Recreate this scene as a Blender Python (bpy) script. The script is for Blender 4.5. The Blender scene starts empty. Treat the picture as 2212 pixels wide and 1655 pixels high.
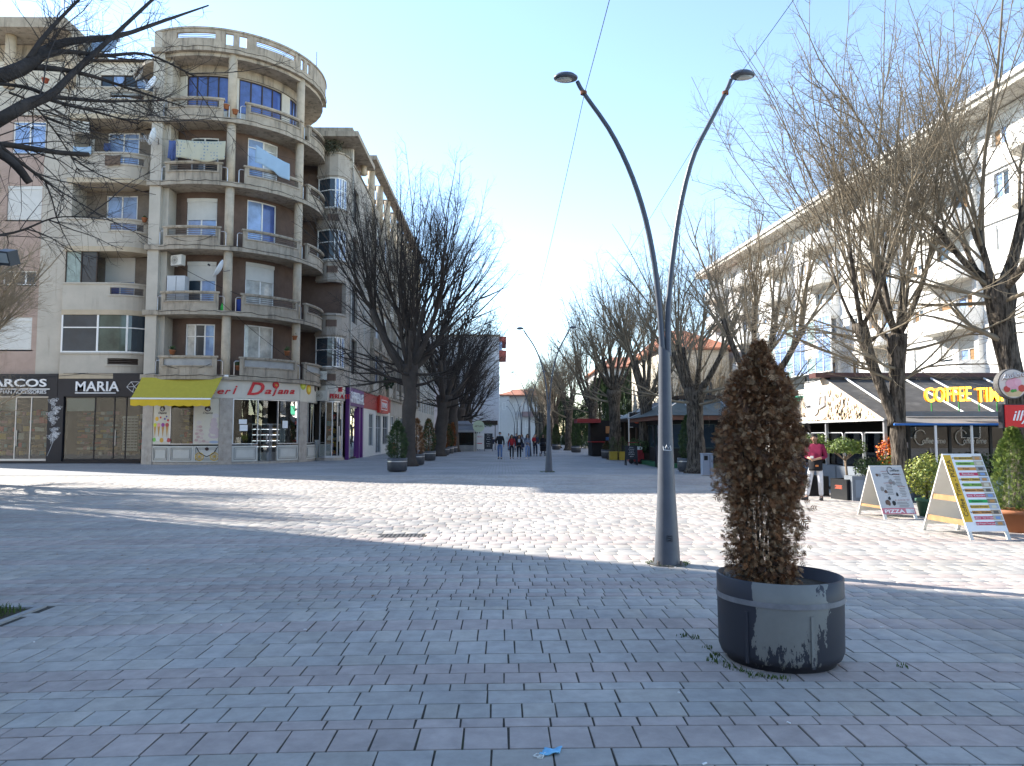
import bpy, bmesh, math, random
import numpy as np
from mathutils import Vector, Matrix
R = math.radians
scene = bpy.context.scene
COL = scene.collection
# ------------------------------------------------------------------ camera
CAMZ = 1.68
FP = 1616.0                       # focal length in units of a 2212 px wide frame
PITCH, YAW = R(3.91), R(0.745)
cam_d = bpy.data.cameras.new('camera'); cam = bpy.data.objects.new('camera', cam_d); COL.objects.link(cam)
cam.location = (0, 0, CAMZ); cam.rotation_euler = (R(90) + PITCH, 0, -YAW)
cam_d.sensor_width = 36; cam_d.lens = 36 * FP / 2212; cam_d.clip_start = 0.05; cam_d.clip_end = 2000
scene.camera = cam
# ------------------------------------------------------------------ sun + sky + exposure
SUN_EL, SUN_AZ = R(31), R(-60)    # azimuth measured from the street axis, negative = towards -X
w = bpy.data.worlds.new('World'); scene.world = w; w.use_nodes = True
wn = w.node_tree.nodes; sky = wn.new('ShaderNodeTexSky'); sky.sky_type = 'NISHITA'; sky.sun_disc = False
sky.sun_elevation = SUN_EL; sky.sun_rotation = SUN_AZ; sky.air_density = 1.0; sky.dust_density = 0.12; sky.ozone_density = 1.3
w.node_tree.links.new(sky.outputs[0], wn['Background'].inputs[0]); wn['Background'].inputs[1].default_value = 0.15
sun_d = bpy.data.lights.new('sun', 'SUN'); sun_d.energy = 5.0; sun_d.angle = R(0.5); sun_d.color = (1.0, 0.95, 0.87)
sun = bpy.data.objects.new('sun', sun_d); COL.objects.link(sun)
sdir = Vector((math.sin(SUN_AZ) * math.cos(SUN_EL), math.cos(SUN_AZ) * math.cos(SUN_EL), math.sin(SUN_EL)))
sun.rotation_euler = sdir.to_track_quat('Z', 'Y').to_euler(); sun.location = (-30, 30, 60)
scene.view_settings.view_transform = 'Standard'; scene.view_settings.look = 'None'
scene.view_settings.gamma = 1.0; scene.view_settings.use_curve_mapping = False
scene.view_settings.exposure = 1.5
scene.cycles.max_bounces = 6; scene.cycles.transparent_max_bounces = 12
scene.cycles.use_denoising = True
# ------------------------------------------------------------------ measuring helpers
CF = Vector((math.sin(YAW) * math.cos(PITCH), math.cos(YAW) * math.cos(PITCH), math.sin(PITCH)))
CR = Vector((math.cos(YAW), -math.sin(YAW), 0)); CU = CR.cross(CF)
def ray(x, y): return CF * FP + CR * (x - 1106.0) + CU * (827.5 - y)
def at(x, y, Y=None, z=None):
    d = ray(x, y)
    t = (Y / d.y) if Y is not None else (z - CAMZ) / d.z
    return Vector((d.x * t, d.y * t, CAMZ + d.z * t))
def gp(x, y): return at(x, y, z=0.0)
def proj(p):
    q = Vector(p) - Vector((0, 0, CAMZ)); f = q.dot(CF)
    return 1106 + FP * q.dot(CR) / f, 827.5 - FP * q.dot(CU) / f
# ------------------------------------------------------------------ materials
MATS = {}
def mat(name, c, rough=0.8, spec=0.3, var=0.12, scale=2.0, bump=0.0, bscale=30.0, metal=0.0, dirt=None, dscale=(1.2, 1.2, 0.12), dmin=0.5, dmax=0.72, coat=0.0, attr=None, emit=0.0, objcol=False, bdist=0.02, transl=0.0, bmap=None, macro=0.0):
    if name in MATS: return MATS[name]
    m = bpy.data.materials.new(name); m.use_nodes = True; nt = m.node_tree; N = nt.nodes; L = nt.links
    b = N['Principled BSDF']; b.inputs['Roughness'].default_value = rough; b.inputs['Metallic'].default_value = metal
    b.inputs['Specular IOR Level'].default_value = spec
    if coat: b.inputs['Coat Weight'].default_value = coat; b.inputs['Coat Roughness'].default_value = 0.03
    tc = N.new('ShaderNodeTexCoord')
    base = None
    if attr: a = N.new('ShaderNodeAttribute'); a.attribute_name = attr; base = a.outputs['Color']
    if objcol: a = N.new('ShaderNodeObjectInfo'); base = a.outputs['Color']
    if var or base:
        n1 = N.new('ShaderNodeTexNoise'); n1.inputs['Scale'].default_value = scale; n1.inputs['Detail'].default_value = 6; n1.inputs['Roughness'].default_value = 0.65
        L.new(tc.outputs['Object'], n1.inputs['Vector'])
        mr = N.new('ShaderNodeMapRange'); mr.inputs['From Min'].default_value = 0.3; mr.inputs['From Max'].default_value = 0.7
        mr.inputs['To Min'].default_value = 1 - var; mr.inputs['To Max'].default_value = 1 + var
        L.new(n1.outputs['Fac'], mr.inputs['Value'])
        mx = N.new('ShaderNodeMix'); mx.data_type = 'RGBA'; mx.blend_type = 'MULTIPLY'; mx.inputs['Factor'].default_value = 1
        if base: L.new(base, mx.inputs[6])
        else: mx.inputs[6].default_value = (*c, 1)
        L.new(mr.outputs['Result'], mx.inputs[7]); out = mx.outputs[2]
        if dirt:
            mp = N.new('ShaderNodeMapping'); mp.inputs['Scale'].default_value = dscale; L.new(tc.outputs['Object'], mp.inputs['Vector'])
            n2 = N.new('ShaderNodeTexNoise'); n2.inputs['Scale'].default_value = 1.6; n2.inputs['Detail'].default_value = 8; n2.inputs['Roughness'].default_value = 0.7
            L.new(mp.outputs['Vector'], n2.inputs['Vector'])
            r2 = N.new('ShaderNodeMapRange'); r2.inputs['From Min'].default_value = dmin; r2.inputs['From Max'].default_value = dmax; L.new(n2.outputs['Fac'], r2.inputs['Value'])
            m2 = N.new('ShaderNodeMix'); m2.data_type = 'RGBA'; L.new(r2.outputs['Result'], m2.inputs['Factor']); L.new(out, m2.inputs[6]); m2.inputs[7].default_value = (*dirt, 1); out = m2.outputs[2]
        if macro:
            n4 = N.new('ShaderNodeTexNoise'); n4.inputs['Scale'].default_value = 0.55; n4.inputs['Detail'].default_value = 9; n4.inputs['Roughness'].default_value = 0.62; L.new(tc.outputs['Object'], n4.inputs['Vector'])
            m4 = N.new('ShaderNodeMapRange'); m4.inputs['From Min'].default_value = .33; m4.inputs['From Max'].default_value = .62; m4.inputs['To Min'].default_value = 1 - macro; m4.inputs['To Max'].default_value = 1 + macro * .4; L.new(n4.outputs['Fac'], m4.inputs['Value'])
            m5 = N.new('ShaderNodeMix'); m5.data_type = 'RGBA'; m5.blend_type = 'MULTIPLY'; m5.inputs['Factor'].default_value = 1; L.new(out, m5.inputs[6]); L.new(m4.outputs['Result'], m5.inputs[7]); out = m5.outputs[2]
        L.new(out, b.inputs['Base Color'])
        if emit: L.new(out, b.inputs['Emission Color']); b.inputs['Emission Strength'].default_value = emit
    else:
        b.inputs['Base Color'].default_value = (*c, 1)
        if emit: b.inputs['Emission Color'].default_value = (*c, 1); b.inputs['Emission Strength'].default_value = emit
    if bump:
        nb = N.new('ShaderNodeTexNoise'); nb.inputs['Scale'].default_value = bscale; nb.inputs['Detail'].default_value = 5; L.new(tc.outputs['Object'], nb.inputs['Vector'])
        if bmap: mpb = N.new('ShaderNodeMapping'); mpb.inputs['Scale'].default_value = bmap; L.new(tc.outputs['Object'], mpb.inputs['Vector']); L.new(mpb.outputs['Vector'], nb.inputs['Vector'])
        bp = N.new('ShaderNodeBump'); bp.inputs['Strength'].default_value = bump; bp.inputs['Distance'].default_value = bdist
        L.new(nb.outputs['Fac'], bp.inputs['Height']); L.new(bp.outputs['Normal'], b.inputs['Normal'])
    if transl:
        t = N.new('ShaderNodeBsdfTranslucent'); t.inputs['Color'].default_value = (*c, 1)
        ms = N.new('ShaderNodeMixShader'); ms.inputs[0].default_value = transl
        L.new(b.outputs[0], ms.inputs[1]); L.new(t.outputs[0], ms.inputs[2]); L.new(ms.outputs[0], N['Material Output'].inputs[0])
    MATS[name] = m; return m
def clear_glass(name, tint=(1, 1, 1), refl=0.05, gain=1.6):
    if name in MATS: return MATS[name]
    m = bpy.data.materials.new(name); m.use_nodes = True; nt = m.node_tree; N = nt.nodes; L = nt.links; N.remove(N['Principled BSDF'])
    t = N.new('ShaderNodeBsdfTransparent'); t.inputs[0].default_value = (*tint, 1)
    g = N.new('ShaderNodeBsdfGlossy'); g.inputs['Roughness'].default_value = 0.01
    f = N.new('ShaderNodeFresnel'); f.inputs['IOR'].default_value = 1.5
    mu = N.new('ShaderNodeMath'); mu.operation = 'MULTIPLY_ADD'; mu.inputs[1].default_value = gain; mu.inputs[2].default_value = refl; mu.use_clamp = True
    L.new(f.outputs[0], mu.inputs[0]); ms = N.new('ShaderNodeMixShader'); L.new(mu.outputs[0], ms.inputs[0]); L.new(t.outputs[0], ms.inputs[1]); L.new(g.outputs[0], ms.inputs[2])
    L.new(ms.outputs[0], N['Material Output'].inputs[0]); MATS[name] = m; return m
def flat(name, c, rough=0.6, **k): return mat(name, c, rough=rough, var=k.pop('var', 0.05), scale=k.pop('scale', 8), **k)
# ------------------------------------------------------------------ mesh helpers
def Wm(o):
    a = o.matrix_parent_inverse @ o.matrix_basis
    return Wm(o.parent) @ a if o.parent else o.matrix_basis.copy()
def link(name, me, m=None, parent=None, smooth=False):
    o = bpy.data.objects.new(name, me); COL.objects.link(o)
    if m is not None and not me.materials: me.materials.append(m)
    if smooth: me.polygons.foreach_set('use_smooth', [True] * len(me.polygons))
    if parent is not None: o.parent = parent; o.matrix_parent_inverse = Wm(parent).inverted()
    return o
class Path:
    """A facade seen from above: a list of ground points; u runs along it, d outwards (towards the viewer's side), z up."""
    def __init__(s, pts):
        s.p = [Vector((p[0], p[1])) for p in pts]; s.c = [0.0]
        for a, b in zip(s.p, s.p[1:]): s.c.append(s.c[-1] + (b - a).length)
        nn = []
        for a, b in zip(s.p, s.p[1:]): t = (b - a).normalized(); nn.append(Vector((t.y, -t.x)))
        s.n = [nn[0]] + [((a + b) / max(0.5, 1 + a.dot(b))) for a, b in zip(nn, nn[1:])] + [nn[-1]]
        s.L = s.c[-1]
    def P(s, u, d, z):
        c = s.c; i = 0; m = len(c) - 2; lo, hi = 0, m
        while lo < hi:
            mid = (lo + hi + 1) // 2
            if c[mid] <= u: lo = mid
            else: hi = mid - 1
        i = lo; f = (u - c[i]) / (c[i + 1] - c[i])
        q = s.p[i].lerp(s.p[i + 1], f); n = s.n[i].lerp(s.n[i + 1], f)
        return Vector((q.x + n.x * d, q.y + n.y * d, z))
    def us(s, a, b): return [a] + [c for c in s.c[1:-1] if a + 1e-4 < c < b - 1e-4] + [b]
    def u(s, x, y=500, d=0.0):
        z = 8.0
        for _ in range(5):
            best = None; lo, hi = 0.0, s.L
            n = 60; pv = None
            for k in range(n + 1):
                uu = s.L * k / n; xx = proj(s.P(uu, d, z))[0]
                if pv is not None and (pv[1] - x) * (xx - x) <= 0: lo, hi = pv[0], uu; break
                pv = (uu, xx)
            else:
                x0 = proj(s.P(0, d, z))[0]; x1 = proj(s.P(s.L, d, z))[0]
                lo = hi = 0.0 if abs(x0 - x) < abs(x1 - x) else s.L
            for _ in range(25):
                mid = (lo + hi) / 2
                if (proj(s.P(lo, d, z))[0] - x) * (proj(s.P(mid, d, z))[0] - x) <= 0: hi = mid
                else: lo = mid
            q = s.P(lo, d, z); r = ray(x, y); t = math.hypot(q.x, q.y) / math.hypot(r.x, r.y); z = CAMZ + r.z * t
        s.lastz = z; return lo
    def uz(s, x, y, d=0.0): u = s.u(x, y, d); return u, s.lastz
    def off(s, d, a=0, b=None): b = s.L if b is None else b; return Path([s.P(u, d, 0).xy for u in s.us(a, b)])
def line(x0, y0, x1, y1): return Path([(x0, y0), (x1, y1)])
class MB:
    def __init__(s): s.v = []; s.f = []
    def add(s, vs, fs): o = len(s.v); s.v += [tuple(v) for v in vs]; s.f += [tuple(i + o for i in f) for f in fs]; return s
    def box(s, x0, y0, z0, x1, y1, z1):
        return s.add([(x0, y0, z0), (x1, y0, z0), (x1, y1, z0), (x0, y1, z0), (x0, y0, z1), (x1, y0, z1), (x1, y1, z1), (x0, y1, z1)],
                     [(0, 3, 2, 1), (4, 5, 6, 7), (0, 1, 5, 4), (1, 2, 6, 5), (2, 3, 7, 6), (3, 0, 4, 7)])
    def sbox(s, S, u0, u1, d0, d1, z0, z1, z0b=None, z1b=None):
        us = S.us(u0, u1); vs = []; n = len(us)
        for k, u in enumerate(us):
            f = k / (n - 1); a = z0 if z0b is None else z0 + (z0b - z0) * f; b = z1 if z1b is None else z1 + (z1b - z1) * f
            vs += [S.P(u, d1, a), S.P(u, d0, a), S.P(u, d0, b), S.P(u, d1, b)]
        fs = [(0, 1, 2, 3), (4 * n - 1, 4 * n - 2, 4 * n - 3, 4 * n - 4)]
        for k in range(n - 1):
            i = 4 * k; j = i + 4
            for q in range(4): r = (q + 1) % 4; fs.append((i + q, i + r, j + r, j + q)[::-1])
        return s.add(vs, fs)
    def obox(s, c, hx, hy, hz, M=None):
        M = M or Matrix.Identity(3); c = Vector(c); vs = []
        for z in (-hz, hz):
            for x, y in ((-hx, -hy), (hx, -hy), (hx, hy), (-hx, hy)): vs.append(c + M @ Vector((x, y, z)))
        return s.add(vs, [(0, 3, 2, 1), (4, 5, 6, 7), (0, 1, 5, 4), (1, 2, 6, 5), (2, 3, 7, 6), (3, 0, 4, 7)])
    def bar(s, a, b, wd, h=None):
        a = Vector(a); b = Vector(b); d = b - a
        q = d.to_track_quat('Z', 'Y').to_matrix(); return s.obox((a + b) / 2, wd / 2, (h or wd) / 2, d.length / 2, q)
    def tube(s, pts, rad, n=8, cap=True):
        pts = [Vector(p) for p in pts]; m = len(pts)
        if not hasattr(rad, '__len__'): rad = [rad] * m
        t0 = (pts[1] - pts[0]).normalized(); ref = Vector((0, 0, 1)) if abs(t0.z) < 0.9 else Vector((1, 0, 0))
        x = t0.cross(ref).normalized(); vs = []
        cs = [(math.cos(2 * math.pi * k / n), math.sin(2 * math.pi * k / n)) for k in range(n)]
        for i in range(m):
            t = (pts[min(i + 1, m - 1)] - pts[max(i - 1, 0)]).normalized()
            x = (x - t * x.dot(t)); x = x.normalized() if x.length > 1e-6 else t.orthogonal().normalized(); y = t.cross(x)
            for c, q in cs: vs.append(pts[i] + (x * c + y * q) * rad[i])
        fs = []
        for i in range(m - 1):
            a = i * n; b = a + n
            for k in range(n): l = (k + 1) % n; fs.append((a + k, a + l, b + l, b + k))
        if cap: fs.append(tuple(range(n))[::-1]); fs.append(tuple(range((m - 1) * n, m * n)))
        return s.add(vs, fs)
    def lathe(s, prof, c=(0, 0, 0), n=24, sx=1.0, sy=1.0):
        vs = []; m = len(prof)
        for r, z in prof:
            for k in range(n): a = 2 * math.pi * k / n; vs.append((c[0] + r * math.cos(a) * sx, c[1] + r * math.sin(a) * sy, c[2] + z))
        fs = [(i * n + k, i * n + (k + 1) % n, (i + 1) * n + (k + 1) % n, (i + 1) * n + k) for i in range(m - 1) for k in range(n)]
        if prof[0][0] > 1e-4: fs.append(tuple(range(n))[::-1])
        if prof[-1][0] > 1e-4: fs.append(tuple(range((m - 1) * n, m * n)))
        return s.add(vs, fs)
    def prism(s, poly, o, ex, ey, depth):
        """polygon (2D) in the plane of ex, ey at o, thickened by the vector depth"""
        o = Vector(o); ex = Vector(ex); ey = Vector(ey); depth = Vector(depth); n = len(poly)
        a = [o + ex * p[0] + ey * p[1] for p in poly]; b = [p + depth for p in a]
        return s.add(a + b, [tuple(range(n))[::-1], tuple(range(n, 2 * n))] + [(k, (k + 1) % n, n + (k + 1) % n, n + k) for k in range(n)])
    def quad(s, a, b, c, d): return s.add([a, b, c, d], [(0, 1, 2, 3)])
    def build(s, name, m=None, parent=None, smooth=False, org=None):
        me = bpy.data.meshes.new(name); v = s.v
        if org is not None: v = [(p[0] - org[0], p[1] - org[1], p[2] - org[2]) for p in v]
        me.from_pydata(v, [], s.f); me.update()
        o = link(name, me, m, parent, smooth)
        if org is not None: o.location = org
        return o
def np_mesh(name, V, F, attr=None, an='tint'):
    V = np.asarray(V, np.float32); F = np.asarray(F, np.int32); me = bpy.data.meshes.new(name)
    me.vertices.add(len(V)); me.vertices.foreach_set('co', V.ravel()); k = F.shape[1]
    me.loops.add(F.size); me.loops.foreach_set('vertex_index', F.ravel()); me.polygons.add(len(F))
    me.polygons.foreach_set('loop_start', np.arange(0, F.size, k, dtype=np.int32)); me.polygons.foreach_set('loop_total', np.full(len(F), k, np.int32))
    me.update(calc_edges=True)
    if attr is not None:
        a = me.attributes.new(an, 'FLOAT_COLOR', 'POINT'); c = np.ones((len(V), 4), np.float32); c[:, :3] = attr; a.data.foreach_set('color', c.ravel())
    return me
def scatter(V, F, T, cols=None):
    """copies of a small mesh under 4x4 transforms T (n,4,4)"""
    V = np.c_[np.asarray(V, np.float32), np.ones(len(V), np.float32)]; F = np.asarray(F, np.int64); n = len(T)
    VV = np.einsum('nij,kj->nki', T, V)[:, :, :3].reshape(-1, 3); FF = (F[None] + (np.arange(n) * len(V))[:, None, None]).reshape(-1, F.shape[1])
    C = None if cols is None else np.repeat(np.asarray(cols, np.float32), len(V), 0)
    return VV, FF, C
def thing(name, label, cat, loc=(0, 0, 0), group=None, rz=0.0):
    o = bpy.data.objects.new(name, None); COL.objects.link(o); o.location = loc; o.rotation_euler = (0, 0, rz); o.empty_display_size = 0.2
    tag(o, label, cat, group); return o
def tag(o, label=None, cat=None, group=None, kind=None):
    for k, v in (('label', label), ('category', cat), ('group', group), ('kind', kind)):
        if v: o[k] = v
    return o
KIDS = {}
def copy_tree(o, loc=None, rz=None, scale=None, parent=None, label=None):
    c = o.copy(); COL.objects.link(c)
    if parent is not None: c.parent = parent; c.matrix_parent_inverse = o.matrix_parent_inverse
    if loc is not None: c.location = loc
    if rz is not None: c.rotation_euler = (0, 0, rz)
    if scale is not None: c.scale = scale if hasattr(scale, '__len__') else (scale,) * 3
    if label: c['label'] = label
    for ch in list(o.children): copy_tree(ch, parent=c)
    return c
_txt = {}
def text(s, org, ex, ey, h, m, parent, name='lettering', ext=0.01, bold=0.0, shear=0.0, width=None, align='CENTER', spacing=1.0):
    """raised letters: org = middle (or left end) of the baseline, ex along, ey up; h = capital height"""
    cu = bpy.data.curves.new('letters', 'FONT'); cu.body = s; cu.align_x = align; cu.extrude = ext / h * 0.7; cu.offset = bold; cu.shear = shear; cu.resolution_u = 3; cu.space_character = spacing
    o = bpy.data.objects.new('letters', cu); COL.objects.link(o); dg = bpy.context.evaluated_depsgraph_get(); dg.update()
    me = bpy.data.meshes.new_from_object(o.evaluated_get(dg)); bpy.data.objects.remove(o); bpy.data.curves.remove(cu)
    ex = Vector(ex).normalized(); ey = Vector(ey).normalized(); ez = ex.cross(ey); k = h / 0.7; kx = k
    if width and len(me.vertices):
        xs = [v.co.x for v in me.vertices]; kx = width / max(1e-6, max(xs) - min(xs))
    M = Matrix(((ex.x * kx, ey.x * k, ez.x * k, org[0]), (ex.y * kx, ey.y * k, ez.y * k, org[1]), (ex.z * kx, ey.z * k, ez.z * k, org[2]), (0, 0, 0, 1)))
    me.transform(M); me.name = name; me.materials.clear()
    return link(name, me, m, parent)
# ================================================================== GROUND
rg = random.Random(7)
def wavy(X):
    c = max(-3.6, min(3.6, X)); return 0.02 * c - 0.008 * c * c + (X - c) * (0.02 - 0.016 * c) * 0.6
def ground_mat():
    m = bpy.data.materials.new('far_paving'); m.use_nodes = True; nt = m.node_tree; N = nt.nodes; L = nt.links; b = N['Principled BSDF']; b.inputs['Roughness'].default_value = 0.8
    tc = N.new('ShaderNodeTexCoord'); br = N.new('ShaderNodeTexBrick'); br.inputs['Scale'].default_value = 1.0; br.inputs['Brick Width'].default_value = 0.3; br.inputs['Row Height'].default_value = 0.2
    br.inputs['Mortar Size'].default_value = 0.008; br.inputs['Color1'].default_value = (.25, .25, .255, 1); br.inputs['Color2'].default_value = (.31, .30, .295, 1); br.inputs['Mortar'].default_value = (.09, .085, .075, 1)
    L.new(tc.outputs['Object'], br.inputs['Vector']); n = N.new('ShaderNodeTexNoise'); n.inputs['Scale'].default_value = 0.35; n.inputs['Detail'].default_value = 7; L.new(tc.outputs['Object'], n.inputs['Vector'])
    mr = N.new('ShaderNodeMapRange'); mr.inputs['From Min'].default_value = .3; mr.inputs['From Max'].default_value = .7; mr.inputs['To Min'].default_value = .8; mr.inputs['To Max'].default_value = 1.15; L.new(n.outputs['Fac'], mr.inputs['Value'])
    mx = N.new('ShaderNodeMix'); mx.data_type = 'RGBA'; mx.blend_type = 'MULTIPLY'; mx.inputs['Factor'].default_value = 1; L.new(br.outputs['Color'], mx.inputs[6]); L.new(mr.outputs['Result'], mx.inputs[7]); L.new(mx.outputs[2], b.inputs['Base Color'])
    return m
gr = MB().quad((-500, -120, -.03), (500, -120, -.03), (500, 900, -.03), (-500, 900, -.03)).build('ground', ground_mat()); tag(gr, kind='structure')
pave = thing('pavement', None, None, (0, 10, 0)); tag(pave, kind='structure')
bed_m = mat('joint_soil', (.055, .048, .038), .95, var=.35, scale=14, dirt=(.05, .06, .02), dscale=(1, 1, 1), dmin=.55, dmax=.7)
YF = 31.0
MB().quad((-6, 1, -.008), (6, 1, -.008), (.72 * YF + 3, YF, -.008), (-.72 * YF - 3, YF, -.008)).build('joint_bed', bed_m, pave)
m_ps = mat('paving_stone', (1, 1, 1), .72, .35, var=.16, scale=7, bump=.35, bscale=160, macro=.2, objcol=True, dirt=(.36, .35, .33), dscale=(9, 9, 9), dmin=.7, dmax=.76, bdist=.004)
m_pf = mat('paving_field', (1, 1, 1), .72, .35, var=.16, scale=7, bump=.3, bscale=160, macro=.2, attr='tint', dirt=(.36, .35, .33), dscale=(9, 9, 9), dmin=.7, dmax=.76, bdist=.004)
PIT = (-6.9, -4.45, 6.35, 7.5)      # tree pit: x0, x1, y0, y1
GRATE = gp(865, 1158)
stones = []; y = 2.35; k = 0
while y < YF:
    h = rg.choice([.14, .17, .2, .22, .22, .24, .24, .3, .36] if y < 14 else [.17, .22, .24, .28, .32]); lr = {.36: (.22,), .3: (.24, .32), .14: (.26, .38, .46)}.get(h, (.2, .26, .32, .42)); l = rg.choice(lr)
    red = k % 5 == 3 or rg.random() < .08; row = .96 + .08 * rg.random()
    W = .70 * y + 1.9; x = -W - rg.random() * .4
    while x < W:
        ll = l * rg.uniform(.93, 1.07)
        if rg.random() < .012: ll *= .55
        cx = x + ll / 2; yy = y + h / 2 + wavy(cx)
        if not (PIT[0] - .05 < cx < PIT[1] + .05 and PIT[2] - .02 < yy < PIT[3] + .02) and not (abs(cx - GRATE.x) < .36 and abs(yy - GRATE.y) < .25):
            g = row * rg.uniform(.93, 1.07); c = (.37 * g, .312 * g, .282 * g) if red else rg.choice([(.365, .338, .305), (.355, .332, .302), (.372, .34, .298), (.36, .337, .31)])
            if not red: c = tuple(q * g for q in c)
            stones.append((x, x + ll, y, y + h, c))
        x += ll
    y += h; k += 1
def stone_geo(s):
    x0, x1, y0, y1, c = s; g = .0055; j = lambda: rg.uniform(-.0025, .0025); dz = rg.uniform(-.0012, .0012)
    P = [(x0 + g + j(), y0 + g + .001 + j()), (x1 - g + j(), y0 + g + .001 + j()), (x1 - g + j(), y1 - g - .001 + j()), (x0 + g + j(), y1 - g - .001 + j())]; q = .0035; I = [(1, 1), (-1, 1), (-1, -1), (1, -1)]
    V = [(a + q * i[0], b + q * i[1] + wavy(a), dz + rg.uniform(-.0007, .0007)) for (a, b), i in zip(P, I)] + [(a, b + wavy(a), dz - .002) for a, b in P] + [(a, b + wavy(a), -.03) for a, b in P]
    F = [(0, 1, 2, 3)] + [(4 + k, 4 + (k + 1) % 4, (k + 1) % 4, k) for k in range(4)] + [(8 + k, 8 + (k + 1) % 4, 4 + (k + 1) % 4, 4 + k) for k in range(4)]
    return V, F
def seen(s):
    x, yv = (s[0] + s[1]) / 2, s[2]
    if yv < 2.5: return 0
    px, py = proj((x, yv + wavy(x), 0)); return -20 < px < 2232 and py < 1680
order = sorted(range(len(stones)), key=lambda i: (0 if seen(stones[i]) else 1, math.hypot((stones[i][0] + stones[i][1]) / 2, stones[i][2]) - 2 * (stones[i][3] - stones[i][2])))
near = set(order[:300]); V = []; F = []; Cc = []
for i, s in enumerate(stones):
    v, f = stone_geo(s)
    if i in near:
        me = bpy.data.meshes.new('paving_stone'); me.from_pydata(v, [], f); o = link('paving_stone', me, m_ps, pave); o.color = (*s[4], 1)
    else: b0 = len(V); V += v; F += [tuple(b0 + q for q in ff) for ff in f]; Cc += [s[4]] * len(v)
o = link('paving_field', np_mesh('paving_field', V, F, np.array(Cc)), m_pf, pave); tag(o, kind='stuff')
# tree pit with its kerb
m_kerb = mat('kerb_stone', (.30, .29, .28), .85, var=.2, scale=9, bump=.3)
soil = mat('soil', (.06, .045, .03), .95, var=.4, scale=12, bump=.8, bscale=25)
x0, x1, y0, y1 = PIT
pit = thing('tree_pit', 'grassy square tree pit edged with pale kerb stones', 'tree pit', (-5.7, 6.9, 0)); t = .07
MB().box(x0, y0, -.03, x1, y0 + t, .012).build('kerb', m_kerb, pit); MB().box(x0, y1 - t, -.03, x1, y1, .012).build('kerb', m_kerb, pit); MB().box(x1 - t, y0 + t, -.03, x1, y1 - t, .012).build('kerb', m_kerb, pit)
MB().quad((x0, y0 + t, -.004), (x1 - t, y0 + t, -.004), (x1 - t, y1 - t, -.004), (x0, y1 - t, -.004)).build('earth', soil, pit)
m_grass = mat('grass_blade', (.07, .11, .025), .7, var=.35, scale=3, transl=.25)
def blades(name, spots, n, rad, h, parent=None, seed=1, m=None, wd=.004):
    r = random.Random(seed); b = MB()
    for (sx, sy) in spots:
        for _ in range(n):
            a = r.uniform(0, 6.28); q = rad * math.sqrt(r.random()); x, y = sx + q * math.cos(a), sy + q * math.sin(a); a2 = r.uniform(0, 6.28); hh = h * r.uniform(.4, 1.1); le = hh * r.uniform(.2, .9)
            dx, dy = math.cos(a2), math.sin(a2); ww = wd * r.uniform(.7, 1.5)
            b.add([(x - dy * ww, y + dx * ww, -.015), (x + dy * ww, y - dx * ww, -.015), (x + dx * le * .4 + dy * ww * .7, y + dy * le * .4 - dx * ww * .7, hh * .65), (x + dx * le * .4 - dy * ww * .7, y + dy * le * .4 + dx * ww * .7, hh * .65), (x + dx * le, y + dy * le, hh)], [(0, 1, 2, 3), (3, 2, 4)])
    o = b.build(name, m or m_grass, parent)
    if parent is None: tag(o, kind='stuff')
    return o
tag(blades('grass', [(x1 - .15 - rg.random() * 1.8, y0 + .12 + rg.random() * (y1 - y0 - .24)) for _ in range(260)], 8, .1, .07, pit, 3), kind='stuff')
# drain grate
gx, gy = GRATE.x, GRATE.y
dg_ = thing('drain_grate', 'rectangular iron drain grate set in the sunlit paving', 'drain', (gx, gy, 0))
m_iron = mat('cast_iron', (.10, .095, .09), .6, var=.3, scale=20)
b = MB(); b.box(gx - .35, gy - .24, -.03, gx + .35, gy - .2, 0.001); b.box(gx - .35, gy + .2, -.03, gx + .35, gy + .24, 0.001); b.box(gx - .35, gy - .2, -.03, gx - .31, gy + .2, .001); b.box(gx + .31, gy - .2, -.03, gx + .35, gy + .2, .001); b.build('frame', m_iron, dg_)
for k in range(9): MB().box(gx - .29 + k * .068, gy - .2, -.028, gx - .255 + k * .068, gy + .2, -.001).build('slat', m_iron, dg_)
for yy in (-.07, .07): MB().box(gx - .31, gy + yy - .012, -.0285, gx + .31, gy + yy + .012, -.004).build('cross_bar', m_iron, dg_)
MB().quad((gx - .33, gy - .22, -.007), (gx + .33, gy - .22, -.007), (gx + .33, gy + .22, -.007), (gx - .33, gy + .22, -.007)).build('sump', flat('dark_void', (.01, .01, .01)), dg_)
# face mask
mc = gp(1182, 1628); mk = thing('face_mask', 'crumpled light blue disposable face mask lying on the paving', 'face mask', (mc.x, mc.y, 0))
m_mask = mat('mask_cloth', (.22, .5, .72), .8, var=.12, scale=60); m_cord = flat('white_cord', (.7, .7, .66))
b = MB(); nx, ny = 10, 7; ang = R(40); vs = []
for j in range(ny):
    for i in range(nx):
        u = (i / (nx - 1) - .5) * .1; v = (j / (ny - 1) - .5) * .062; zz = .012 + .008 * math.sin(j * 1.9) + .006 * math.cos(i * .8 + j) + (.012 if j == ny - 1 else 0)
        vs.append((mc.x + .02 + u * math.cos(.2) - v * math.sin(-.5) * 1.0, mc.y + v * 1.1 + u * .18, max(.003, zz)))
b.add(vs, [(j * nx + i, j * nx + i + 1, (j + 1) * nx + i + 1, (j + 1) * nx + i) for j in range(ny - 1) for i in range(nx - 1)])
o = b.build('fabric', m_mask, mk, True); sm = o.modifiers.new('thick', 'SOLIDIFY'); sm.thickness = .003
b = MB(); fx = [(-.03, -.03), (-.055, -.022), (-.075, -.04), (-.07, -.055), (-.04, -.052), (-.02, -.04)]
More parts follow.
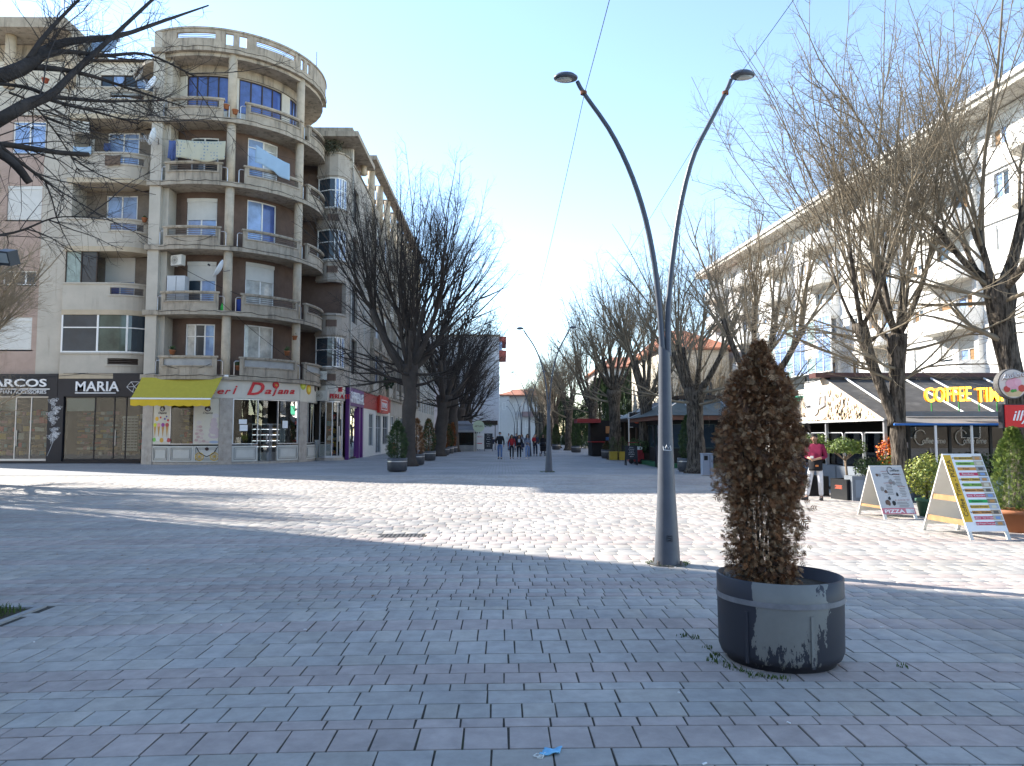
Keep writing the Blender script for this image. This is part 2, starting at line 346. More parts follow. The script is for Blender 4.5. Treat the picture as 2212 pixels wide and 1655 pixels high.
b.tube([(mc.x + p, mc.y + q, .006 + .004 * (k % 2)) for k, (p, q) in enumerate(fx)], .0025, 6); b.build('ear_loop', m_cord, mk)
b = MB(); b.tube([(mc.x - .01, mc.y - .02, .014), (mc.x - .045, mc.y - .046, .008), (mc.x - .055, mc.y - .062, .004), (mc.x - .03, mc.y - .066, .004), (mc.x - .02, mc.y - .045, .01)], .0025, 6); b.build('ear_loop', m_cord, mk)
# small litter and weeds in the joints
pl = (2.1, 5.72)
spots = [(pl[0] + .5 * math.cos(a), pl[1] + .5 * math.sin(a)) for a in np.linspace(3.0, 4.4, 9)] + [(2.16 + .24 * math.cos(a), 9.85 + .24 * math.sin(a)) for a in np.linspace(0, 6.28, 16)] + [(1.62, 6.0), (1.6, 6.3), (1.75, 5.3), (1.55, 5.65), (2.9, 5.5), (1.5, 6.35)]
spots += [gp(1182, 1019).xy + Vector((.3 * math.cos(a), .3 * math.sin(a))) for a in np.linspace(0, 6, 9)]
blades('weeds', spots, 16, .05, .028, None, 5, wd=.005)
# ================================================================== BUILDING KIT
m_conc = mat('weathered_concrete', (.36, .31, .245), .9, .2, var=.22, scale=1.6, bump=.35, bscale=22, dirt=(.10, .085, .07), dscale=(1.8, 1.8, .2), dmin=.5, dmax=.72)
m_beige = mat('beige_render', (.46, .42, .355), .9, .2, var=.1, scale=.9, bump=.2, bscale=40, dirt=(.26, .22, .18), dscale=(1.5, 1.5, .12), dmin=.58, dmax=.8)
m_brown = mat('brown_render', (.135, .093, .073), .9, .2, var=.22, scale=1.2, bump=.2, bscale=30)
m_cream = mat('cream_render', (.62, .58, .5), .85, .2, var=.07, scale=1.5)
m_pink = mat('pinkish_render', (.40, .30, .25), .9, .2, var=.12, scale=1.2, dirt=(.2, .14, .11), dscale=(1.5, 1.5, .12), dmin=.6, dmax=.8)
m_col = mat('column_plaster', (.47, .39, .29), .85, .2, var=.15, scale=2.5, dirt=(.25, .2, .15), dscale=(2, 2, .3), dmin=.58, dmax=.75)
m_tan = mat('tan_trim', (.47, .39, .28), .85, .2, var=.1)
m_white = mat('white_plastic', (.8, .8, .78), .4, .4, var=.04)
m_shut = mat('roller_shutter', (.62, .62, .59), .5, .4, var=.05)
m_dk = flat('dark_wood_frame', (.045, .03, .022), .5)
m_glass = mat('window_glass', (.03, .045, .06), .03, .6, var=.3, scale=.7)
m_gcurt_sky = mat('sky_blue_curtain_glass', (.22, .33, .56), .35, .4, var=.35, scale=1.1, coat=1.0)  # curtained panes, with the blue of reflected sky painted into the base colour
m_gblue = mat('blue_curtained_glass', (.04, .08, .27), .35, .4, var=.4, scale=1.6, coat=1.0)
m_glace = mat('lace_curtained_glass', (.45, .45, .42), .35, .4, var=.4, scale=2.0, coat=1.0)
m_rod = mat('rusty_rod', (.16, .13, .11), .6, var=.3, scale=9)
m_black = mat('black_panel', (.016, .016, .022), .45, .4, var=.15)
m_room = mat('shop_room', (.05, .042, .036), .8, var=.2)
m_sglass = clear_glass('shop_glass', (.72, .76, .75), .03, 1.1)
m_wsign = flat('white_letters', (.8, .8, .8), .4)
m_red = flat('red_plastic', (.55, .02, .03), .35)
m_cable = flat('black_cable', (.02, .02, .02), .6)
m_ston = mat('stone_cladding', (.40, .35, .30), .6, .3, var=.2, scale=3, dirt=(.26, .2, .16), dscale=(2, 2, 1), dmin=.55, dmax=.75)
m_led = mat('shelf_led', (.85, .92, 1.0), .5, var=0, emit=1.6)
m_alu = mat('brushed_steel', (.55, .55, .56), .35, .5, var=.06, metal=.7)
def wall(S, u0, u1, d0, d1, z0, z1, holes, name, m, parent):
    us = sorted(set([u0, u1] + [h[0] for h in holes] + [h[1] for h in holes])); zs = sorted(set([z0, z1] + [h[2] for h in holes] + [h[3] for h in holes])); b = MB()
    us = [q for q in us if u0 <= q <= u1]; zs = [q for q in zs if z0 <= q <= z1]
    for za, zb in zip(zs, zs[1:]):
        st = None
        for ua, ub in zip(us, us[1:]):
            cu, cz = (ua + ub) / 2, (za + zb) / 2; hole = any(h[0] < cu < h[1] and h[2] < cz < h[3] for h in holes)
            if not hole and st is None: st = ua
            if hole and st is not None: b.sbox(S, st, ua, d0, d1, za, zb); st = None
        if st is not None: b.sbox(S, st, us[-1], d0, d1, za, zb)
    return b.build(name, m, parent)
def window(S, ua, ub, za, zb, parent, d=0.0, cols=2, trans=0.0, shut=0.0, pane=None, fm=None, fw=.07, name='window', sill=False, cuts=None, shbox=True):
    """frame mesh (a part) > panes and roller shutter (sub-parts); trans = height of a top row of small panes, shut = closed share"""
    fm = fm or m_white; pane = pane or m_glass; b = MB(); t = .09
    b.sbox(S, ua, ub, d - t, d, za, za + fw); b.sbox(S, ua, ub, d - t, d, zb - fw, zb); b.sbox(S, ua, ua + fw, d - t, d, za + fw, zb - fw); b.sbox(S, ub - fw, ub, d - t, d, za + fw, zb - fw)
    cuts = cuts or [ua + (ub - ua) * k / cols for k in range(1, cols)]
    zt = zb - fw - trans
    for c in cuts: b.sbox(S, c - fw * .6, c + fw * .6, d - t, d + .004, za + fw, zb - fw)
    if trans: b.sbox(S, ua + fw, ub - fw, d - t, d - .004, zt - fw * .7, zt)
    if sill: b.sbox(S, ua - .1, ub + .1, d - .05, d + .1, za - .08, za - .002)
    f = b.build(name, fm, parent); e = [ua + fw] + cuts + [ub - fw]
    for k, (p, q) in enumerate(zip(e, e[1:])):
        g = .02; pm = pane[k % len(pane)] if isinstance(pane, (list, tuple)) else pane
        for lo, hi in ([(za + fw, zt - fw * .7), (zt, zb - fw)] if trans else [(za + fw, zb - fw)]): MB().sbox(S, p + (g if k else 0), q - (g if k < len(e) - 2 else 0), d - t * .7, d - t * .45, lo, hi).build('pane', pm, f)
    if shut:
        zs = zb - (zb - za) * shut; b = MB(); top = zb - (.22 if shbox else 0)
        if shbox: b.sbox(S, ua + .01, ub - .01, d - .02, d + .07, top, zb + .01)
        n = max(3, int((top - zs) / .075)); h = (top - zs) / n
        for k in range(n): b.sbox(S, ua + .03, ub - .03, d + .006, d + .028, zs + k * h + .006, zs + (k + 1) * h - .004); b.sbox(S, ua + .03, ub - .03, d + .004, d + .016, zs + k * h - .004, zs + k * h + .006)
        b.build('shutter', m_shut, f)
    return f
def spath_tube(S, ua, ub, d, z, r, n=6, sag=0.0, k=None):
    k = k or max(3, int((ub - ua) / .35)); return [S.P(ua + (ub - ua) * i / k, d, z - sag * 4 * (i / k) * (1 - i / k)) for i in range(k + 1)]
def balcony(S, ua, ub, z0, parent, h=1.07, slot=(.52, .92), m=None, rods=3, pipes=(True, True), d=0.0, closed=False):
    m = m or m_conc; b = MB(); p = .26
    b.sbox(S, ua, ub, d - .13, d, z0, z0 + slot[0]); b.sbox(S, ua, ua + p, d - .13, d, z0 + slot[0], z0 + slot[1]); b.sbox(S, ub - p, ub, d - .13, d, z0 + slot[0], z0 + slot[1])
    b.sbox(S, ua, ub, d - .13, d, z0 + slot[1], z0 + h - .1); b.sbox(S, ua - .06, ub + .06, d - .2, d + .07, z0 + h - .1, z0 + h); b.sbox(S, ua + p * .6, ub - p * .6, d, d + .06, z0 + slot[0] - .07, z0 + slot[0])
    b.sbox(S, ua + p * .6, ub - p * .6, d, d + .025, z0 + slot[1] + .0, z0 + slot[1] + .05); b.sbox(S, ua + p * .6, ua + p, d, d + .025, z0 + slot[0], z0 + slot[1]); b.sbox(S, ub - p, ub - p * .6, d, d + .025, z0 + slot[0], z0 + slot[1])
    o = b.build('balcony_wall', m, parent)
    if closed: MB().sbox(S, ua + p, ub - p, d - .11, d - .07, z0 + slot[0], z0 + slot[1]).build('infill_panel', m_gpan, o)
    for k in range(rods):
        zz = z0 + slot[0] + (slot[1] - slot[0]) * (k + .7) / (rods + .4); MB().tube(spath_tube(S, ua + p, ub - p, d - .05, zz, .015), .018, 5).build('railing_bar', m_rod, o)
    for s, on in zip((-1, 1), pipes):
        if on:
            u = ua if s < 0 else ub; pts = [S.P(u + s * .02, d - .08, z0 + .82), S.P(u + s * .22, d - .08, z0 + .82), S.P(u + s * .3, d - .08, z0 + .74), S.P(u + s * .3, d - .08, z0)]
            MB().tube(pts, .024, 6).build('pipe_rail', m_alu, o)
    return o
m_gpan = mat('grey_panel', (.34, .34, .33), .6, var=.15)
def goods(S, u0, u1, d0, d1, z0, z1, parent, seed=0, rows=5, dens=7, shelf=m_room, pal=None):
    """shop interior shelf with small mixed goods"""
    r = random.Random(seed); b = MB(); g = {}
    for k in range(rows): z = z0 + (z1 - z0) * k / rows; b.sbox(S, u0, u1, d0, d1, z - .03, z)
    b.build('shelf', shelf, parent)
    pal = pal or [('good_red', (.7, .05, .05)), ('good_white', (.8, .78, .72)), ('good_tan', (.5, .3, .14)), ('good_dark', (.03, .03, .035)), ('good_night', (.015, .015, .02)), ('good_teal', (.05, .32, .4)), ('good_gold', (.7, .45, .06)), ('good_pink', (.7, .3, .36))]
    for k in range(rows):
        z = z0 + (z1 - z0) * k / rows; hmax = (z1 - z0) / rows - .08; u = u0 + .05
        while u < u1 - .1:
            ww = r.uniform(.1, .38); h = hmax * r.uniform(.3, .95); c = r.choice(pal); g.setdefault(c[0], (MB(), c[1]))[0].sbox(S, u, min(u1 - .02, u + ww), d0 + .05, d1 - r.uniform(0, .1), z, z + h); u += ww + r.uniform(.01, .07)
    for nme, (bb, c) in g.items(): o = bb.build('merchandise', flat(nme, c, .5), parent); tag(o, kind='stuff')
def ac_unit(pos, face, parent=None, label=None, sc=1.0):
    """air conditioner outdoor unit: pos = centre of back-bottom edge, face = outward normal"""
    f = Vector((face[0], face[1], 0)).normalized(); s = Vector((-f.y, f.x, 0)); p = Vector(pos); M3 = Matrix((s, f, Vector((0, 0, 1)))).transposed()
    t = thing('ac_unit', label, 'air conditioner', p); w_, d_, h_ = .82 * sc, .3 * sc, .58 * sc
    MB().obox(p + f * (.08 + d_ / 2) + Vector((0, 0, h_ / 2)), w_ / 2, d_ / 2, h_ / 2, M3).build('casing', mat('ac_casing', (.52, .5, .44), .5, var=.12), t)
    b = MB(); c = p + f * (.082 + d_) + Vector((0, 0, h_ / 2)) - s * w_ * .13
    for rr in (.09, .16, .23): b.tube([c + s * rr * sc * math.cos(a) + Vector((0, 0, rr * sc * math.sin(a))) for a in np.linspace(0, 6.283, 17)], .008, 4, False)
    for a in np.linspace(0, 3.14, 7): q = s * .23 * sc * math.cos(a) + Vector((0, 0, .23 * sc * math.sin(a))); b.tube([c - q, c + q], .005, 4)
    b.build('fan_grille', m_cable, t); b = MB()
    for sg in (-1, 1): b.bar(p + s * sg * .28 * sc, p + s * sg * .28 * sc + f * .42, .035); b.bar(p + s * sg * .28 * sc + f * .02, p + s * sg * .28 * sc + f * .02 + Vector((0, 0, .3)), .035)
    b.build('bracket', m_alu, t); return t
def dish(pos, aim, r, label, wallpt, m=None):
    a = Vector(aim).normalized(); p = Vector(pos); q = a.to_track_quat('Z', 'Y').to_matrix(); t = thing('satellite_dish', label, 'satellite dish', wallpt); b = MB(); n = 24; vs = []; fs = []
    for i in range(6):
        rr = r * i / 5
        for k in range(n): an = 6.2832 * k / n; vs.append(p + q @ Vector((rr * math.cos(an) * .94, rr * math.sin(an), .32 * rr * rr / r)))
    fs = [(i * n + k, i * n + (k + 1) % n, (i + 1) * n + (k + 1) % n, (i + 1) * n + k) for i in range(5) for k in range(n)]
    b.add(vs, fs); o = b.build('reflector', m or mat('dish_white', (.72, .74, .76), .5, var=.08), t, True); sm = o.modifiers.new('t', 'SOLIDIFY'); sm.thickness = .02
    foot = p + q @ Vector((0, -r * .95, .3 * r)); tip = p + a * r * 1.25 + q @ Vector((0, -r * .15, 0)); MB().tube([foot, tip], .014, 5).build('feed_arm', m_alu, t); MB().obox(tip, .05, .05, .07, q).build('feed_horn', m_cable, t)
    MB().tube([p - a * .05, p - a * .2, Vector(wallpt)], .025, 6).build('mount', m_rod, t); return t
def cloth(c, ex, ey, wd, ht, name, label, m, seed=0, fold=.05, cat='laundry', group='washing hung out to dry on the balconies', sagx=.06):
    """hanging washing: c = middle of the top edge"""
    r = random.Random(seed); c = Vector(c); ex = Vector(ex).normalized(); ey = Vector(ey).normalized(); nn = ex.cross(ey); nx, nz = 18, 9; ph = r.uniform(0, 6); vs = []
    for j in range(nz):
        for i in range(nx):
            u = i / (nx - 1) - .5; v = j / (nz - 1); vs.append(c + ex * u * wd * (1 - .05 * v * math.sin(ph)) - ey * (v * ht * (1 + .07 * math.sin(u * 7 + ph)) + sagx * (1 - 4 * u * u)) + nn * fold * (.3 + v) * math.sin(u * 17 + ph + v * 2))
    b = MB().add(vs, [(j * nx + i, j * nx + i + 1, (j + 1) * nx + i + 1, (j + 1) * nx + i) for j in range(nz - 1) for i in range(nx - 1)])
    o = b.build(name, m, None, True, org=c); sm = o.modifiers.new('t', 'SOLIDIFY'); sm.thickness = .008; tag(o, label, cat, group); return o
def flowerpot(c, r, h, label, m, group='flowerpots on the balconies', plant=None):
    t = thing('flowerpot', label, 'flowerpot', c, group); c = Vector(c)
    MB().lathe([(r * .7, 0), (r * .95, h * .82), (r * 1.08, h * .83), (r * 1.08, h), (r * .9, h), (r * .86, h * .85)], c, 14).build('pot', m, t, True)
    if plant:
        rr = random.Random(int(abs(c.x * 100)) + 3); b = MB()
        for _ in range(60):
            a = rr.uniform(0, 6.28); e = rr.uniform(.3, 1.5); l = plant * rr.uniform(.5, 1); d = Vector((math.cos(a) * math.cos(e), math.sin(a) * math.cos(e), math.sin(e))); q = c + Vector((0, 0, h)) + d * l * rr.uniform(.1, .8); s = d.orthogonal().normalized() * .03
            b.add([q - s, q + d * .05 - s * .2, q + d * .1 + s, q + s * .9], [(0, 1, 2, 3)])
        b.build('leaves', mat('pot_leaves', (.05, .09, .03), .6, var=.4), t)
    return t
# ================================================================== CORNER APARTMENT BUILDING
cb = thing('corner_apartment_building', 'five-storey grey apartment building with a rounded corner of stacked concrete balconies above shops', 'apartment building', (-17.78, 48, 0))
CX, CY = -17.78, 48.0
def circ(r, a0, a1, st=4):
    n = max(2, int((a1 - a0) / st)); return Path([(CX + r * math.cos(R(a0 + (a1 - a0) * k / n)), CY + r * math.sin(R(a0 + (a1 - a0) * k / n))) for k in range(n + 1)])
SE = circ(6.0, 236, 376); SW = circ(4.5, 226, 400); SG = circ(5.72, 236, 388)
FZ = [5.02, 8.69, 12.44, 16.19, 19.97, 24.09]
# slabs
uL = SE.u(322, 500)
for k, z in enumerate(FZ):
    MB().sbox(SE, uL, SE.L, -1.75, .02, z - .27, z).build('slab', m_conc, cb)
    b = MB(); pts = spath_tube(SE, uL + .1, SE.L - .2, .035, z - .06, .012, k=40); rr = random.Random(k); pts = [p + Vector((0, 0, rr.uniform(-.05, .05))) for p in pts]; b.tube(pts, .014, 4); b.build('cable', m_cable, cb)
# inner walls with openings and windows, floor by floor
def U(S, x, y): return S.u(x, y)
spec = {0: [(401, 464.6, 700, 3, .62, 0, [m_glace, m_glass, m_gcurt_sky], 765), (528, 592, 704, 2, 0, 0, [m_glace, m_glace], 790)],
        1: [(404, 468, 565, 2, 0, .38, [m_glass, m_gcurt_sky], 0), (531, 594, 570, 2, 0, .34, [m_glace, m_glace], 0)],
        2: [(404, 470, 428, 2, 0, .43, [m_gcurt_sky, m_gcurt_sky], 0), (534.5, 598, 437, 2, 0, 0, [m_gcurt_sky, m_gblue], 0)],
        3: [(413, 473, 297, 2, .3, 0, [m_glass, m_glass], 0), (536, 602, 305, 2, .45, 0, [m_gcurt_sky, m_glace], 0)]}
for k in range(5):
    z0, z1 = FZ[k], FZ[k + 1] - .27; hs = []; wins = []
    if k < 4:
        for (xa, xb, yt, cols, tr, sh, pn, yb) in spec[k]:
            ua, ub = U(SW, xa, yt), U(SW, xb, yt); zt = SW.uz((xa + xb) / 2, yt)[1]; zt = min(zt, z1 - .15); zb = z0 + .12
            if yb: zb = max(z0 + .12, SW.uz((xa + xb) / 2, yb)[1] - .4)
            hs.append((ua, ub, zb, zt)); wins.append((ua, ub, zb, zt, cols, tr, sh, pn))
        ua = U(SW, 637, 500); hs.append((ua, ua + .75, z0 + .12, z0 + 2.5)); wins.append((ua, ua + .75, z0 + .12, z0 + 2.5, 1, .5, 0, [m_glace]))
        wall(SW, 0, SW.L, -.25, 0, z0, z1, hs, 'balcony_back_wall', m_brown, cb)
        for (ua, ub, zb, zt, cols, tr, sh, pn) in wins: window(SW, ua, ub, zb, zt, cb, -.08, cols, tr, sh, pn)
    else:
        for xa, xb, y0_, y1_ in ((404, 496, 158, 213), (517, 610, 178, 222)):
            ua, ub = U(SW, xa, 190), U(SW, xb, 200); zt9 = min(z1 - .78, SW.uz(450, 157)[1]); hs.append((ua, ub, z0 + .95, zt9)); wins.append((ua, ub))
        ua = U(SW, 626, 250); hs.append((ua, ua + 1.6, z0 + .95, zt9)); wins.append((ua, ua + 1.6))
        wall(SW, 0, SW.L, -.25, 0, z0, z1 - .75, hs, 'penthouse_wall', m_cream, cb); MB().sbox(SW, 0, SW.L, -.25, .12, z1 - .75, z1).build('penthouse_beam', m_conc, cb)
        for ua, ub in wins: window(SW, ua, ub, z0 + .95, zt9, cb, -.06, 4, 0, 0, [m_gblue, m_gblue, m_gblue, m_gblue], m_dk, .06)
b1 = (SE.u(353, 500), SE.u(476, 500)); b2 = (SE.u(525, 510), SE.u(648, 520)); b3 = (SE.u(663, 520), SE.L - .25)
for k in range(5):
    for i, (ua, ub) in enumerate((b1, b2, b3)): balcony(SE, ua, ub, FZ[k], cb, pipes=(i < 2, i < 2), closed=(k == 0), rods=0 if k == 0 else 3)
# columns on the balcony edge
for x in (497, 656):
    u = SE.u(x, 400)
    for k in range(5):
        c = SE.P(u, -.36, 0); MB().lathe([(.27, FZ[k]), (.25, FZ[k] + 1.2), (.25, FZ[k + 1] - .27)], (c.x, c.y, 0), 20).build('column', m_col, cb, True)
# pilaster pair and side wall left of the round balconies
xa, xb = at(320, 500, Y=42.4).x, at(344, 500, Y=42.4).x
b = MB(); b.box(xa, 42.4, 4.9, xb, 45.6, 25.1); b.box(xb, 42.75, 4.9, xb + .32, 45.6, 23.82); b.build('pilaster', m_beige, cb)
for z in FZ: MB().box(xa - .12, 42.25, z - .262, xb + .1, 43.0, z + .02).build('slab_end', m_conc, cb)
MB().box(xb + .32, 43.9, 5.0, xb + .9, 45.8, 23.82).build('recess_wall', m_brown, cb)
# roof parapet with slots
z = FZ[5]; hs = []
for xa_, xb_, lo, hi in ((380, 464, .5, .82), (488, 503, .2, .88), (518, 533, .2, .88), (555, 640, .5, .82), (652, 659, .2, .88), (666, 672, .2, .88)):
    hs.append((SE.u(xa_, 90), SE.u(xb_, 120), z + lo, z + hi))
wall(SE, uL, SE.L, -.2, -.03, z, z + 1.02, hs, 'roof_parapet', m_conc, cb); MB().sbox(SE, uL, SE.L, -.26, .03, z + 1.02, z + 1.13).build('parapet_coping', m_conc, cb)
for h in (hs[0], hs[3]):
    for q in (.3, .65): MB().tube(spath_tube(SE, h[0], h[1], -.1, h[2] + (h[3] - h[2]) * q, .015), .02, 5).build('railing_bar', m_rod, cb)
MB().tube([SE.P(SE.L * .86, -.4, z), SE.P(SE.L * .86, -.4, z + 2.6)], .025, 5).build('roof_pole', m_rod, cb)
MB().lathe([(5.8, 23.6), (5.8, 23.8)], (CX, CY, 0), 40).build('roof', m_conc, cb)
MB().box(-36, 46.5, 4.0, -17.5, 60, 22.6).build('building_core', m_brown, cb); MB().lathe([(4.2, 4.5), (4.2, 23.3)], (CX, CY, 0), 24).build('stair_core', m_brown, cb)
# ------------------------------------------------------------------ wing with shops
YW = 44.5
WX = lambda x: at(x, 500, Y=YW).x
WZ = lambda y: at(200, y, Y=YW).z
X0 = -36.2; S1 = line(X0, YW, WX(322), YW); su = lambda x: WX(x) - X0
px_, mid = [], WX(258); end = WX(323)
WP = Path([(WX(148), YW - .35), (mid, YW - .35)] + [(mid + (end - mid) * math.sin(a), YW + 1.15 - 1.5 * math.cos(a)) for a in np.linspace(.2, 1.35, 7)])
bands = [(196, 251), (336, 388), (478, 535), (616, 671), (766, 808)]
for k, (yt, yb) in enumerate(bands):
    zt, zb = WZ(yt), WZ(yb); uh = WP.u(238, yt), WP.u(312, yt); h = (uh[0], uh[1], zt - .62, zt - .2) if k < 4 else (WP.u(232, yt), WP.u(300, yt), zt - .62, zt - .25)
    wall(WP, 0, WP.L, -.14, 0, zb, zt - .002, [h], 'loggia_parapet', m_beige, cb); b = MB(); b.sbox(WP, 0, WP.L, -.2, .06, zt, zt + .09); b.sbox(WP, h[0] - .1, h[1] + .1, 0, .06, h[2] - .09, h[2]); b.build('parapet_coping', m_beige, cb)
    MB().sbox(WP, 0, WP.L, -2.0, .03, zb - .3, zb - .002).build('loggia_slab', m_tan, cb)
    for q in (.2, .5, .8): MB().tube(spath_tube(WP, h[0], h[1], -.06, h[2] + (h[3] - h[2]) * q, .015), .018, 5).build('railing_bar', m_rod, cb)
# beige and pink wall strips
wins = [(18, 90, 262, 332, 2, .15, 0, m_gcurt_sky), (12, 88, 402, 476, 2, 0, .97, m_glass), (10, 82, 585, 616, 3, 0, 0, m_glass), (2, 78, 686, 756, 2, 0, .97, m_glass),
        (-85, -25, 262, 332, 2, .15, 0, m_gcurt_sky), (-85, -25, 402, 476, 2, 0, .5, m_glass), (-85, -25, 560, 616, 2, 0, 0, m_glass), (-85, -25, 686, 756, 2, 0, .97, m_glass)]
hs = [(su(a), su(b_), WZ(d_), WZ(c)) for a, b_, c, d_, *_ in wins]
wall(S1, 0, su(90), -.3, 0, WZ(808), WZ(251), hs, 'pink_wall', m_pink, cb); wall(S1, su(90), su(150), -.3, .04, WZ(808), WZ(196), [], 'plain_wall', m_beige, cb)
for (a, b_, c, d_, cols, tr, sh, pn), h in zip(wins, hs): window(S1, h[0], h[1], h[2], h[3], cb, -.1, cols, tr, sh, pn, sill=True)
MB().sbox(S1, 0, su(149), -.3, .1, WZ(251), WZ(200)).build('cornice_band', m_beige, cb)
# loggia back walls + their windows
S2 = line(X0, YW + 1.35, WX(345), YW + 1.35)
def W2(x, y): p = at(x, y, Y=YW + 1.35); return p.x - X0, p.z
lo = [(1, 234, 302, 287, 2, .28, 0, [m_gcurt_sky, m_gcurt_sky]), (2, 231, 298, 423, 2, 0, 0, [m_gcurt_sky, m_gcurt_sky]), (3, 228, 293, 556, 2, 0, .45, [m_gblue, m_gcurt_sky])]
for k, xa_, xb_, yt, cols, tr, sh, pn in lo:
    zb = WZ(bands[k][1]) + .02; zt_ = WZ(bands[k - 1][1]) - .3; ua, z2 = W2(xa_, yt); ub, _ = W2(xb_, yt); h = (ua, ub, zb + .1, z2)
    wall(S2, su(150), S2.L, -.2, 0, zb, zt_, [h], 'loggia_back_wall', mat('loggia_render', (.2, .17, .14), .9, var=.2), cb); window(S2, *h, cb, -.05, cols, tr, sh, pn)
MB().box(WX(150), YW - .2, WZ(808), WX(150) + .2, YW + 1.4, WZ(196)).build('loggia_side_wall', m_beige, cb)
# enclosed loggias: first floor glazing, second floor half glazed
zt, zb = WZ(674), WZ(764); g = [WP.u(x, 720) for x in (143, 210, 274, 312)]; g[0] = 0.0
window(WP, 0, WP.L, zb + .03, zt, cb, -.02, trans=.85, cuts=[g[1], g[2]], pane=[m_glass, mat('greenish_glass', (.06, .085, .07), .05, .5, var=.5, scale=.8), m_glass], fw=.09)
zt, zb = WZ(540), WZ(614); window(WP, .05, WP.u(208, 580), zb, zt, cb, -.1, cols=2, pane=[mat('pale_glass', (.25, .32, .30), .1, .5, var=.3), m_glass], fm=m_dk, fw=.06)
# white top floor and roof canopy
wall(S1, 0, S1.L, -.9, -.6, WZ(196), WZ(124), [(su(193), su(323), WZ(190), WZ(152))], 'attic_wall', m_cream, cb); window(S1, su(193), su(323), WZ(190), WZ(152), cb, -.66, 5, 0, 0, [m_glass, m_gcurt_sky, m_glass, m_gcurt_sky, m_glass], m_dk, .05)
b = MB(); b.sbox(S1, 0, su(150), -6, 1.3, WZ(84), WZ(63)); b.build('roof_canopy', m_conc, cb); MB().sbox(S1, 0, su(150), -1.0, -.7, WZ(124), WZ(86)).build('canopy_wall', m_conc, cb)
for x in (145, 12): c = S1.P(su(x), .3, 0); MB().lathe([(.3, WZ(196)), (.3, WZ(85))], (c.x, c.y, 0), 14).build('canopy_column', m_col, cb, True)
b = MB(); b.sbox(S1, su(170), S1.L, -6, -.35, WZ(124) + .003, WZ(121)); b.build('attic_roof', m_dk, cb)
o = flowerpot((WX(86), YW - .1, WZ(140) - 1.2), .2, .25, 'brick red window box hung on the white attic wall', flat('brick_red', (.35, .09, .05)))
# ------------------------------------------------------------------ shop fronts of the wing
zf0, zf1, zg0 = WZ(857), WZ(809), .12
SF = line(X0, YW - .25, WX(306), YW - .25); fu = lambda x: at(x, 900, Y=YW - .25).x - X0
ms = thing('shop_sign', 'black shop fascia with raised white lettering MARIA', 'shop sign', SF.P(fu(220), 0, zf0)); MB().sbox(SF, fu(136), fu(306), -.2, .12, zf0, zf1 + .05).build('fascia', m_black, ms)
bz = lambda y: at(200, y, Y=YW - .4).z
text('MARIA', SF.P(fu(210), .13, bz(845)), (1, 0, 0), (0, 0, 1), bz(824) - bz(845), m_wsign, ms, ext=.05, bold=.012, width=fu(257) - fu(163)); MB().sbox(SF, fu(163), fu(251), .12, .16, bz(850), bz(848)).build('underline', m_wsign, ms)
b = MB(); cdx = fu(287)
for p, q in (((-.35, 0), (-.1, .3)), ((-.1, .3), (.4, .3)), ((-.35, 0), (0, -.3)), ((0, -.3), (.4, -.3)), ((-.35, 0), (.1, .02)), ((.1, .02), (-.1, .3)), ((.1, .02), (0, -.3)), ((.1, .02), (.4, .3)), ((.1, .02), (.4, -.3))): b.bar(SF.P(cdx + p[0], .14, bz(836) + p[1]), SF.P(cdx + q[0], .14, bz(836) + q[1]), .035, .02)
b.build('diamond_emblem', m_wsign, ms)
ar = thing('shop_sign', 'black shop fascia with white letters RCOS above MAN ACCESSORIES', 'shop sign', SF.P(fu(30), 0, zf0)); MB().sbox(SF, 0, fu(123), -.2, .08, zf0, zf1).build('fascia', m_black, ar)
text('ARCOS', SF.P(fu(42), .09, bz(835)), (1, 0, 0), (0, 0, 1), bz(819) - bz(835), m_wsign, ar, ext=.05, bold=.02, width=fu(101) - fu(-17)); MB().sbox(SF, fu(-60), fu(107), .08, .1, bz(841.5), bz(839.5)).build('underline', m_wsign, ar)
text('& MAN ACCESSORIES', SF.P(fu(45), .09, bz(850.5)), (1, 0, 0), (0, 0, 1), bz(843) - bz(850.5), m_wsign, ar, ext=.02, width=fu(101) - fu(-9))
pn = thing('rose_panel', 'black shopfront pillar with white line drawing of roses', 'panel', SF.P(fu(120), 0, 0)); MB().sbox(SF, fu(104), fu(137), -.25, .06, .05, zf1 + .02).build('pillar', m_black, pn)
rr = random.Random(4); b = MB()
def rose(u, z, r):
    for q in (1, .72, .45, .22): b.tube([SF.P(u + r * q * (1 + .12 * math.sin(5 * a + q * 9)) * math.cos(a), .07, z + r * q * .9 * (1 + .12 * math.cos(4 * a + q * 5)) * math.sin(a)) for a in np.linspace(0, 5.6, 12)], .011, 4)
    for a in (2.6, 4.2, .3): b.tube([SF.P(u + r * math.cos(a), .07, z + r * math.sin(a)), SF.P(u + 1.8 * r * math.cos(a + .2), .07, z + 1.7 * r * math.sin(a + .2)), SF.P(u + 1.3 * r * math.cos(a + .7), .07, z + 1.3 * r * math.sin(a + .7)), SF.P(u + r * math.cos(a), .07, z + r * math.sin(a))], .011, 4)
for x, y, r_ in ((116, 868, .2), (124, 885, .2), (114, 896, .22), (118, 908, .2), (121, 930, .18), (117, 945, .22), (125, 940, .16)): rose(fu(x), bz(y), r_)
b.tube([SF.P(fu(x), .07, bz(y)) for x, y in ((107, 985), (112, 972), (118, 955), (117, 938))], .012, 4); b.tube([SF.P(fu(x), .07, bz(y)) for x, y in ((116, 872), (121, 880), (124, 890))], .012, 4); b.build('rose_drawing', m_wsign, pn)
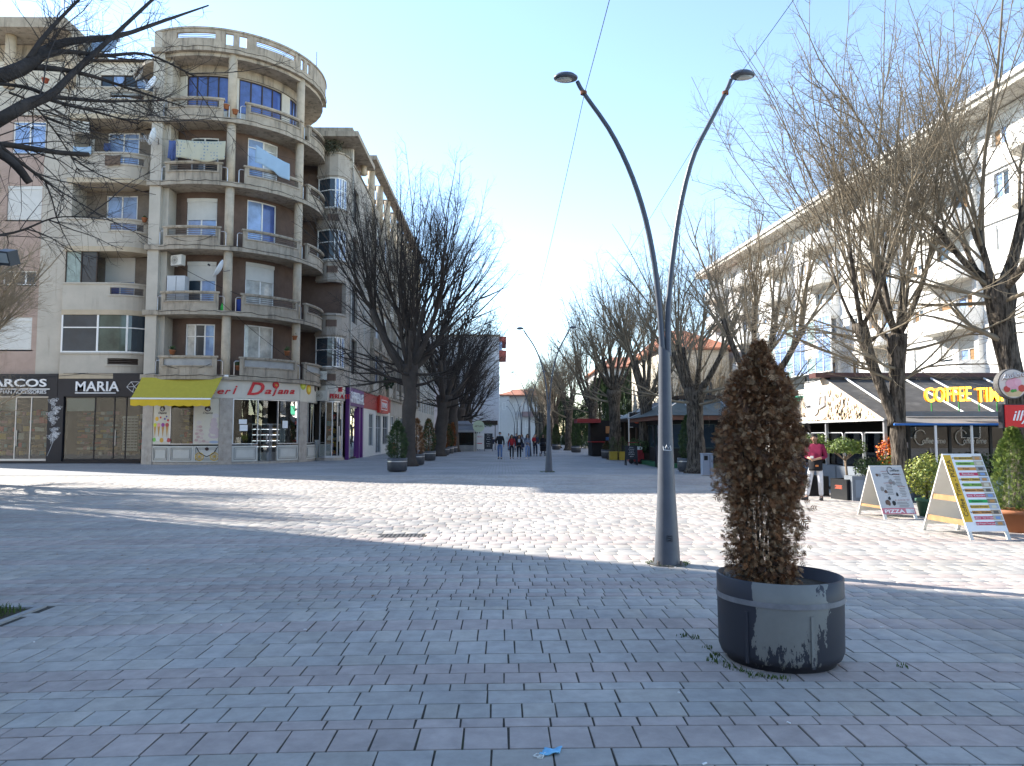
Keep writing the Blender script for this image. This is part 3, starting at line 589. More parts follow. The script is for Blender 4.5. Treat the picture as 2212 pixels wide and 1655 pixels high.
# glazing + interior
for (xa_, xb_, cuts, sd) in ((-90, 104, (-10, 33, 66), 3), (139, 306, (204, 246, 272), 8)):
    ua, ub = fu(xa_), fu(xb_); t_ = .06; b = MB(); b.sbox(SF, ua, ub, -.12, -.02, zg0, zg0 + .12); b.sbox(SF, ua, ub, -.12, -.02, zf0 - .06, zf0); 
    for c in cuts: b.sbox(SF, fu(c) - .025, fu(c) + .025, -.1, -.03, zg0 + .12, zf0 - .06)
    f = b.build('shop_window', m_black if sd == 8 else m_alu, cb); e = [ua] + [fu(c) for c in cuts] + [ub]
    for p, q in zip(e, e[1:]): MB().sbox(SF, p + .03, q - .03, -.08, -.065, zg0 + .12, zf0 - .06).build('pane', m_sglass, f)
    MB().sbox(SF, fu(cuts[1] + 4), fu(cuts[1] + 4) + .03, -.02, .03, 1.0, 1.9).build('door_handle', m_alu, f)
    if sd == 3: goods(SF, ua + .1, ub - .3, -1.9, -1.5, .4, 3.3, cb, sd, 6)
    else: goods(SF, ua + .1, fu(235), -1.5, -1.1, .4, 3.2, cb, sd, 8); goods(SF, fu(238), ub - .4, -1.6, -1.3, .4, 3.0, cb, sd + 1, 7)
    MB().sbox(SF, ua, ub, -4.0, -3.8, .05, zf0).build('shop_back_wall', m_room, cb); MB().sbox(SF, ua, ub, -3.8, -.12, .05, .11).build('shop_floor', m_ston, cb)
    MB().sbox(SF, ua + .05, fu(cuts[0 if sd == 8 else 1]) - .03, -.16, -.13, zf0 - .85, zf0 - .1).build('blind', mat('blind_cloth', (.55, .62, .62), .8, var=.05), cb)
b = MB(); b.sbox(SF, 0, fu(306), -.3, .1, -.03, .1); b.build('shop_step', m_black, cb)
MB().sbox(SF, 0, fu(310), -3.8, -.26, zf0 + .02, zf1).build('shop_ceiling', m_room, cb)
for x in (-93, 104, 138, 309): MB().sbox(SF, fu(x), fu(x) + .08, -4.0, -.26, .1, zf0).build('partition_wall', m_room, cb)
MB().box(-36, 50.0, -.03, -12.5, 60, 3.99).build('ground_floor_core', m_room, cb)
# sunglasses stand inside
ss = thing('sunglasses_stand', 'white stand full of sunglasses behind the shop window', 'display stand', SF.P(fu(271), -.6, .12)); MB().sbox(SF, fu(256), fu(288), -.7, -.55, .7, 2.75).build('board', m_white, ss)
b = MB()
for i in range(11):
    for j in range(4): u = fu(259.5) + j * .21; z = .85 + i * .17; b.sbox(SF, u, u + .07, -.55, -.5, z, z + .06); b.sbox(SF, u + .08, u + .15, -.55, -.5, z, z + .06)
o = b.build('sunglasses', m_cable, ss); tag(o, kind='stuff')
# ------------------------------------------------------------------ pastry shop in the rounded ground floor
G = lambda x, y=900: SG.u(x, y)
zc = FZ[0] - .27; gz = lambda x, y: SG.uz(x, y)[1]
pf = zc - 1.02
MB().sbox(SG, G(309), G(331), -.5, .04, -.03, zc).build('stone_pier', m_ston, cb); MB().sbox(SG, G(473.5), G(502.5), -.5, .06, -.03, pf).build('stone_pier', m_ston, cb); MB().sbox(SG, G(645.5), G(662), -.5, .05, -.03, pf).build('stone_pier', m_ston, cb)
MB().sbox(SG, G(331), SG.L, -.6, -.02, -.03, .1).build('plinth', m_ston, cb)
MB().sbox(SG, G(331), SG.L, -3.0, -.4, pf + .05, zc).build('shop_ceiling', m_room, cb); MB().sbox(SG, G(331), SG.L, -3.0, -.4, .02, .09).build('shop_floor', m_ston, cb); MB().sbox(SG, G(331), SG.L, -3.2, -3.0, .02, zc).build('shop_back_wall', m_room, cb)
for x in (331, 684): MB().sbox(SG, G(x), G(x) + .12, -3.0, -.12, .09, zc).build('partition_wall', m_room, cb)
fs = thing('shop_sign', 'cream curved fascia with raised red script lettering ending in Dajana', 'shop sign', SG.P(G(560), 0, pf)); MB().sbox(SG, G(331), G(645), -.3, .05, pf, zc - .002).build('fascia', m_cream, fs)
def sgtext(s, x, y, hpx, wpx, m, shear=.35, bold=.02, ext=.05, d=.06):
    u = G(x, y); z = gz(x, y); p = SG.P(u, d, z); q = SG.P(u + .1, d, z); k = .026
    return text(s, p, (q - p), (0, 0, 1), hpx * k, m, fs, ext=ext, bold=bold, shear=shear, width=wpx * k)
for s, x, hp, wp in (('e', 474, 13, 14), ('r', 489, 13, 13), ('i', 504, 19, 10), ('D', 548, 28, 38), ('a', 576, 14, 16), ('j', 591, 15, 12), ('a', 603, 14, 14), ('n', 615, 14, 14), ('a', 628, 14, 14), ('c', 458, 13, 12), ('i', 447, 19, 7), ('t', 436, 18, 10)): sgtext(s, x, 851 if s != 'D' else 853, hp, wp, m_red)
u = G(594, 830); zz = gz(594, 832); MB().tube([SG.P(u, .05, zz), SG.P(u, .14, zz)], .2, 16).build('round_emblem', m_red, fs); text('dp', SG.P(u, .15, zz - .06), SG.P(u + .1, .15, 0) - SG.P(u, .15, 0), (0, 0, 1), .13, flat('gold_print', (.7, .45, .08)), fs, ext=.01)
# poster strip on the fascia end
m_post = mat('poster_cream', (.62, .57, .47), .5, var=.05)
ps = thing('shop_sign', 'cream poster panel with green and orange desserts at the end of the pastry shop fascia', 'shop sign', SG.P(G(662), 0, pf)); MB().sbox(SG, G(645.5), G(684), -.3, .06, pf - .05, zc - .003).build('panel', m_post, ps)
for x, y, r_, c in ((653, 832, .3, (.45, .5, .05)), (665, 842, .32, (.7, .4, .03)), (679, 838, .25, (.06, .03, .02)), (668, 822, .14, (.6, .06, .04)), (648, 824, .12, (.1, .05, .03))):
    u = G(x, y); z = gz(x, y); MB().tube([SG.P(u, .055, z), SG.P(u, .075 + r_ * .02, z)], [r_, r_ * .95], 16).build('dessert_print', flat('print_%d' % x, c), ps); MB().tube([SG.P(u, .07, z), SG.P(u, .092, z)], [r_ * .55, r_ * .5], 12).build('dessert_print', flat('print_b%d' % x, tuple(min(.8, q * 1.6 + .05) for q in c)), ps)
m_pan = mat('panel_cream', (.56, .54, .49), .55, var=.06)
def shopwin(xa_, xb_, z0_, z1_, door=False):
    ua, ub = G(xa_), G(xb_); b = MB(); b.sbox(SG, ua, ub, -.1, 0, z1_ - .06, z1_); b.sbox(SG, ua, ua + .05, -.1, 0, z0_, z1_ - .06); b.sbox(SG, ub - .05, ub, -.1, 0, z0_, z1_ - .06); b.sbox(SG, ua + .05, ub - .05, -.1, 0, z0_, z0_ + .05)
    f = b.build('shop_window', m_alu, cb); MB().sbox(SG, ua + .05, ub - .05, -.06, -.045, z0_ + .05, z1_ - .06).build('pane', m_sglass, f); return f
def lowpanel(xa_, xb_, z1_=1.02):
    ua, ub = G(xa_), G(xb_); p = MB().sbox(SG, ua, ub, -.12, .0, .12, z1_).build('stall_riser', m_pan, cb); b = MB(); e = .1
    for a, c in ((0, .03), (.09, .012)):
        p0, p1, q0, q1 = ua + e + a, ub - e - a, .12 + e + a, z1_ - e - a; b.sbox(SG, p0, p1, 0, .02, q0, q0 + c); b.sbox(SG, p0, p1, 0, .02, q1 - c, q1); b.sbox(SG, p0, p0 + c, 0, .02, q0 + c, q1 - c); b.sbox(SG, p1 - c, p1, 0, .02, q0 + c, q1 - c)
    b.build('moulding', flat('moulding_grey', (.22, .21, .19)), p)
zp = 1.1; zt = pf - .02
lowpanel(331, 367); lowpanel(367.6, 419.5); lowpanel(420, 473)
def poster(xa_, xb_, label): t = thing('poster', label, 'poster', SG.P(G((xa_ + xb_) / 2), 0, zp)); MB().sbox(SG, G(xa_), G(xb_), -.1, .0, zp, zt).build('sheet', m_post, t); return t
p1_ = poster(331, 367, 'tall window poster with ice cream cones and fruit below round logo'); p2_ = poster(420, 473, 'tall window poster with tiered cake and stacked macaroons')
def blob(t, x, y, r_, c, sx=1.0, sz=1.0, d=.004):
    u = G(x, y); z = gz(x, y); p = [SG.P(u + r_ * sx * math.cos(a), d, z + r_ * sz * math.sin(a)) for a in np.linspace(0, 6.283, 17)[:-1]]; q = [SG.P(u + r_ * sx * math.cos(a), -.02, z + r_ * sz * math.sin(a)) for a in np.linspace(0, 6.283, 17)[:-1]]
    MB().add(p + q, [tuple(range(16))] + [(k, 16 + k, 16 + (k + 1) % 16, (k + 1) % 16) for k in range(16)]).build('print', flat('ink_%02d%02d%02d' % tuple(int(q * 99) for q in c), c), t)
def tri(t, x, y, wd, ht, c, d=.004):
    u = G(x, y); z = gz(x, y); p = [SG.P(u - wd, d, z), SG.P(u, d, z - ht), SG.P(u + wd, d, z)]; MB().add(p + [q + Vector((0, .02, 0)) for q in p], [(0, 1, 2), (0, 3, 4, 1), (1, 4, 5, 2)]).build('print', flat('ink_%02d%02d%02d' % tuple(int(q * 99) for q in c), c), t)
for t_, x in ((p1_, 351), (p2_, 449)):
    blob(t_, x, 882.5, .17, (.06, .035, .03)); u = G(x, 882); p = SG.P(u, .01, gz(x, 886)); text('dp', p, SG.P(u + .1, .01, 0) - SG.P(u, .01, 0), (0, 0, 1), .13, m_wsign, t_, ext=.01); p = SG.P(u, .006, gz(x, 894)); text('Dajana', p, SG.P(u + .1, .01, 0) - SG.P(u, .01, 0), (0, 0, 1), .12, flat('dark_print', (.05, .04, .04)), t_, ext=.006, shear=.3, width=.52)
for x, c in ((335, (.6, .62, .04)), (343, (.75, .35, .33)), (352, (.3, .06, .28)), (361, (.5, .08, .07))): tri(p1_, x, 921, .09, .62, (.5, .27, .09)); blob(p1_, x, 918, .11, c, d=.008)
for x, y, r_, c in ((339, 905, .12, (.8, .45, .05)), (356, 905, .06, (.1, .08, .3)), (363, 908, .07, (.6, .05, .06)), (347, 902, .06, (.6, .08, .06)), (333, 950, .12, (.2, .5, .1)), (341, 948, .13, (.7, .66, .6)), (349, 951, .13, (.6, .35, .06)), (357, 949, .12, (.66, .6, .58)), (364, 951, .12, (.45, .08, .08)), (360, 900, .05, (.1, .08, .3))): blob(p1_, x, y, r_, c, d=.005)
tier = (.55, .44, .44)
for x, y, wd, ht in ((462, 940, .30, .2), (462, 930, .26, .22), (462, 917, .2, .2), (462, 908, .15, .14)): blob(p2_, x, y, 1, tier, wd, ht, d=.004 + (940 - y) * .0002)
blob(p2_, 466, 898, .18, (.6, .54, .52), 1, .7, .009); blob(p2_, 430, 913, .15, (.6, .54, .5), 1, .8, .007); blob(p2_, 462, 955, .25, (.35, .42, .55), 1, .3, .005)
for i, (x, y) in enumerate(((428, 922), (433, 922), (427, 929), (434, 930), (431, 936), (425, 937), (437, 938), (428, 944), (435, 946), (424, 951), (432, 954), (440, 953), (448, 955))): blob(p2_, x, y, .1, ((.6, .48, .44), (.52, .36, .33))[i % 2], 1, .8, .01 + i * .0004)
shopwin(367, 420, zp, zt); goods(SG, G(368), G(419), -1.2, -.9, zp, zt - .5, cb, 21, 5)
# carriage drawing on the panel under the cake poster
b = MB(); zc_ = .42
for x in (431, 463):
    u = G(x, 980)
    b.tube([SG.P(u + .22 * math.cos(a), .02, zc_ + .22 * math.sin(a)) for a in np.linspace(0, 6.283, 17)], .02, 4)
    for a in np.linspace(0, 3.14, 7)[:-1]: b.tube([SG.P(u - .2 * math.cos(a), .02, zc_ - .2 * math.sin(a)), SG.P(u + .2 * math.cos(a), .02, zc_ + .2 * math.sin(a))], .01, 4)
b.build('carriage_wheels', flat('gold_print', (.7, .45, .08)), p2_)
b = MB(); b.tube([SG.P(G(x, 970), .022, z_) for x, z_ in ((424, .95), (432, .62), (440, .5), (447, .42), (454, .5), (462, .62), (470, .95))], .02, 4); b.build('carriage_body', flat('dark_print', (.05, .04, .04)), p2_); blob(p2_, 447, 970, .1, (.06, .035, .03), d=.02)
# corner entrance with glass showcases
f = shopwin(503, 558, zp, zt); lowpanel(503, 558); f2 = shopwin(600, 645, zp, zt); lowpanel(600, 645)
b = MB(); b.sbox(SG, G(558), G(600), -.1, 0, zt - .06, zt); fr = b.build('door_frame', m_alu, cb)
MB().sbox(SG, G(560), G(579), -.07, -.055, .15, zt - .1).build('glass_door', m_sglass, fr); MB().sbox(SG, G(577), G(578), -.05, .05, 1.1, 1.7).build('door_handle', m_alu, fr)
for x, d_ in ((572, -1.0), (590, -.8), (612, -.6), (640, -.6)):
    s_ = thing('pastry_showcase', {572: 'pastry showcase seen deepest inside behind the open glass door', 590: 'pastry showcase standing in the doorway beside the low cream panel', 612: 'pastry showcase behind the pane, next to the entrance', 640: 'pastry showcase behind the pane, hard against the stone pier'}[x], 'showcase', SG.P(G(x), d_ - .4, .1), 'pastry showcases in the corner shop'); u = G(x)
    MB().sbox(SG, u - .35, u + .35, d_ - .7, d_ - .6, .1, 2.3).build('back', m_black, s_); b = MB()
    for q in (-.35, .31): b.sbox(SG, u + q, u + q + .04, d_ - .6, d_, .1, 2.3)
    b.sbox(SG, u - .31, u + .31, d_ - .6, d_, 2.22, 2.3); b.sbox(SG, u - .31, u + .31, d_ - .6, d_, .1, .6); b.build('frame', m_alu, s_)
    for z_ in (.95, 1.3, 1.65, 1.98):
        MB().sbox(SG, u - .3, u + .3, d_ - .55, d_ - .03, z_, z_ + .02).build('shelf', m_alu, s_); MB().sbox(SG, u - .3, u + .3, d_ - .06, d_ - .05, z_ - .022, z_ - .004).build('shelf_light', m_led, s_); rr = random.Random(x * 7 + int(z_ * 10)); b = MB()
        for _ in range(5): uu = u + rr.uniform(-.24, .18); b.sbox(SG, uu, uu + .09, d_ - .35, d_ - .15, z_ + .02, z_ + .02 + rr.uniform(.05, .12))
        b.build('pastries', flat('pastry_%d' % (x % 3), ((.5, .3, .12), (.6, .5, .4), (.3, .12, .08))[x % 3]), s_)
for x, y0_, y1_ in ((525, 906, 916), (527, 918, 931)): u = G(x, 910); o = MB().sbox(SG, u - .22, u + .22, -.04, -.03, gz(x, y1_), gz(x, y0_)).build('notice', m_wsign, None); tag(o, 'white paper notice stuck on shop glass, %s of the two' % ('upper' if y0_ == 906 else 'lower'), 'notice', 'paper notices on the shop glass')
u = G(617, 915); o = MB().sbox(SG, u - .2, u + .2, -.04, -.03, gz(617, 925), gz(617, 909)).build('notice', m_wsign); tag(o, 'white paper notice alone on the pane beside the shop pier', 'notice')
shopwin(662.5, 684, zp, zt); lowpanel(662.5, 684)
# yellow awning
aw = thing('awning', 'faded yellow fabric awning with scalloped edge over the pastry shop', 'awning', (-18.1, 42.3, 3.5)); m_aw = mat('awning_yellow', (.50, .42, .06), .8, .2, var=.08, scale=5, transl=.15); m_aw2 = mat('awning_valance', (.62, .43, .035), .8, .2, var=.06)
ya, yb = 42.35, 40.85; A = at(308, 812, Y=ya); B = at(481, 813, Y=ya); C = at(282, 861, Y=yb); D = at(455, 862, Y=yb); b = MB(); n = 12
vs = []
for j in range(5):
    for i in range(n + 1): p = A.lerp(B, i / n).lerp(C.lerp(D, i / n), j / 4); p.z -= .05 * math.sin(j / 4 * math.pi); vs.append(p)
b.add(vs, [(j * (n + 1) + i, (j + 1) * (n + 1) + i, (j + 1) * (n + 1) + i + 1, j * (n + 1) + i + 1) for j in range(4) for i in range(n)]); o = b.build('canopy', m_aw, aw); sm = o.modifiers.new('t', 'SOLIDIFY'); sm.thickness = .012
b = MB(); n = 54; vs = []
for i in range(n + 1): p = C.lerp(D, i / n); vs += [p + Vector((0, -.02, -.05)), p + Vector((0, -.02, -.36 - .05 * abs(math.sin(i * math.pi / 6))))]
b.add(vs, [(2 * i, 2 * i + 1, 2 * i + 3, 2 * i + 2) for i in range(n)]); o = b.build('valance', m_aw2, aw); sm = o.modifiers.new('t', 'SOLIDIFY'); sm.thickness = .01
MB().tube([C, D], .05, 8).build('front_bar', m_white, aw); b = MB(); b.tube([A + Vector((-.1, .05, .02)), B + Vector((.3, .05, .02))], .07, 8)
b.build('roller_tube', m_white, aw); b = MB()
for f_ in (.12, .88): b.tube([A.lerp(B, f_) - Vector((0, 0, .5)), C.lerp(D, f_)], .025, 6)
b.build('folding_arm', m_alu, aw)
# ================================================================== NEIGHBOUR WITH THE BAY WINDOWS (along the street)
nb = thing('bay_window_building', 'grey beige apartment building with rounded bay windows and flat canopy roof', 'apartment building', (-12, 53, 0))
BP = Path([(-12.4, 49.3), (-11.5, 48.85), (-10.95, 48.9), (-10.6, 49.25), (-10.4, 49.9), (-10.4, 58.6)])
bu = lambda x, y=600: BP.u(x, y); bzz = lambda y: BP.uz(715, y)[1]
m_gr = mat('grey_render', (.37, .33, .28), .9, .2, var=.12, scale=1.2, dirt=(.2, .16, .13), dscale=(1.5, 1.5, .14), dmin=.56, dmax=.78)
u9 = bu(748); hs = []; wn_ = []
for yt, yb, kind in ((382, 448, 0), (494, 560, 1), (608, 676, 2), (727, 793, 3)):
    z1, z0 = bzz(yt), bzz(yb); hs.append((0.0, u9, z0, z1)); wn_.append((z0, z1, kind)); hs.append((bu(759), bu(773), z0 - .2, z1 + .2))
zt5 = bzz(331)
wall(BP, 0, BP.L, -.3, 0, 4.9, zt5, hs, 'facade_wall', m_gr, nb)
for z0, z1, kind in wn_:
    if kind != 2:
        c = [bu(722), bu(731), bu(737), bu(742)]; window(BP, .02, u9, z0, z1, nb, -.06, trans=.75, cuts=c, pane=[m_glass, m_gcurt_sky, m_gcurt_sky, m_glass, m_gcurt_sky] if kind == 0 else [m_glass, m_glass, m_gcurt_sky, m_glass, m_gcurt_sky], fw=.08)
    else: MB().sbox(BP, 0, u9, -2.0, -1.8, z0, z1).build('loggia_back_wall', m_brown, nb)
    window(BP, bu(759), bu(773), z0 - .2, z1 + .2, nb, -.18, 1, .5, 0, [m_glass], m_dk, .06)
    b = MB().sbox(BP, 0, u9, 0, .1, z0 - .16, z0 - .06).build('sill_band', m_gr, nb); MB().sbox(BP, 0, u9, 0, .07, z1 + .1, z1 + .2).build('lintel_band', m_gr, nb)
    b = MB(); b.sbox(BP, bu(704), bu(730), 0, .02, z0 - .95, z0 - .9); b.sbox(BP, bu(704), bu(730), 0, .02, z0 - .45, z0 - .4); b.build('recess_moulding', m_conc, nb); MB().sbox(BP, bu(705), bu(729), -.02, .008, z0 - .9, z0 - .45).build('recess_panel', m_brown, nb)
MB().box(-20, 49.6, 4.0, -10.75, 58.6, zt5 - 1.2).build('building_core', m_brown, nb)
MB().box(-16.5, 50.1, 4.0, -11.3, 50.5, zt5).build('party_wall', m_brown, nb); MB().sbox(BP, 0, BP.L, -.35, .08, zt5, zt5 + .1).build('parapet_coping', m_conc, nb)
cz = 21.15; b = MB().box(-16, 47.9, cz, -9.45, 54.4, cz + .35); b.box(-15, 48.3, cz + .35, -9.9, 53.6, cz + .75); b.build('roof_canopy', m_conc, nb)
for x, y in ((-10.1, 53.4), (-12.6, 48.6)): MB().lathe([(.22, zt5 + .1), (.22, cz)], (x, y, 0), 14).build('canopy_column', m_col, nb, True)
b = MB()
for k in range(16): b.tube([(-11.9 + k * .11, 50.1, zt5), (-11.9 + k * .11, 50.1, cz)], .055, 6)
b.build('corrugated_screen', mat('corrugated_sheet', (.5, .48, .44), .6, var=.1), nb); MB().box(-14, 50.2, zt5 - .5, -10.2, 50.4, cz).build('terrace_wall', m_cream, nb)
MB().tube([(-10.3, 50.6, .1), (-10.3, 50.6, 20)], .06, 8).build('downpipe', mat('downpipe_paint', (.42, .4, .36), .5), nb)
MB().tube([(-10.45, 55.9, 5), (-10.3, 55.9, 19)], .06, 8).build('downpipe', MATS['downpipe_paint'], nb)
# its ground floor shops
zs = 4.85; MB().box(-14, 49.9, -.03, -10.6, 50.1, .12).build('plinth', m_ston, nb)
b = MB().sbox(BP, bu(690, 900), bu(742, 900), -.12, -.02, .15, .28); b.sbox(BP, bu(690, 900), bu(742, 900), -.12, -.02, 3.75, 3.85)
for x in (690, 703, 718, 730, 741): b.sbox(BP, bu(x, 900) - .03, bu(x, 900) + .03, -.1, -.02, .28, 3.75)
f = b.build('shop_window', m_alu, nb); MB().sbox(BP, bu(690, 900), bu(741, 900), -.08, -.065, .28, 3.75).build('pane', m_sglass, f); MB().sbox(BP, bu(732, 900), bu(733, 900), -.02, .05, 1.2, 2.2).build('door_handle', m_alu, f)
b = MB().box(-13.2, 50.2, .1, -12.3, 50.9, 1.3); b.box(-12.2, 50.2, .1, -11.5, 50.9, 1.0); b.build('display_plinth', m_white, nb)
MB().box(-14, 53, .1, -10.7, 53.2, 3.8).build('shop_back_wall', m_room, nb); MB().box(-14.2, 49.4, 3.86, -10.7, 53, 4.9).build('shop_ceiling', m_room, nb); MB().sbox(BP, 0, bu(743, 900), -.3, .04, -.03, .15).build('shop_step', m_ston, nb)
sg = thing('shop_sign', 'pale fascia with small red letters between the round corner and the purple shop', 'shop sign', BP.P(bu(720, 850), 0, 3.9)); MB().sbox(BP, bu(690, 850), bu(744, 850), -.1, .05, 3.88, 4.85).build('fascia', m_cream, sg)
u = bu(733, 860); p = BP.P(u, .07, 4.0); text('PERLA ST', p, BP.P(u + .1, .07, 0) - BP.P(u, .07, 0), (0, 0, 1), .3, m_red, sg, ext=.05, width=1.5)
p = BP.P(u, .1, 4.6); MB().box(p.x - .12, p.y - .12, 4.45, p.x + .12, p.y + .12, 4.75).build('red_emblem', m_red, sg)
# purple and red shops along the street (facade faces +X)
SS = line(-10.4, 49.9, -10.4, 92); Y2 = lambda y: y - 49.9
m_pur = mat('purple_panel', (.115, .022, .16), .4, .4, var=.1); m_redp = mat('red_fascia', (.34, .022, .022), .45, .4, var=.08); m_tile = mat('white_tile_cladding', (.66, .65, .62), .35, .4, var=.05)
pu = thing('shop_sign', 'purple shopfront surround and fascia with white capital letters', 'shop sign', (-10.3, 53, 0)); b = MB()
for a, c in ((50.3, 50.75), (53.9, 54.4), (55.2, 55.6)): b.sbox(SS, Y2(a), Y2(c), -.1, .12, -.03, 3.62)
b.sbox(SS, Y2(50.3), Y2(55.6), -.1, .14, 3.62, 4.82); b.build('surround', m_pur, pu); text('SHPRESA-AL', (-10.24, 53.0, 3.85), (0, 1, 0), (0, 0, 1), .72, m_wsign, pu, ext=.05, bold=.02, width=4.6)
f = MB().sbox(SS, Y2(50.75), Y2(55.2), -.1, -.04, 3.5, 3.62).build('shop_window', m_alu, nb)
for a, c in ((50.75, 52.2), (52.25, 53.9), (54.4, 55.2)): MB().sbox(SS, Y2(a), Y2(c), -.08, -.06, .1, 3.5).build('pane', m_sglass, f)
goods(SS, Y2(50.9), Y2(55), -1.5, -1.2, .3, 3.2, nb, 55, 6); MB().sbox(SS, Y2(50.6), Y2(55.6), -2.6, -2.4, 0, 4.8).build('shop_back_wall', m_room, nb)
# ================================================================== LONG STREET BUILDING WITH PERGOLA ROOF
lb = thing('long_street_building', 'long grey apartment building with glazed loggias and an open concrete pergola along its roof', 'apartment building', (-12, 74, 0))
LF = [4.9, 8.55, 12.2, 15.85, 19.4]; rb = random.Random(11)
m_panes = [m_glass, m_gcurt_sky, m_glace, m_glass]
for k in range(4):
    z0, z1 = LF[k], LF[k + 1]; hs = []
    for j in range(8):
        a = Y2(58.9 + j * 4.15); hs += [(a + .35, a + 2.1, z0 + 1.05, z1 - .35), (a + 2.35, a + 3.85, z0 + 1.05, z1 - .35)]
    wall(SS, Y2(58.6), Y2(92), -.3, 0, z0, z1, hs, 'facade_wall', m_gr, lb)
    for i, h in enumerate(hs):
        if rb.random() < .72: window(SS, *h, lb, -.12, rb.choice([2, 3]), rb.choice([0, .6, .6]), rb.choice([0, 0, .4]), [rb.choice(m_panes) for _ in range(3)], rb.choice([m_white, m_white, m_dk]))
        else: MB().sbox(SS, h[0], h[1], -1.4, -1.2, h[2], h[3]).build('loggia_back_wall', rb.choice([m_brown, m_col]), lb)
    b = MB(); b.sbox(SS, Y2(58.6), Y2(92), 0, .18, z0 - .1, z0 + .08)
    for j in range(9): a = Y2(58.75 + j * 4.15); b.sbox(SS, a, a + .3, .002, .25, z0 + .08, z1 - .1)
    b.build('pier_and_band', m_conc, lb)
    for j in range(8):
        a = Y2(58.9 + j * 4.15); MB().sbox(SS, a + .3, a + 3.7, .005, .06, z0 + .2, z0 + .95).build('balcony_panel', rb.choice([m_conc, m_gr, m_gpan, m_beige]), lb)
MB().box(-20, 58.6, 4.0, -10.9, 92, 19.4).build('building_core', m_brown, lb)
MB().sbox(SS, Y2(55.8), Y2(92), -1.2, -1.0, 19.4, 21.6).build('roof_wall', m_gr, lb); b = MB(); b.box(-12.5, 56.5, 22.8, -9.7, 58.4, 23.15); b.box(-10.4, 58.4, 22.8, -9.7, 92, 23.15)
for j in range(9): b.box(-12.5, 59.5 + j * 3.9, 22.85, -10.4, 60.2 + j * 3.9, 23.1)
b.build('pergola_roof', m_conc, lb)
for j in range(9): MB().lathe([(.3, 19.4), (.3, 22.8)], (-10.5, 58.8 + j * 4.1, 0), 12).build('pergola_column', m_col, lb, True)
MB().sbox(SS, Y2(58.6), Y2(92), -.25, 0, 19.5, 20.4).build('roof_parapet', m_conc, lb)
# ground floor: white tiled shop with red fascia
g0 = 55.6; hs = [(Y2(58.4), Y2(60.4), .75, 3.3), (Y2(61.6), Y2(64.4), .1, 3.3), (Y2(65.2), Y2(68.2), .75, 3.3)]
wall(SS, Y2(g0), Y2(69.2), -.25, .03, -.03, 3.62, hs, 'tiled_wall', m_tile, lb)
for i, h in enumerate(hs): window(SS, *h, lb, -.06, 2, 1.0, 0, [m_glass, m_glass], mat('aluminium_frame', (.4, .4, .4), .4))
rf = thing('shop_sign', 'red shop fascia with a framed white TOP SHOP plate', 'shop sign', (-10.3, 63, 3.6)); MB().sbox(SS, Y2(g0), Y2(69.2), -.1, .08, 3.63, 4.8).build('fascia', m_redp, rf); b = MB().sbox(SS, Y2(61.8), Y2(66.5), .08, .3, 3.45, 4.9); b.build('plate', flat('bright_red', (.5, .04, .025), .4), rf); b = MB()
for q in ((62.6, 65.8, 3.72, 3.78), (62.6, 65.8, 4.52, 4.58), (62.6, 62.68, 3.78, 4.52), (65.72, 65.8, 3.78, 4.52)): b.sbox(SS, Y2(q[0]), Y2(q[1]), .3, .32, q[2], q[3])
b.build('plate_border', m_wsign, rf); text('TOP SHOP', (-10.09, 64.2, 3.92), (0, 1, 0), (0, 0, 1), .42, m_wsign, rf, ext=.02, bold=.02, width=2.7)
hs = [(Y2(70 + j * 3.1), Y2(72.4 + j * 3.1), .5, 3.4) for j in range(7)]; wall(SS, Y2(69.25), Y2(92), -.25, 0, -.03, 4.85, hs, 'shop_wall', m_beige, lb)
for h in hs: window(SS, *h, lb, -.1, 2, .8, 0, [m_glass, m_glass])
# ================================================================== BUILDINGS FARTHER UP THE STREET
ob = thing('plain_street_building', 'plain three-storey beige building behind the row of dark trees', 'building', (-12, 106, 0)); S9 = line(-10.8, 93, -10.8, 119)
for k in range(4):
    z0 = .0 + k * 3.6; hs = [(1 + j * 3.1, 2.8 + j * 3.1, z0 + 1, z0 + 2.8) for j in range(8)]; wall(S9, 0, S9.L, -.3, 0, z0 - .03, z0 + 3.57, hs, 'facade_wall', m_beige, ob)
    for h in hs: window(S9, *h, ob, -.12, 2)
MB().box(-24, 93, 0, -11.2, 119, 14.5).build('building_core', m_brown, ob)
wb = thing('white_tower_block', 'blank white end wall of a tall block with red balconies closing the street', 'apartment building', (-6, 124, 0)); m_wt = mat('white_render', (.55, .56, .58), .9, var=.06)
xr = at(1078, 800, Y=123).x; zt = at(1060, 727, Y=123).z; MB().box(-18, 123, -.03, xr, 150, zt).build('wall', m_wt, wb); MB().box(-18.2, 122.8, zt, xr + .2, 150, zt + .3).build('roof', m_conc, wb)
m_rb = mat('red_balcony', (.36, .10, .08), .8, var=.1)
for ya, yb_ in ((727, 738), (757, 770)): z0, z1 = at(1085, yb_, Y=124).z, at(1085, ya, Y=124).z; MB().box(xr + .01, 124, z0, xr + 1.2, 134, z1).build('balcony', m_rb, wb)
MB().box(xr + .02, 124.2, at(1085, 757, Y=124).z, xr + .5, 134, at(1085, 738, Y=124).z).build('balcony_window', m_gcurt_sky, wb)
fh = thing('white_end_house', 'white building with a balcony and tiled roof at the far end of the street', 'building', (2, 152, 0)); x0, x1 = at(1079, 900, Y=150).x, at(1165, 900, Y=150).x; zt = at(1100, 853, Y=150).z
b = MB().box(x0, 150, -.03, x0 + 2, 165, zt); b.box(x0 + 2, 151.5, -.03, x1, 165, zt); b.build('wall', mat('far_white_render', (.6, .6, .6), .9, var=.05), fh)
SFH = line(x0 + 2, 151.5, x1, 151.5)
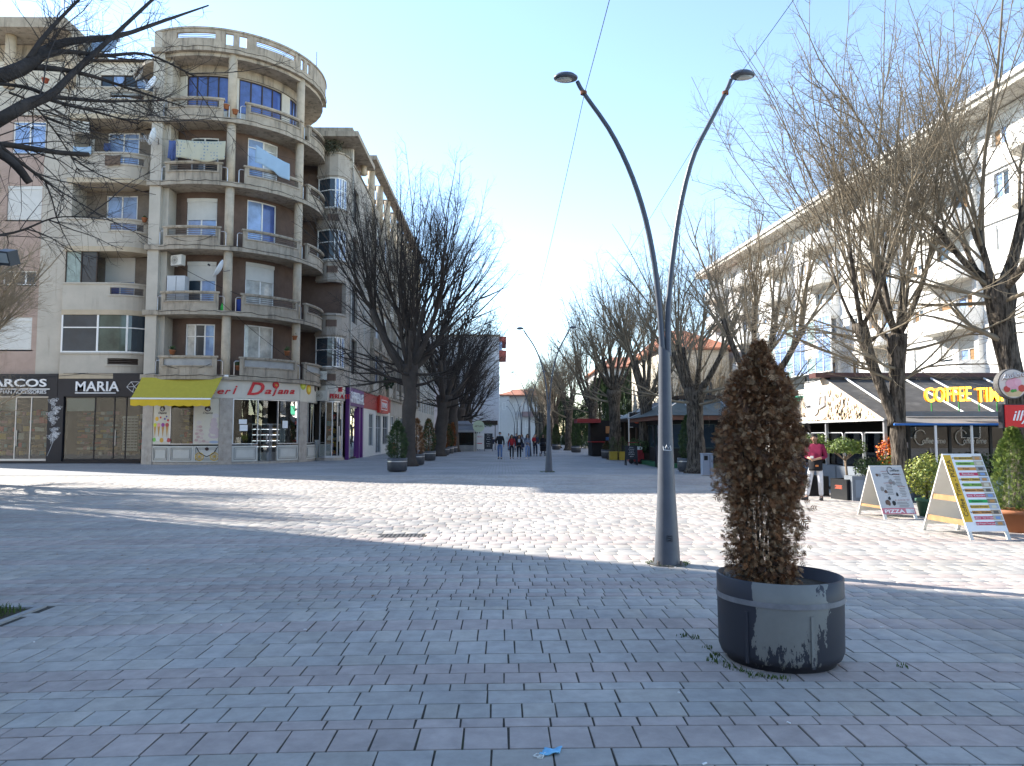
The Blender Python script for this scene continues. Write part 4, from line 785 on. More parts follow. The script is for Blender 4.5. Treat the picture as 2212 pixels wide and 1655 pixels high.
for u_, v in ((.8, 6.5), (3.2, 6.5), (5.2, 6.5), (.8, 3), (3.2, 3), (5.2, 3)): window(SFH, u_, u_ + 1.1, v, v + 1.5, fh, .02, 2)
window(line(x0, 150, x0 + 2, 150), .6, 1.3, 6.6, 8, fh, .02, 1); MB().box(x0 + 4.5, 150.4, 5.2, x1, 151.5, 6.2).build('balcony', mat('dull_balcony', (.3, .22, .22), .8), fh)
m_roof = mat('clay_tile_roof', (.34, .14, .085), .85, .2, var=.25, scale=2.5, dirt=(.45, .3, .2), dscale=(3, 3, 3), dmin=.55, dmax=.75)
def hip(name, parent, x0, y0, x1, y1, z, h, ins, ov=.5, m=None):
    a = [(x0 - ov, y0 - ov, z), (x1 + ov, y0 - ov, z), (x1 + ov, y1 + ov, z), (x0 - ov, y1 + ov, z)]; ym = (y0 + y1) / 2; r = [(x0 + ins, ym, z + h), (x1 - ins, ym, z + h)]
    d = [(p[0], p[1], p[2] - .2) for p in a]; b = MB().add(a + r + d, [(0, 1, 5, 4), (1, 2, 5), (2, 3, 4, 5), (3, 0, 4), (9, 8, 7, 6), (6, 7, 1, 0), (7, 8, 2, 1), (8, 9, 3, 2), (9, 6, 0, 3)])
    return b.build(name, m or m_roof, parent)
hip('roof', fh, x0, 150, x1, 165, zt, 1.4, 3)
rh = thing('tiled_roof_house', 'house with red tiled hipped roofs rising behind the white end building', 'house', (6, 182, 0)); x0, x1 = at(1078, 880, Y=178).x, at(1195, 880, Y=178).x; MB().box(x0, 178, -.03, x1, 196, 9.5).build('wall', mat('ochre_render', (.5, .4, .26), .9), rh); hip('roof', rh, x0, 178, x1, 196, 9.5, 3.4, 4); b = MB()
for x, y, z in ((x0 + 3, 184, 11.5), (x0 + 7.5, 185, 12)): b.box(x, y, z - 1.5, x + .9, y + .8, z + 1.2)
b.build('chimney', m_pink, rh)
# ================================================================== WHITE BUILDING ON THE RIGHT (sunlit)
wh = thing('white_balcony_building', 'long white sunlit apartment building with rows of rounded balconies above the cafe', 'apartment building', (27, 55, 0))
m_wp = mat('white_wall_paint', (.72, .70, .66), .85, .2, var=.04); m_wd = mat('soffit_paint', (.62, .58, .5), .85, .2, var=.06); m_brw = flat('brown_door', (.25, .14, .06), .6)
fx = lambda Y: 30 - .0735 * Y
SR = line(fx(84.5), 84.5, fx(22), 22); r3 = random.Random(5)
RF = [4.9, 7.85, 10.75, 13.6, 16.45, 19.35]
for k in range(5):
    z0, z1 = RF[k], RF[k + 1]; hs = []; u = 1.2
    while u < SR.L - 6:
        hs += [(u + .4, u + 1.5, z0 + .1, z0 + 2.35), (u + 2.0, u + 3.5, z0 + .95, z0 + 2.35), (u + 5.4, u + 6.5, z0 + .95, z0 + 2.35)]; u += 7.6
    wall(SR, 0, SR.L, -.3, 0, z0, z1, hs, 'facade_wall', m_wp, wh)
    for i, h in enumerate(hs): window(SR, *h, wh, -.12, 1 if i % 3 == 0 else 2, 0, r3.choice([0, 0, .5, .35, 1.0]) * .97, [r3.choice([m_glass, m_gcurt_sky, m_glass, m_brw]) for _ in range(2)], r3.choice([m_white, m_white, m_brw]))
    u = 1.0
    while u < SR.L - 6:
        e = [SR.P(u, 0, 0).xy, SR.P(u + .15, .7, 0).xy, SR.P(u + .6, 1.15, 0).xy, SR.P(u + 1.2, 1.3, 0).xy, SR.P(u + 3.2, 1.3, 0).xy, SR.P(u + 3.8, 1.15, 0).xy, SR.P(u + 4.25, .7, 0).xy, SR.P(u + 4.4, 0, 0).xy]; Q = Path(e)
        o = MB().sbox(Q, 0, Q.L, -.1, 0, z0 - .02, z0 + .95).build('balcony_wall', m_wp, wh); p3 = [(q[0], q[1], z0 - .24) for q in e] + [(q[0], q[1], z0 - .03) for q in e]; n = len(e)
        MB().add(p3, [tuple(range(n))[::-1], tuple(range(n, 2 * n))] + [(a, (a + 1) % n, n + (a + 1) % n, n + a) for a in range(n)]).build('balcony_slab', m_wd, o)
        u += 7.6
    MB().sbox(SR, 0, SR.L, .0, .12, z1 - .32, z1 - .1).build('string_course', m_wp, wh)
    if k < 5:
        for q in range(8): u = 4.95 + q * 7.6; MB().sbox(SR, u, u + .35, .002, .3, z0, z1).build('pilaster', m_wp, wh)
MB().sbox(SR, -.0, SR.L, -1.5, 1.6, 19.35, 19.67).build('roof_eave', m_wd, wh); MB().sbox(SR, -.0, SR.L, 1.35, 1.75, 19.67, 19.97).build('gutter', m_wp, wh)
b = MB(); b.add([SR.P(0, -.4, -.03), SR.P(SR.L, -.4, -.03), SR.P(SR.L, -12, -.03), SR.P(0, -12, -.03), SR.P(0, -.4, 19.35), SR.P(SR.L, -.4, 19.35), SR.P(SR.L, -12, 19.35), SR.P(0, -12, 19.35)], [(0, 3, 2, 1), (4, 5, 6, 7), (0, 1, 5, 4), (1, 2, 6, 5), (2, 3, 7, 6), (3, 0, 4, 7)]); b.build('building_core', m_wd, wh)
hs = [(2 + j * 4.4, 5.4 + j * 4.4, .4, 3.6) for j in range(13)]; wall(SR, 0, SR.L, -.3, .0, -.03, 4.9, hs, 'ground_floor_wall', m_wp, wh)
for h in hs: window(SR, *h, wh, -.1, 3, .7, 0, [m_glass] * 3, m_dk)
u0 = SR.u(1690, 760); u1 = SR.u(1832, 760); window(SR, u0, u1, 6.4, 10.7, wh, 1.32, 9, 1.6, 0, [mat('teal_glass', (.30, .42, .42), .1, .5, var=.3), m_gcurt_sky, m_gcurt_sky])
g = thing('shop_sign', 'green shop sign on the white building behind the cafe canopy', 'shop sign', SR.P(u0 + 2, .1, 4.6)); MB().sbox(SR, u0, u0 + 6, 0, .2, 3.9, 4.9).build('board', flat('green_sign', (.05, .28, .17), .4), g)
# red roofed villa further up on the right
vl = thing('red_roof_villa', 'pale two-storey villa with a red tiled roof standing behind the trees', 'house', (20, 80, 0)); x0, x1 = 16.0, 23.2; zt = at(1500, 752, Y=76).z; SV = line(x0, 76, x1, 76)
hs = [(u, u + .8, z, z + 1.9) for u in (.6, 2.0, 3.4, 4.8, 6.0) for z in (1.5, 5.6)]; wall(SV, 0, SV.L, -.3, 0, -.03, zt, hs, 'facade_wall', mat('villa_render', (.58, .52, .42), .9, var=.08), vl)
for h in hs: window(SV, *h, vl, -.1, 2, 0, 0, [m_glass, m_glass], m_dk)
SV2 = line(x0, 92, x0, 76); hs = [(u, u + .9, z, z + 1.9) for u in (1, 4, 7, 10, 13) for z in (1.5, 5.6)]; wall(SV2, 0, SV2.L - .3, -.3, 0, -.03, zt, hs, 'facade_wall', MATS['villa_render'], vl)
for h in hs: window(SV2, *h, vl, -.1, 2, 0, 0, [m_glass, m_glass], m_dk)
MB().box(x0 + .4, 76.4, 0, x1 - .1, 92, zt - .1).build('building_core', m_brown, vl); hip('roof', vl, x0, 76, x1, 92, zt, 2.9, 2.5, .6)
v2 = thing('cream_villa', 'cream house with balcony half hidden by the pollarded trees', 'house', (19, 105, 0)); S5 = line(13.5, 101, 22, 101)
hs = [(u, u + 1.0, z, z + 1.7) for u in (1, 3.4, 5.8) for z in (1.2, 4.6, 8)]; wall(S5, 0, S5.L, -.3, 0, -.03, 10.8, hs, 'facade_wall', m_wp, v2)
for h in hs: window(S5, *h, v2, -.1, 2)
S6 = line(13.5, 118, 13.5, 101); MB().box(13.5, 101.3, -.03, 22, 118, 10.8).build('wall', m_wp, v2); hip('roof', v2, 13.5, 101, 22, 118, 10.8, 2.2, 2.5); MB().box(14, 99.8, 4.1, 20, 101, 5.0).build('balcony', m_col, v2)
# ================================================================== BUILDING OUTSIDE THE FRAME that shades the square
sh = thing('side_street_building', 'tall grey corner building across the side street', 'apartment building', (-32, 22, 0)); m_sh = m_gr
FPT = [(-22.0, 23.5), (-22.0, -12), (-46, -12), (-46, 23.5)]; HH = 22
b = MB().prism(FPT[::-1], (0, 0, -.03), (1, 0, 0), (0, 1, 0), (0, 0, HH)); b.build('wall', m_sh, sh)
SH1 = line(-22.0, -12, -22.0, 23.5)
for k in range(6):
    for j in range(8): window(SH1, 1.5 + j * 3.9, 3.4 + j * 3.9, 1.2 + k * 3.5, 3.0 + k * 3.5, sh, .03, 2)

# ================================================================== BUILDING BEHIND THE VIEWER (closes the square, seen in reflections)
qb = thing('square_side_building', 'long beige building on the far side of the square, behind the viewer', 'building', (0, -55, 0)); MB().box(-60, -66, -.03, 62, -52, 17).build('wall', mat('dark_render', (.19, .16, .13), .9, var=.3, scale=.3), qb); SQ = line(62, -52, -60, -52)
for k in range(5):
    for j in range(15): window(SQ, 3 + j * 8, 5.4 + j * 8, 1.2 + k * 3.3, 3.1 + k * 3.3, qb, .05, 2)
# ================================================================== TREES
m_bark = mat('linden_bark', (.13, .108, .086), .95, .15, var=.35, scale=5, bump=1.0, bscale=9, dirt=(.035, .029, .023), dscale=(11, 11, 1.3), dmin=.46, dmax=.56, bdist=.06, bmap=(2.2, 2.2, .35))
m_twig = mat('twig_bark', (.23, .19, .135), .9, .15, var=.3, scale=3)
def norm(a): return a / np.maximum(1e-9, np.linalg.norm(a, axis=-1, keepdims=True))
def polyl(rng, p0, d, L, m, wob, up):
    """n curved lines of m points from p0 along d"""
    n = len(p0); P = np.zeros((n, m, 3)); P[:, 0] = p0; d = norm(d.copy()); st = (L / (m - 1))[:, None]
    for k in range(1, m):
        P[:, k] = P[:, k - 1] + d * st; d = d + rng.normal(0, wob, (n, 3)); d[:, 2] += up; d = norm(d)
    return P
def along(rng, P, per, t0, t1):
    n, m, _ = P.shape; idx = np.repeat(np.arange(n), per); t = rng.uniform(t0, t1, len(idx)); f = t * (m - 1); i = np.minimum(f.astype(int), m - 2); f = (f - i)[:, None]
    return idx, t, P[idx, i] * (1 - f) + P[idx, i + 1] * f, norm(P[idx, i + 1] - P[idx, i])
def side(rng, d, a): r = rng.normal(0, 1, d.shape); r = norm(r - d * np.sum(r * d, 1, keepdims=True)); return norm(d * math.cos(a) + r * math.sin(a))
def btubes(P, Rr, s):
    n, m, _ = P.shape; ax = norm(P[:, -1] - P[:, 0]); ref = np.where(np.abs(ax[:, 2:3]) < .9, np.array([[0, 0, 1.]]), np.array([[1., 0, 0]])); x = norm(np.cross(ax, ref)); y = np.cross(ax, x)
    a = np.arange(s) * 2 * math.pi / s; ring = x[:, None] * np.cos(a)[None, :, None] + y[:, None] * np.sin(a)[None, :, None]
    V = (P[:, :, None] + ring[:, None] * Rr[:, :, None, None]).reshape(-1, 3); b = (np.arange(n) * m * s)[:, None, None]; i = np.arange(m - 1)[None, :, None] * s; k = np.arange(s)[None, None]; k2 = (k + 1) % s
    return V, np.stack([b + i + k, b + i + k2, b + i + s + k2, b + i + s + k], -1).reshape(-1, 4)
class Geo:
    def __init__(s): s.V = []; s.F = []; s.n = 0
    def add(s, VF): V, F = VF[:2]; s.V.append(V); s.F.append(F + s.n); s.n += len(V)
    def mesh(s, name): return np_mesh(name, np.concatenate(s.V), np.concatenate(s.F))
def taper(n, m, r0, r1): return np.asarray(r0)[:, None] * (1 - np.linspace(0, 1, m))[None] + r1 * np.linspace(0, 1, m)[None]
def twigs(g, rng, S, per, sub, L, spread=.9, up=.05, t0=.12, r=.0068, subL=.36, minr=.0018):
    idx, t, p, d = along(rng, S, per, t0, 1.0); n = len(p); ln = L * (1.05 - .65 * t) * rng.uniform(.5, 1.25, n); T = polyl(rng, p, side(rng, d, spread), ln, 5, .13, up); g.add(btubes(T, taper(n, 5, np.full(n, r), minr), 3))
    if sub:
        i2, t2, p2, d2 = along(rng, T, sub, .2, 1.0); n2 = len(p2); U_ = polyl(rng, p2, side(rng, d2, .75), subL * rng.uniform(.4, 1.2, n2), 3, .15, up); g.add(btubes(U_, taper(n2, 3, np.full(n2, minr * 1.3), minr * .6), 3))
def knobby(b, pts, rad, n, rng, amp=.12):
    """trunk or limb with an irregular burled skin"""
    o = len(b.v); b.tube(pts, rad, n); q = len(b.v)
    for i in range(o, q):
        p = Vector(b.v[i]); k = (i - o) // n; c = Vector(pts[k]); dv = p - c; f = 1 + amp * (math.sin(p.x * 9 + p.z * 5) * .5 + math.sin(p.y * 11 - p.z * 7) * .5) + rng.uniform(-amp, amp) * .5; b.v[i] = tuple(c + dv * f)
def smooth_path(pts, m): 
    pts = [Vector(p) for p in pts]; out = []
    for k in range(m):
        f = k / (m - 1) * (len(pts) - 1); i = min(int(f), len(pts) - 2); t = f - i; p0 = pts[max(i - 1, 0)]; p1 = pts[i]; p2 = pts[i + 1]; p3 = pts[min(i + 2, len(pts) - 1)]
        out.append(.5 * ((2 * p1) + (p2 - p0) * t + (2 * p0 - 5 * p1 + 4 * p2 - p3) * t * t + (3 * p1 - p0 - 3 * p2 + p3) * t ** 3))
    return out
def tree_meshes(seed, fork=3.4, r=.34, limbs=6, lim_l=2.2, shoots=6, sh_l=4.6, per=13, sub=5, lean=(0, 0), low=2, trunk=None, extra=None, tw=1.25, sides=14):
    rng = np.random.default_rng(seed); rr = random.Random(seed); tb = MB(); g = Geo(); top = Vector((lean[0], lean[1], fork))
    if trunk: tpaths = trunk
    else: tpaths = [[(0, 0, -.05), (lean[0] * .15 + rr.uniform(-.06, .06), lean[1] * .15, fork * .35), (lean[0] * .5 + rr.uniform(-.08, .08), lean[1] * .5, fork * .7), tuple(top)]]
    ends = []
    for tp in tpaths:
        rs = tp[0][3] if len(tp[0]) > 3 else r; m = 12; pp = smooth_path([p[:3] for p in tp], m); rad = [rs * (1.0 + .45 * max(0, 1 - k / 2) ** 2 - .22 * k / m + .42 * math.exp(-((k - m + 1.5) / 1.6) ** 2)) for k in range(m)]; knobby(tb, pp, rad, sides, rr, .1); ends.append((pp[-1], pp[-1] - pp[-3], rs))
    S0 = []; D0 = []; L0 = []; R0 = []
    for ei, (tp_, dv, rs) in enumerate(ends):
        for k in range(limbs):
            a = 6.283 * (k + rr.uniform(-.25, .25)) / limbs + seed; el = rr.uniform(.55, 1.25) if k % 3 else rr.uniform(1.1, 1.4); L = lim_l * rr.uniform(.7, 1.2); d = Vector((math.cos(a) * math.cos(el), math.sin(a) * math.cos(el), math.sin(el))); st = tp_ - dv.normalized() * rr.uniform(.02, .7)
            p1 = st + d * L * .5 + Vector((0, 0, -.05)); p2 = st + d * L + Vector((0, 0, L * .16)); r0 = rs * rr.uniform(.32, .48); pp = smooth_path([st, p1, p2], 7); knobby(tb, pp, [r0 * (1 - .45 * q / 6) for q in range(6)] + [r0 * .68], 8, rr, .12)
            out = Vector((math.cos(a), math.sin(a), 0))
            for q in range(shoots):
                f = rr.uniform(.55, 1.0) if q else 1.0; i = min(5, int(f * 6)); s = pp[i].lerp(pp[i + 1], f * 6 - i); e2 = rr.uniform(.75, 1.5); a2 = a + rr.gauss(0, .7); dd = Vector((math.cos(a2) * math.cos(e2), math.sin(a2) * math.cos(e2), math.sin(e2))) + out * .1
                S0.append(s); D0.append(dd); L0.append(sh_l * rr.uniform(.65, 1.1) * (.75 + .25 * math.sin(e2))); R0.append(r0 * rr.uniform(.22, .42))
        for k in range(low):      # drooping low side branches
            a = rr.uniform(0, 6.283); s = tp_ - dv.normalized() * rr.uniform(.2, .9); S0.append(s); D0.append(Vector((math.cos(a), math.sin(a), rr.uniform(-.05, .35)))); L0.append(sh_l * rr.uniform(.45, .8)); R0.append(rs * .2)
    if extra:
        for (s, dd, L, r0) in extra: S0.append(Vector(s)); D0.append(Vector(dd)); L0.append(L); R0.append(r0)
    P = polyl(rng, np.array(S0), np.array(D0), np.array(L0), 9, .07, .035); n = len(P); g.add(btubes(P, taper(n, 9, np.array(R0), .006), 6))
    n2 = max(1, int(3)); idx, t, p, d = along(rng, P, n2, .12, .7); B = polyl(rng, p, side(rng, d, .42), sh_l * .55 * (1.1 - t) * rng.uniform(.6, 1.1, len(p)), 7, .08, .05); g.add(btubes(B, taper(len(p), 7, np.array(R0)[idx] * .5, .005), 4))
    twigs(g, rng, P, per, sub, tw); twigs(g, rng, B, max(2, per // 2), sub, tw * .75)
    tm = bpy.data.meshes.new('trunk'); tm.from_pydata(tb.v, [], tb.f); tm.materials.append(m_bark); tm.polygons.foreach_set('use_smooth', [True] * len(tm.polygons)); cm = g.mesh('crown'); cm.materials.append(m_twig); return tm, cm
m_blbark = mat('backlit_bark', (.05, .042, .037), .95, .15, var=.35, scale=5, bump=1.0, bscale=9, bdist=.04); m_bltwig = mat('backlit_twig', (.06, .05, .043), .9, var=.3)  # copies of bark and twig darkened in colour to look backlit
def plant_tree(meshes, loc, label, group, rz=0.0, sc=1.0, name='linden_tree', dark=False):
    t = thing(name, label, 'tree', loc, group, rz); t.scale = (sc, sc, sc) if not hasattr(sc, '__len__') else sc
    for nme, me in zip(('trunk', 'crown'), meshes): o = bpy.data.objects.new(nme, me); COL.objects.link(o); o.parent = t
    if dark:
        for o, m in zip(t.children, (m_blbark, m_bltwig)): o.material_slots[0].link = 'OBJECT'; o.material_slots[0].material = m
    return t
TA = tree_meshes(1, 3.5, .36, 6, 2.2, 6, 5.0, 15, 5); TB = tree_meshes(2, 3.3, .33, 5, 2.5, 7, 4.7, 14, 5, lean=(.3, .1)); TC = tree_meshes(3, 3.7, .38, 7, 2.0, 6, 5.2, 14, 5, lean=(-.2, .2))
TF = [tree_meshes(10 + k, 3.5, .34, 6, 2.2, 6, 4.8, 10, 4, low=1, sides=10) for k in range(3)]
gl = 'bare lindens along the shop side of the street'; gr_ = 'bare lindens along the cafe side of the street'
TL1 = tree_meshes(21, 4.0, .36, 9, 2.6, 8, 6.6, 20, 5, low=6, tw=1.6, extra=[((0, 0, 3.9), (1.1, -.1, .75), 6.5, .08), ((0, 0, 4.2), (1, .2, 1.0), 7, .08), ((0, 0, 3.9), (-1, 0, .12), 4.2, .05), ((0, 0, 4.4), (-1, .2, .5), 5, .05), ((.3, 0, 4.2), (1, -.3, .5), 6.2, .06), ((0, 0, 4.3), (.9, .4, .3), 5, .05), ((0, 0, 4.2), (.2, -1, .8), 6, .06)])
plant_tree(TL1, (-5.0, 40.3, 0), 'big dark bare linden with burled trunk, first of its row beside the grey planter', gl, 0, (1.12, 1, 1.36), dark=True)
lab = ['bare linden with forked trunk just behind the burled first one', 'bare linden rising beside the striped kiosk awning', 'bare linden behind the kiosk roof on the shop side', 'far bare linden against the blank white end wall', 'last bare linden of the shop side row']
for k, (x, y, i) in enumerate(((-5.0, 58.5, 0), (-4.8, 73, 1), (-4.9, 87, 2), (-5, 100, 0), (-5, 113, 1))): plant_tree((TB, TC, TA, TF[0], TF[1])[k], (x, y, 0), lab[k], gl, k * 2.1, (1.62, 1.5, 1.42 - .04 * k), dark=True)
# cafe side: two near lindens in the sun, one right behind the dead conifer, then the row
fk = [[(0.12, 0, -.05, .2), (.14, 0, .9), (.14, 0, 1.8), (.16, .0, 3.2), (.2, 0, 4.2)], [(.08, -.02, 1.95, .145), (-.12, 0, 2.5), (-.42, .05, 3.4), (-.7, .1, 4.5)]]
TR1 = tree_meshes(31, 4.2, .27, 6, 1.8, 6, 6.6, 16, 5, trunk=fk, low=3, tw=1.35, extra=[((0.1, 0, 3.0), (-1, -.2, .35), 1.6, .055), ((0.2, 0, 3.0), (1, -.2, .5), 1.7, .05), ((-.45, 0, 3.4), (-1, .1, .25), 3.2, .035), ((-.7, 0, 4.0), (-1, -.3, .2), 3.4, .035), ((-.6, 0, 4.2), (-1, .4, .3), 3.4, .03)])
plant_tree(TR1, (9.75, 18.6, 0), 'sunlit bare linden with a trunk forking low in front of the cafe', gr_)
tk = [[(0, 0, -.05, .27), (.1, 0, 1.2), (.1, 0, 2.6), (-.12, .05, 4.0), (-.2, 0, 5.3)]]
TR2 = tree_meshes(35, 5.3, .36, 6, 1.9, 6, 6.8, 16, 5, trunk=tk, low=3, tw=1.35, extra=[((-.05, 0, 3.8), (-1, -.1, .35), 1.5, .085), ((-.1, 0, 5.0), (-1, 0, .5), 4.2, .05), ((-.1, 0, 4.8), (-1, -.2, .15), 4.2, .04)])
plant_tree(TR2, (11.85, 17.2, 0), 'sunlit bare linden with a thick knotty trunk behind the round ice cream sign', gr_)
plant_tree(TB, (8.9, 26.3, 0), 'bare linden whose crown shows above the dead brown conifer', gr_, 1.0, (1, 1, 1.05))
TR3 = tree_meshes(41, 3.7, .40, 6, 2.1, 6, 6.0, 15, 5, low=3)
plant_tree(TR3, (8.55, 33.0, 0), 'bare linden with whitewashed trunk foot beside the grey litter bin', gr_, .5)
lr_ = ['slim bare linden between the dark green kiosk and the chalkboard', 'bare linden behind the lamp post next to the yellow pots', 'bare linden with a wide fork by the pizza kiosk', 'bare linden standing alone beside the tall green conifer', 'bare linden further along between two planters', 'distant bare linden of the cafe side row, fourth from its end', 'distant bare linden, third from the end of its row', 'distant bare linden, second from the end of its row', 'last bare linden of the cafe side row']
for k, (x, y) in enumerate(((8.4, 43.8), (7.6, 50.5), (7.7, 62.5), (7.0, 79), (6.7, 92), (6.7, 104), (6.6, 117), (6.6, 130), (6.6, 143))): plant_tree((TA, TC, TB, TA, TC, TF[0], TF[1], TF[2], TF[0])[k], (x, y, 0), lr_[k], gr_, k * 1.7 + .4, (1.12, 1.12, 1.2 + .06 * (k % 3)))
for k, (x, y) in enumerate(((14.5, 66, ), (16, 58), (-3.5, 128), (9.5, 152), (13, 140))): plant_tree(TF[k % 3], (x, y, 0), ['bare tree behind the pavilion roof', 'bare tree between the dark pavilion and the white building', 'thin bare tree before the white end wall', 'bare tree beyond the end of the cafe row', 'bare tree off the street beyond the green conifers'][k], 'other bare trees', k * 1.3, .9)
# tree just outside the frame whose boughs hang into the picture, and one farther left in the sun
nt = thing('linden_tree', 'dark heavy boughs of a near tree reaching in across the sky, some sawn off short', 'tree', (-6.0, 6.95, 0), 'bare trees beside the square'); b = MB(); g = Geo(); rng = np.random.default_rng(77); rr = random.Random(9)
knobby(b, smooth_path([(-6.0, 6.95, -.05), (-6.0, 6.95, 1.5), (-5.95, 7.0, 3.2), (-5.9, 7.05, 4.6), (-5.95, 7.2, 6.2), (-6.1, 7.5, 8.4)], 18), [.4 - .012 * k for k in range(11)] + [.25, .19, .14, .11, .08, .05, .02], 14, rr)
def bough(px3, r0, r1, m=16, n=9, st=None, per=26, L=.75):
    pts = [at(x, y, Y=Y) for x, y, Y in px3]
    if st is not None: pts = [Vector(st)] + pts
    r0 *= .62; r1 *= .62; pp = smooth_path(pts, m); rad = [r0 + (r1 - r0) * k / (m - 1) for k in range(m)]; knobby(b, pp, rad, n, rr, .1 if r0 > .05 else .05); P = np.array([[list(p) for p in pp]])
    if per: twigs(g, rng, P, per, 4, L, .9, .03, .25, .006, .28, .0016)
    idx, t, p, d = along(rng, P, 4 if per else 0, .3, 1.0)
    if per: B = polyl(rng, p, side(rng, d, .55), np.full(len(p), 1.2) * rng.uniform(.6, 1.2, len(p)), 7, .09, .03); g.add(btubes(B, taper(len(p), 7, np.full(len(p), .008), .003), 4)); twigs(g, rng, B, 7, 3, .45, .9, .03, .1, .004, .2, .0014)
T0 = (-5.9, 7.05, 4.5)
bough([(-120, 200, 7.1), (0, 165, 7.4), (60, 140, 7.6), (105, 105, 7.9), (160, 88, 8.3), (250, 80, 9), (340, 50, 9.8), (450, 12, 10.8)], .15, .018, st=T0); bough([(70, 135, 7.65), (130, 112, 7.9), (230, 120, 8.5), (320, 118, 9), (420, 165, 9.4)], .055, .014)
bough([(70, 145, 7.65), (130, 150, 7.9), (200, 165, 8.3), (290, 195, 8.8), (400, 232, 9.4)], .055, .012); bough([(60, 130, 7.6), (95, 80, 7.7), (130, 40, 7.9), (190, -20, 8.3)], .05, .02)
bough([(-120, 330, 7.0), (0, 258, 7.1), (60, 225, 7.3), (110, 205, 7.6), (165, 150, 8), (240, 82, 8.6), (350, -20, 9.4)], .125, .025, st=(-5.95, 7, 3.6)); bough([(100, 208, 7.55), (160, 214, 7.9), (240, 219, 8.4), (360, 217, 9)], .045, .014)
bough([(100, 212, 7.55), (140, 225, 7.7), (200, 240, 8.1), (300, 268, 8.6)], .04, .012); bough([(105, 208, 7.6), (60, 190, 7.5), (0, 182, 7.3), (-60, 185, 7.0)], .035, .02)
bough([(-90, 320, 6.9), (0, 312, 6.9), (60, 320, 7.05), (130, 330, 7.3), (192, 334, 7.5)], .05, .036, st=(-5.95, 7, 3.3), per=6); bough([(-60, 300, 6.6), (0, 332, 6.7), (35, 358, 6.75), (64, 395, 6.85)], .085, .055, st=(-5.95, 7, 3.5), per=0); bough([(0, 316, 6.75), (50, 355, 6.95), (108, 398, 7.2)], .035, .02, per=6)
bough([(20, 200, 7.2), (70, 225, 7.4), (130, 300, 7.8), (170, 370, 8)], .02, .006, per=18); bough([(-60, 520, 7), (40, 500, 7.4), (120, 470, 7.8), (200, 470, 8.2)], .03, .006, per=20, st=(-5.95, 7, 3.2))
b.build('trunk', mat('backlit_bark', (.05, .042, .037), .95, .15, var=.35, scale=5, bump=1.0, bscale=9, bdist=.04), nt, True); link('crown', g.mesh('crown'), mat('backlit_twig', (.07, .058, .05), .9, var=.3), nt)  # near boughs likewise: backlit darkness put into the bark and twig colour
TN = tree_meshes(51, 3.0, .34, 7, 2.4, 6, 4.4, 18, 5, low=9, tw=1.4); plant_tree(TN, (-18.9, 26.3, 0), 'fine sunlit bare twigs hanging in front of the pink and beige walls', 'bare trees beside the square', .3, (1.05, 1.05, 1.0))
TN2 = tree_meshes(52, 3.2, .34, 7, 2.3, 6, 4.6, 16, 5, low=6, tw=1.4); plant_tree(TN2, (-17.6, 21.6, 0), 'bare linden off to the side whose streaky shadow crosses the sunlit paving', 'bare trees beside the square', .9, (1.05, 1.05, 1.1)); plant_tree(TN, (-21.5, 25.0, 0), 'bare linden standing outside the view by the side street', 'bare trees beside the square', 2.2, 1.15)
# ================================================================== CONIFERS
def spray_mesh(k=3):
    V = []; F = []
    def rh(a, b, w):
        a, b = Vector(a), Vector(b); d = b - a; s = Vector((-d.y, d.x, 0)).normalized() * w; i = len(V); V.extend([tuple(a), tuple(a + d * .5 + s + Vector((0, 0, .02))), tuple(b), tuple(a + d * .5 - s)]); F.append((i, i + 1, i + 2, i + 3))
    rh((0, 0, 0), (0, 1, .05), .05)
    for j in range(k):
        y = .15 + .75 * j / k; l = .55 * (1 - .55 * j / k)
        for s in (-1, 1): rh((0, y, 0), (s * l * .75, y + l * .75, .06 * s), .06)
    return V, F
SPR = {3: spray_mesh(3), 1: spray_mesh(1), 2: spray_mesh(2)}
def conifer(seed, prof, H, n, size, lumps=6, amp=.14, k=3, cols=None, droop=.0, dens=None, rmin=.55, tilt=.9):
    rng = np.random.default_rng(seed); z = rng.uniform(0, 1, n * 2)
    if dens: z = z[rng.uniform(0, 1, len(z)) < np.interp(z, [d[0] for d in dens], [d[1] for d in dens])]
    z = z[:n]; n = len(z); a = rng.uniform(0, 6.283, n); base = np.interp(z, [p[0] for p in prof], [p[1] for p in prof])
    lum = 1 + amp * np.sin(a * lumps + seed + z * 7) * np.cos(z * 23 + a * 2) + amp * .7 * np.sin(a * 3 + z * 15 + seed)
    rad = base * lum * (rmin + (1 - rmin) * np.sqrt(rng.uniform(0, 1, n))); p = np.stack([rad * np.cos(a), rad * np.sin(a), z * H], 1)
    out = np.stack([np.cos(a), np.sin(a), np.zeros(n)], 1); d = norm(out * rng.uniform(.3, 1.0, (n, 1)) + np.array([[0, 0, 1.]]) * (tilt - droop * rng.uniform(0, 2.2, n))[:, None] + rng.normal(0, .35, (n, 3)))
    x = norm(np.cross(d, norm(rng.normal(0, 1, (n, 3)) + np.cross(out, [0, 0, 1.]) * 0.3))); zz = np.cross(x, d); s = size * rng.uniform(.55, 1.3, n); T = np.zeros((n, 4, 4)); T[:, :3, 0] = x * s[:, None]; T[:, :3, 1] = d * s[:, None]; T[:, :3, 2] = zz * s[:, None]; T[:, :3, 3] = p; T[:, 3, 3] = 1
    c = np.array(cols)[rng.integers(0, len(cols), n)] * rng.uniform(.65, 1.35, (n, 1)); V, F, C = scatter(*SPR[k], T, c); return np_mesh('foliage', V, F, C)
m_fol = mat('conifer_foliage', (1, 1, 1), .7, .2, var=.1, scale=4, attr='tint', transl=0.0)
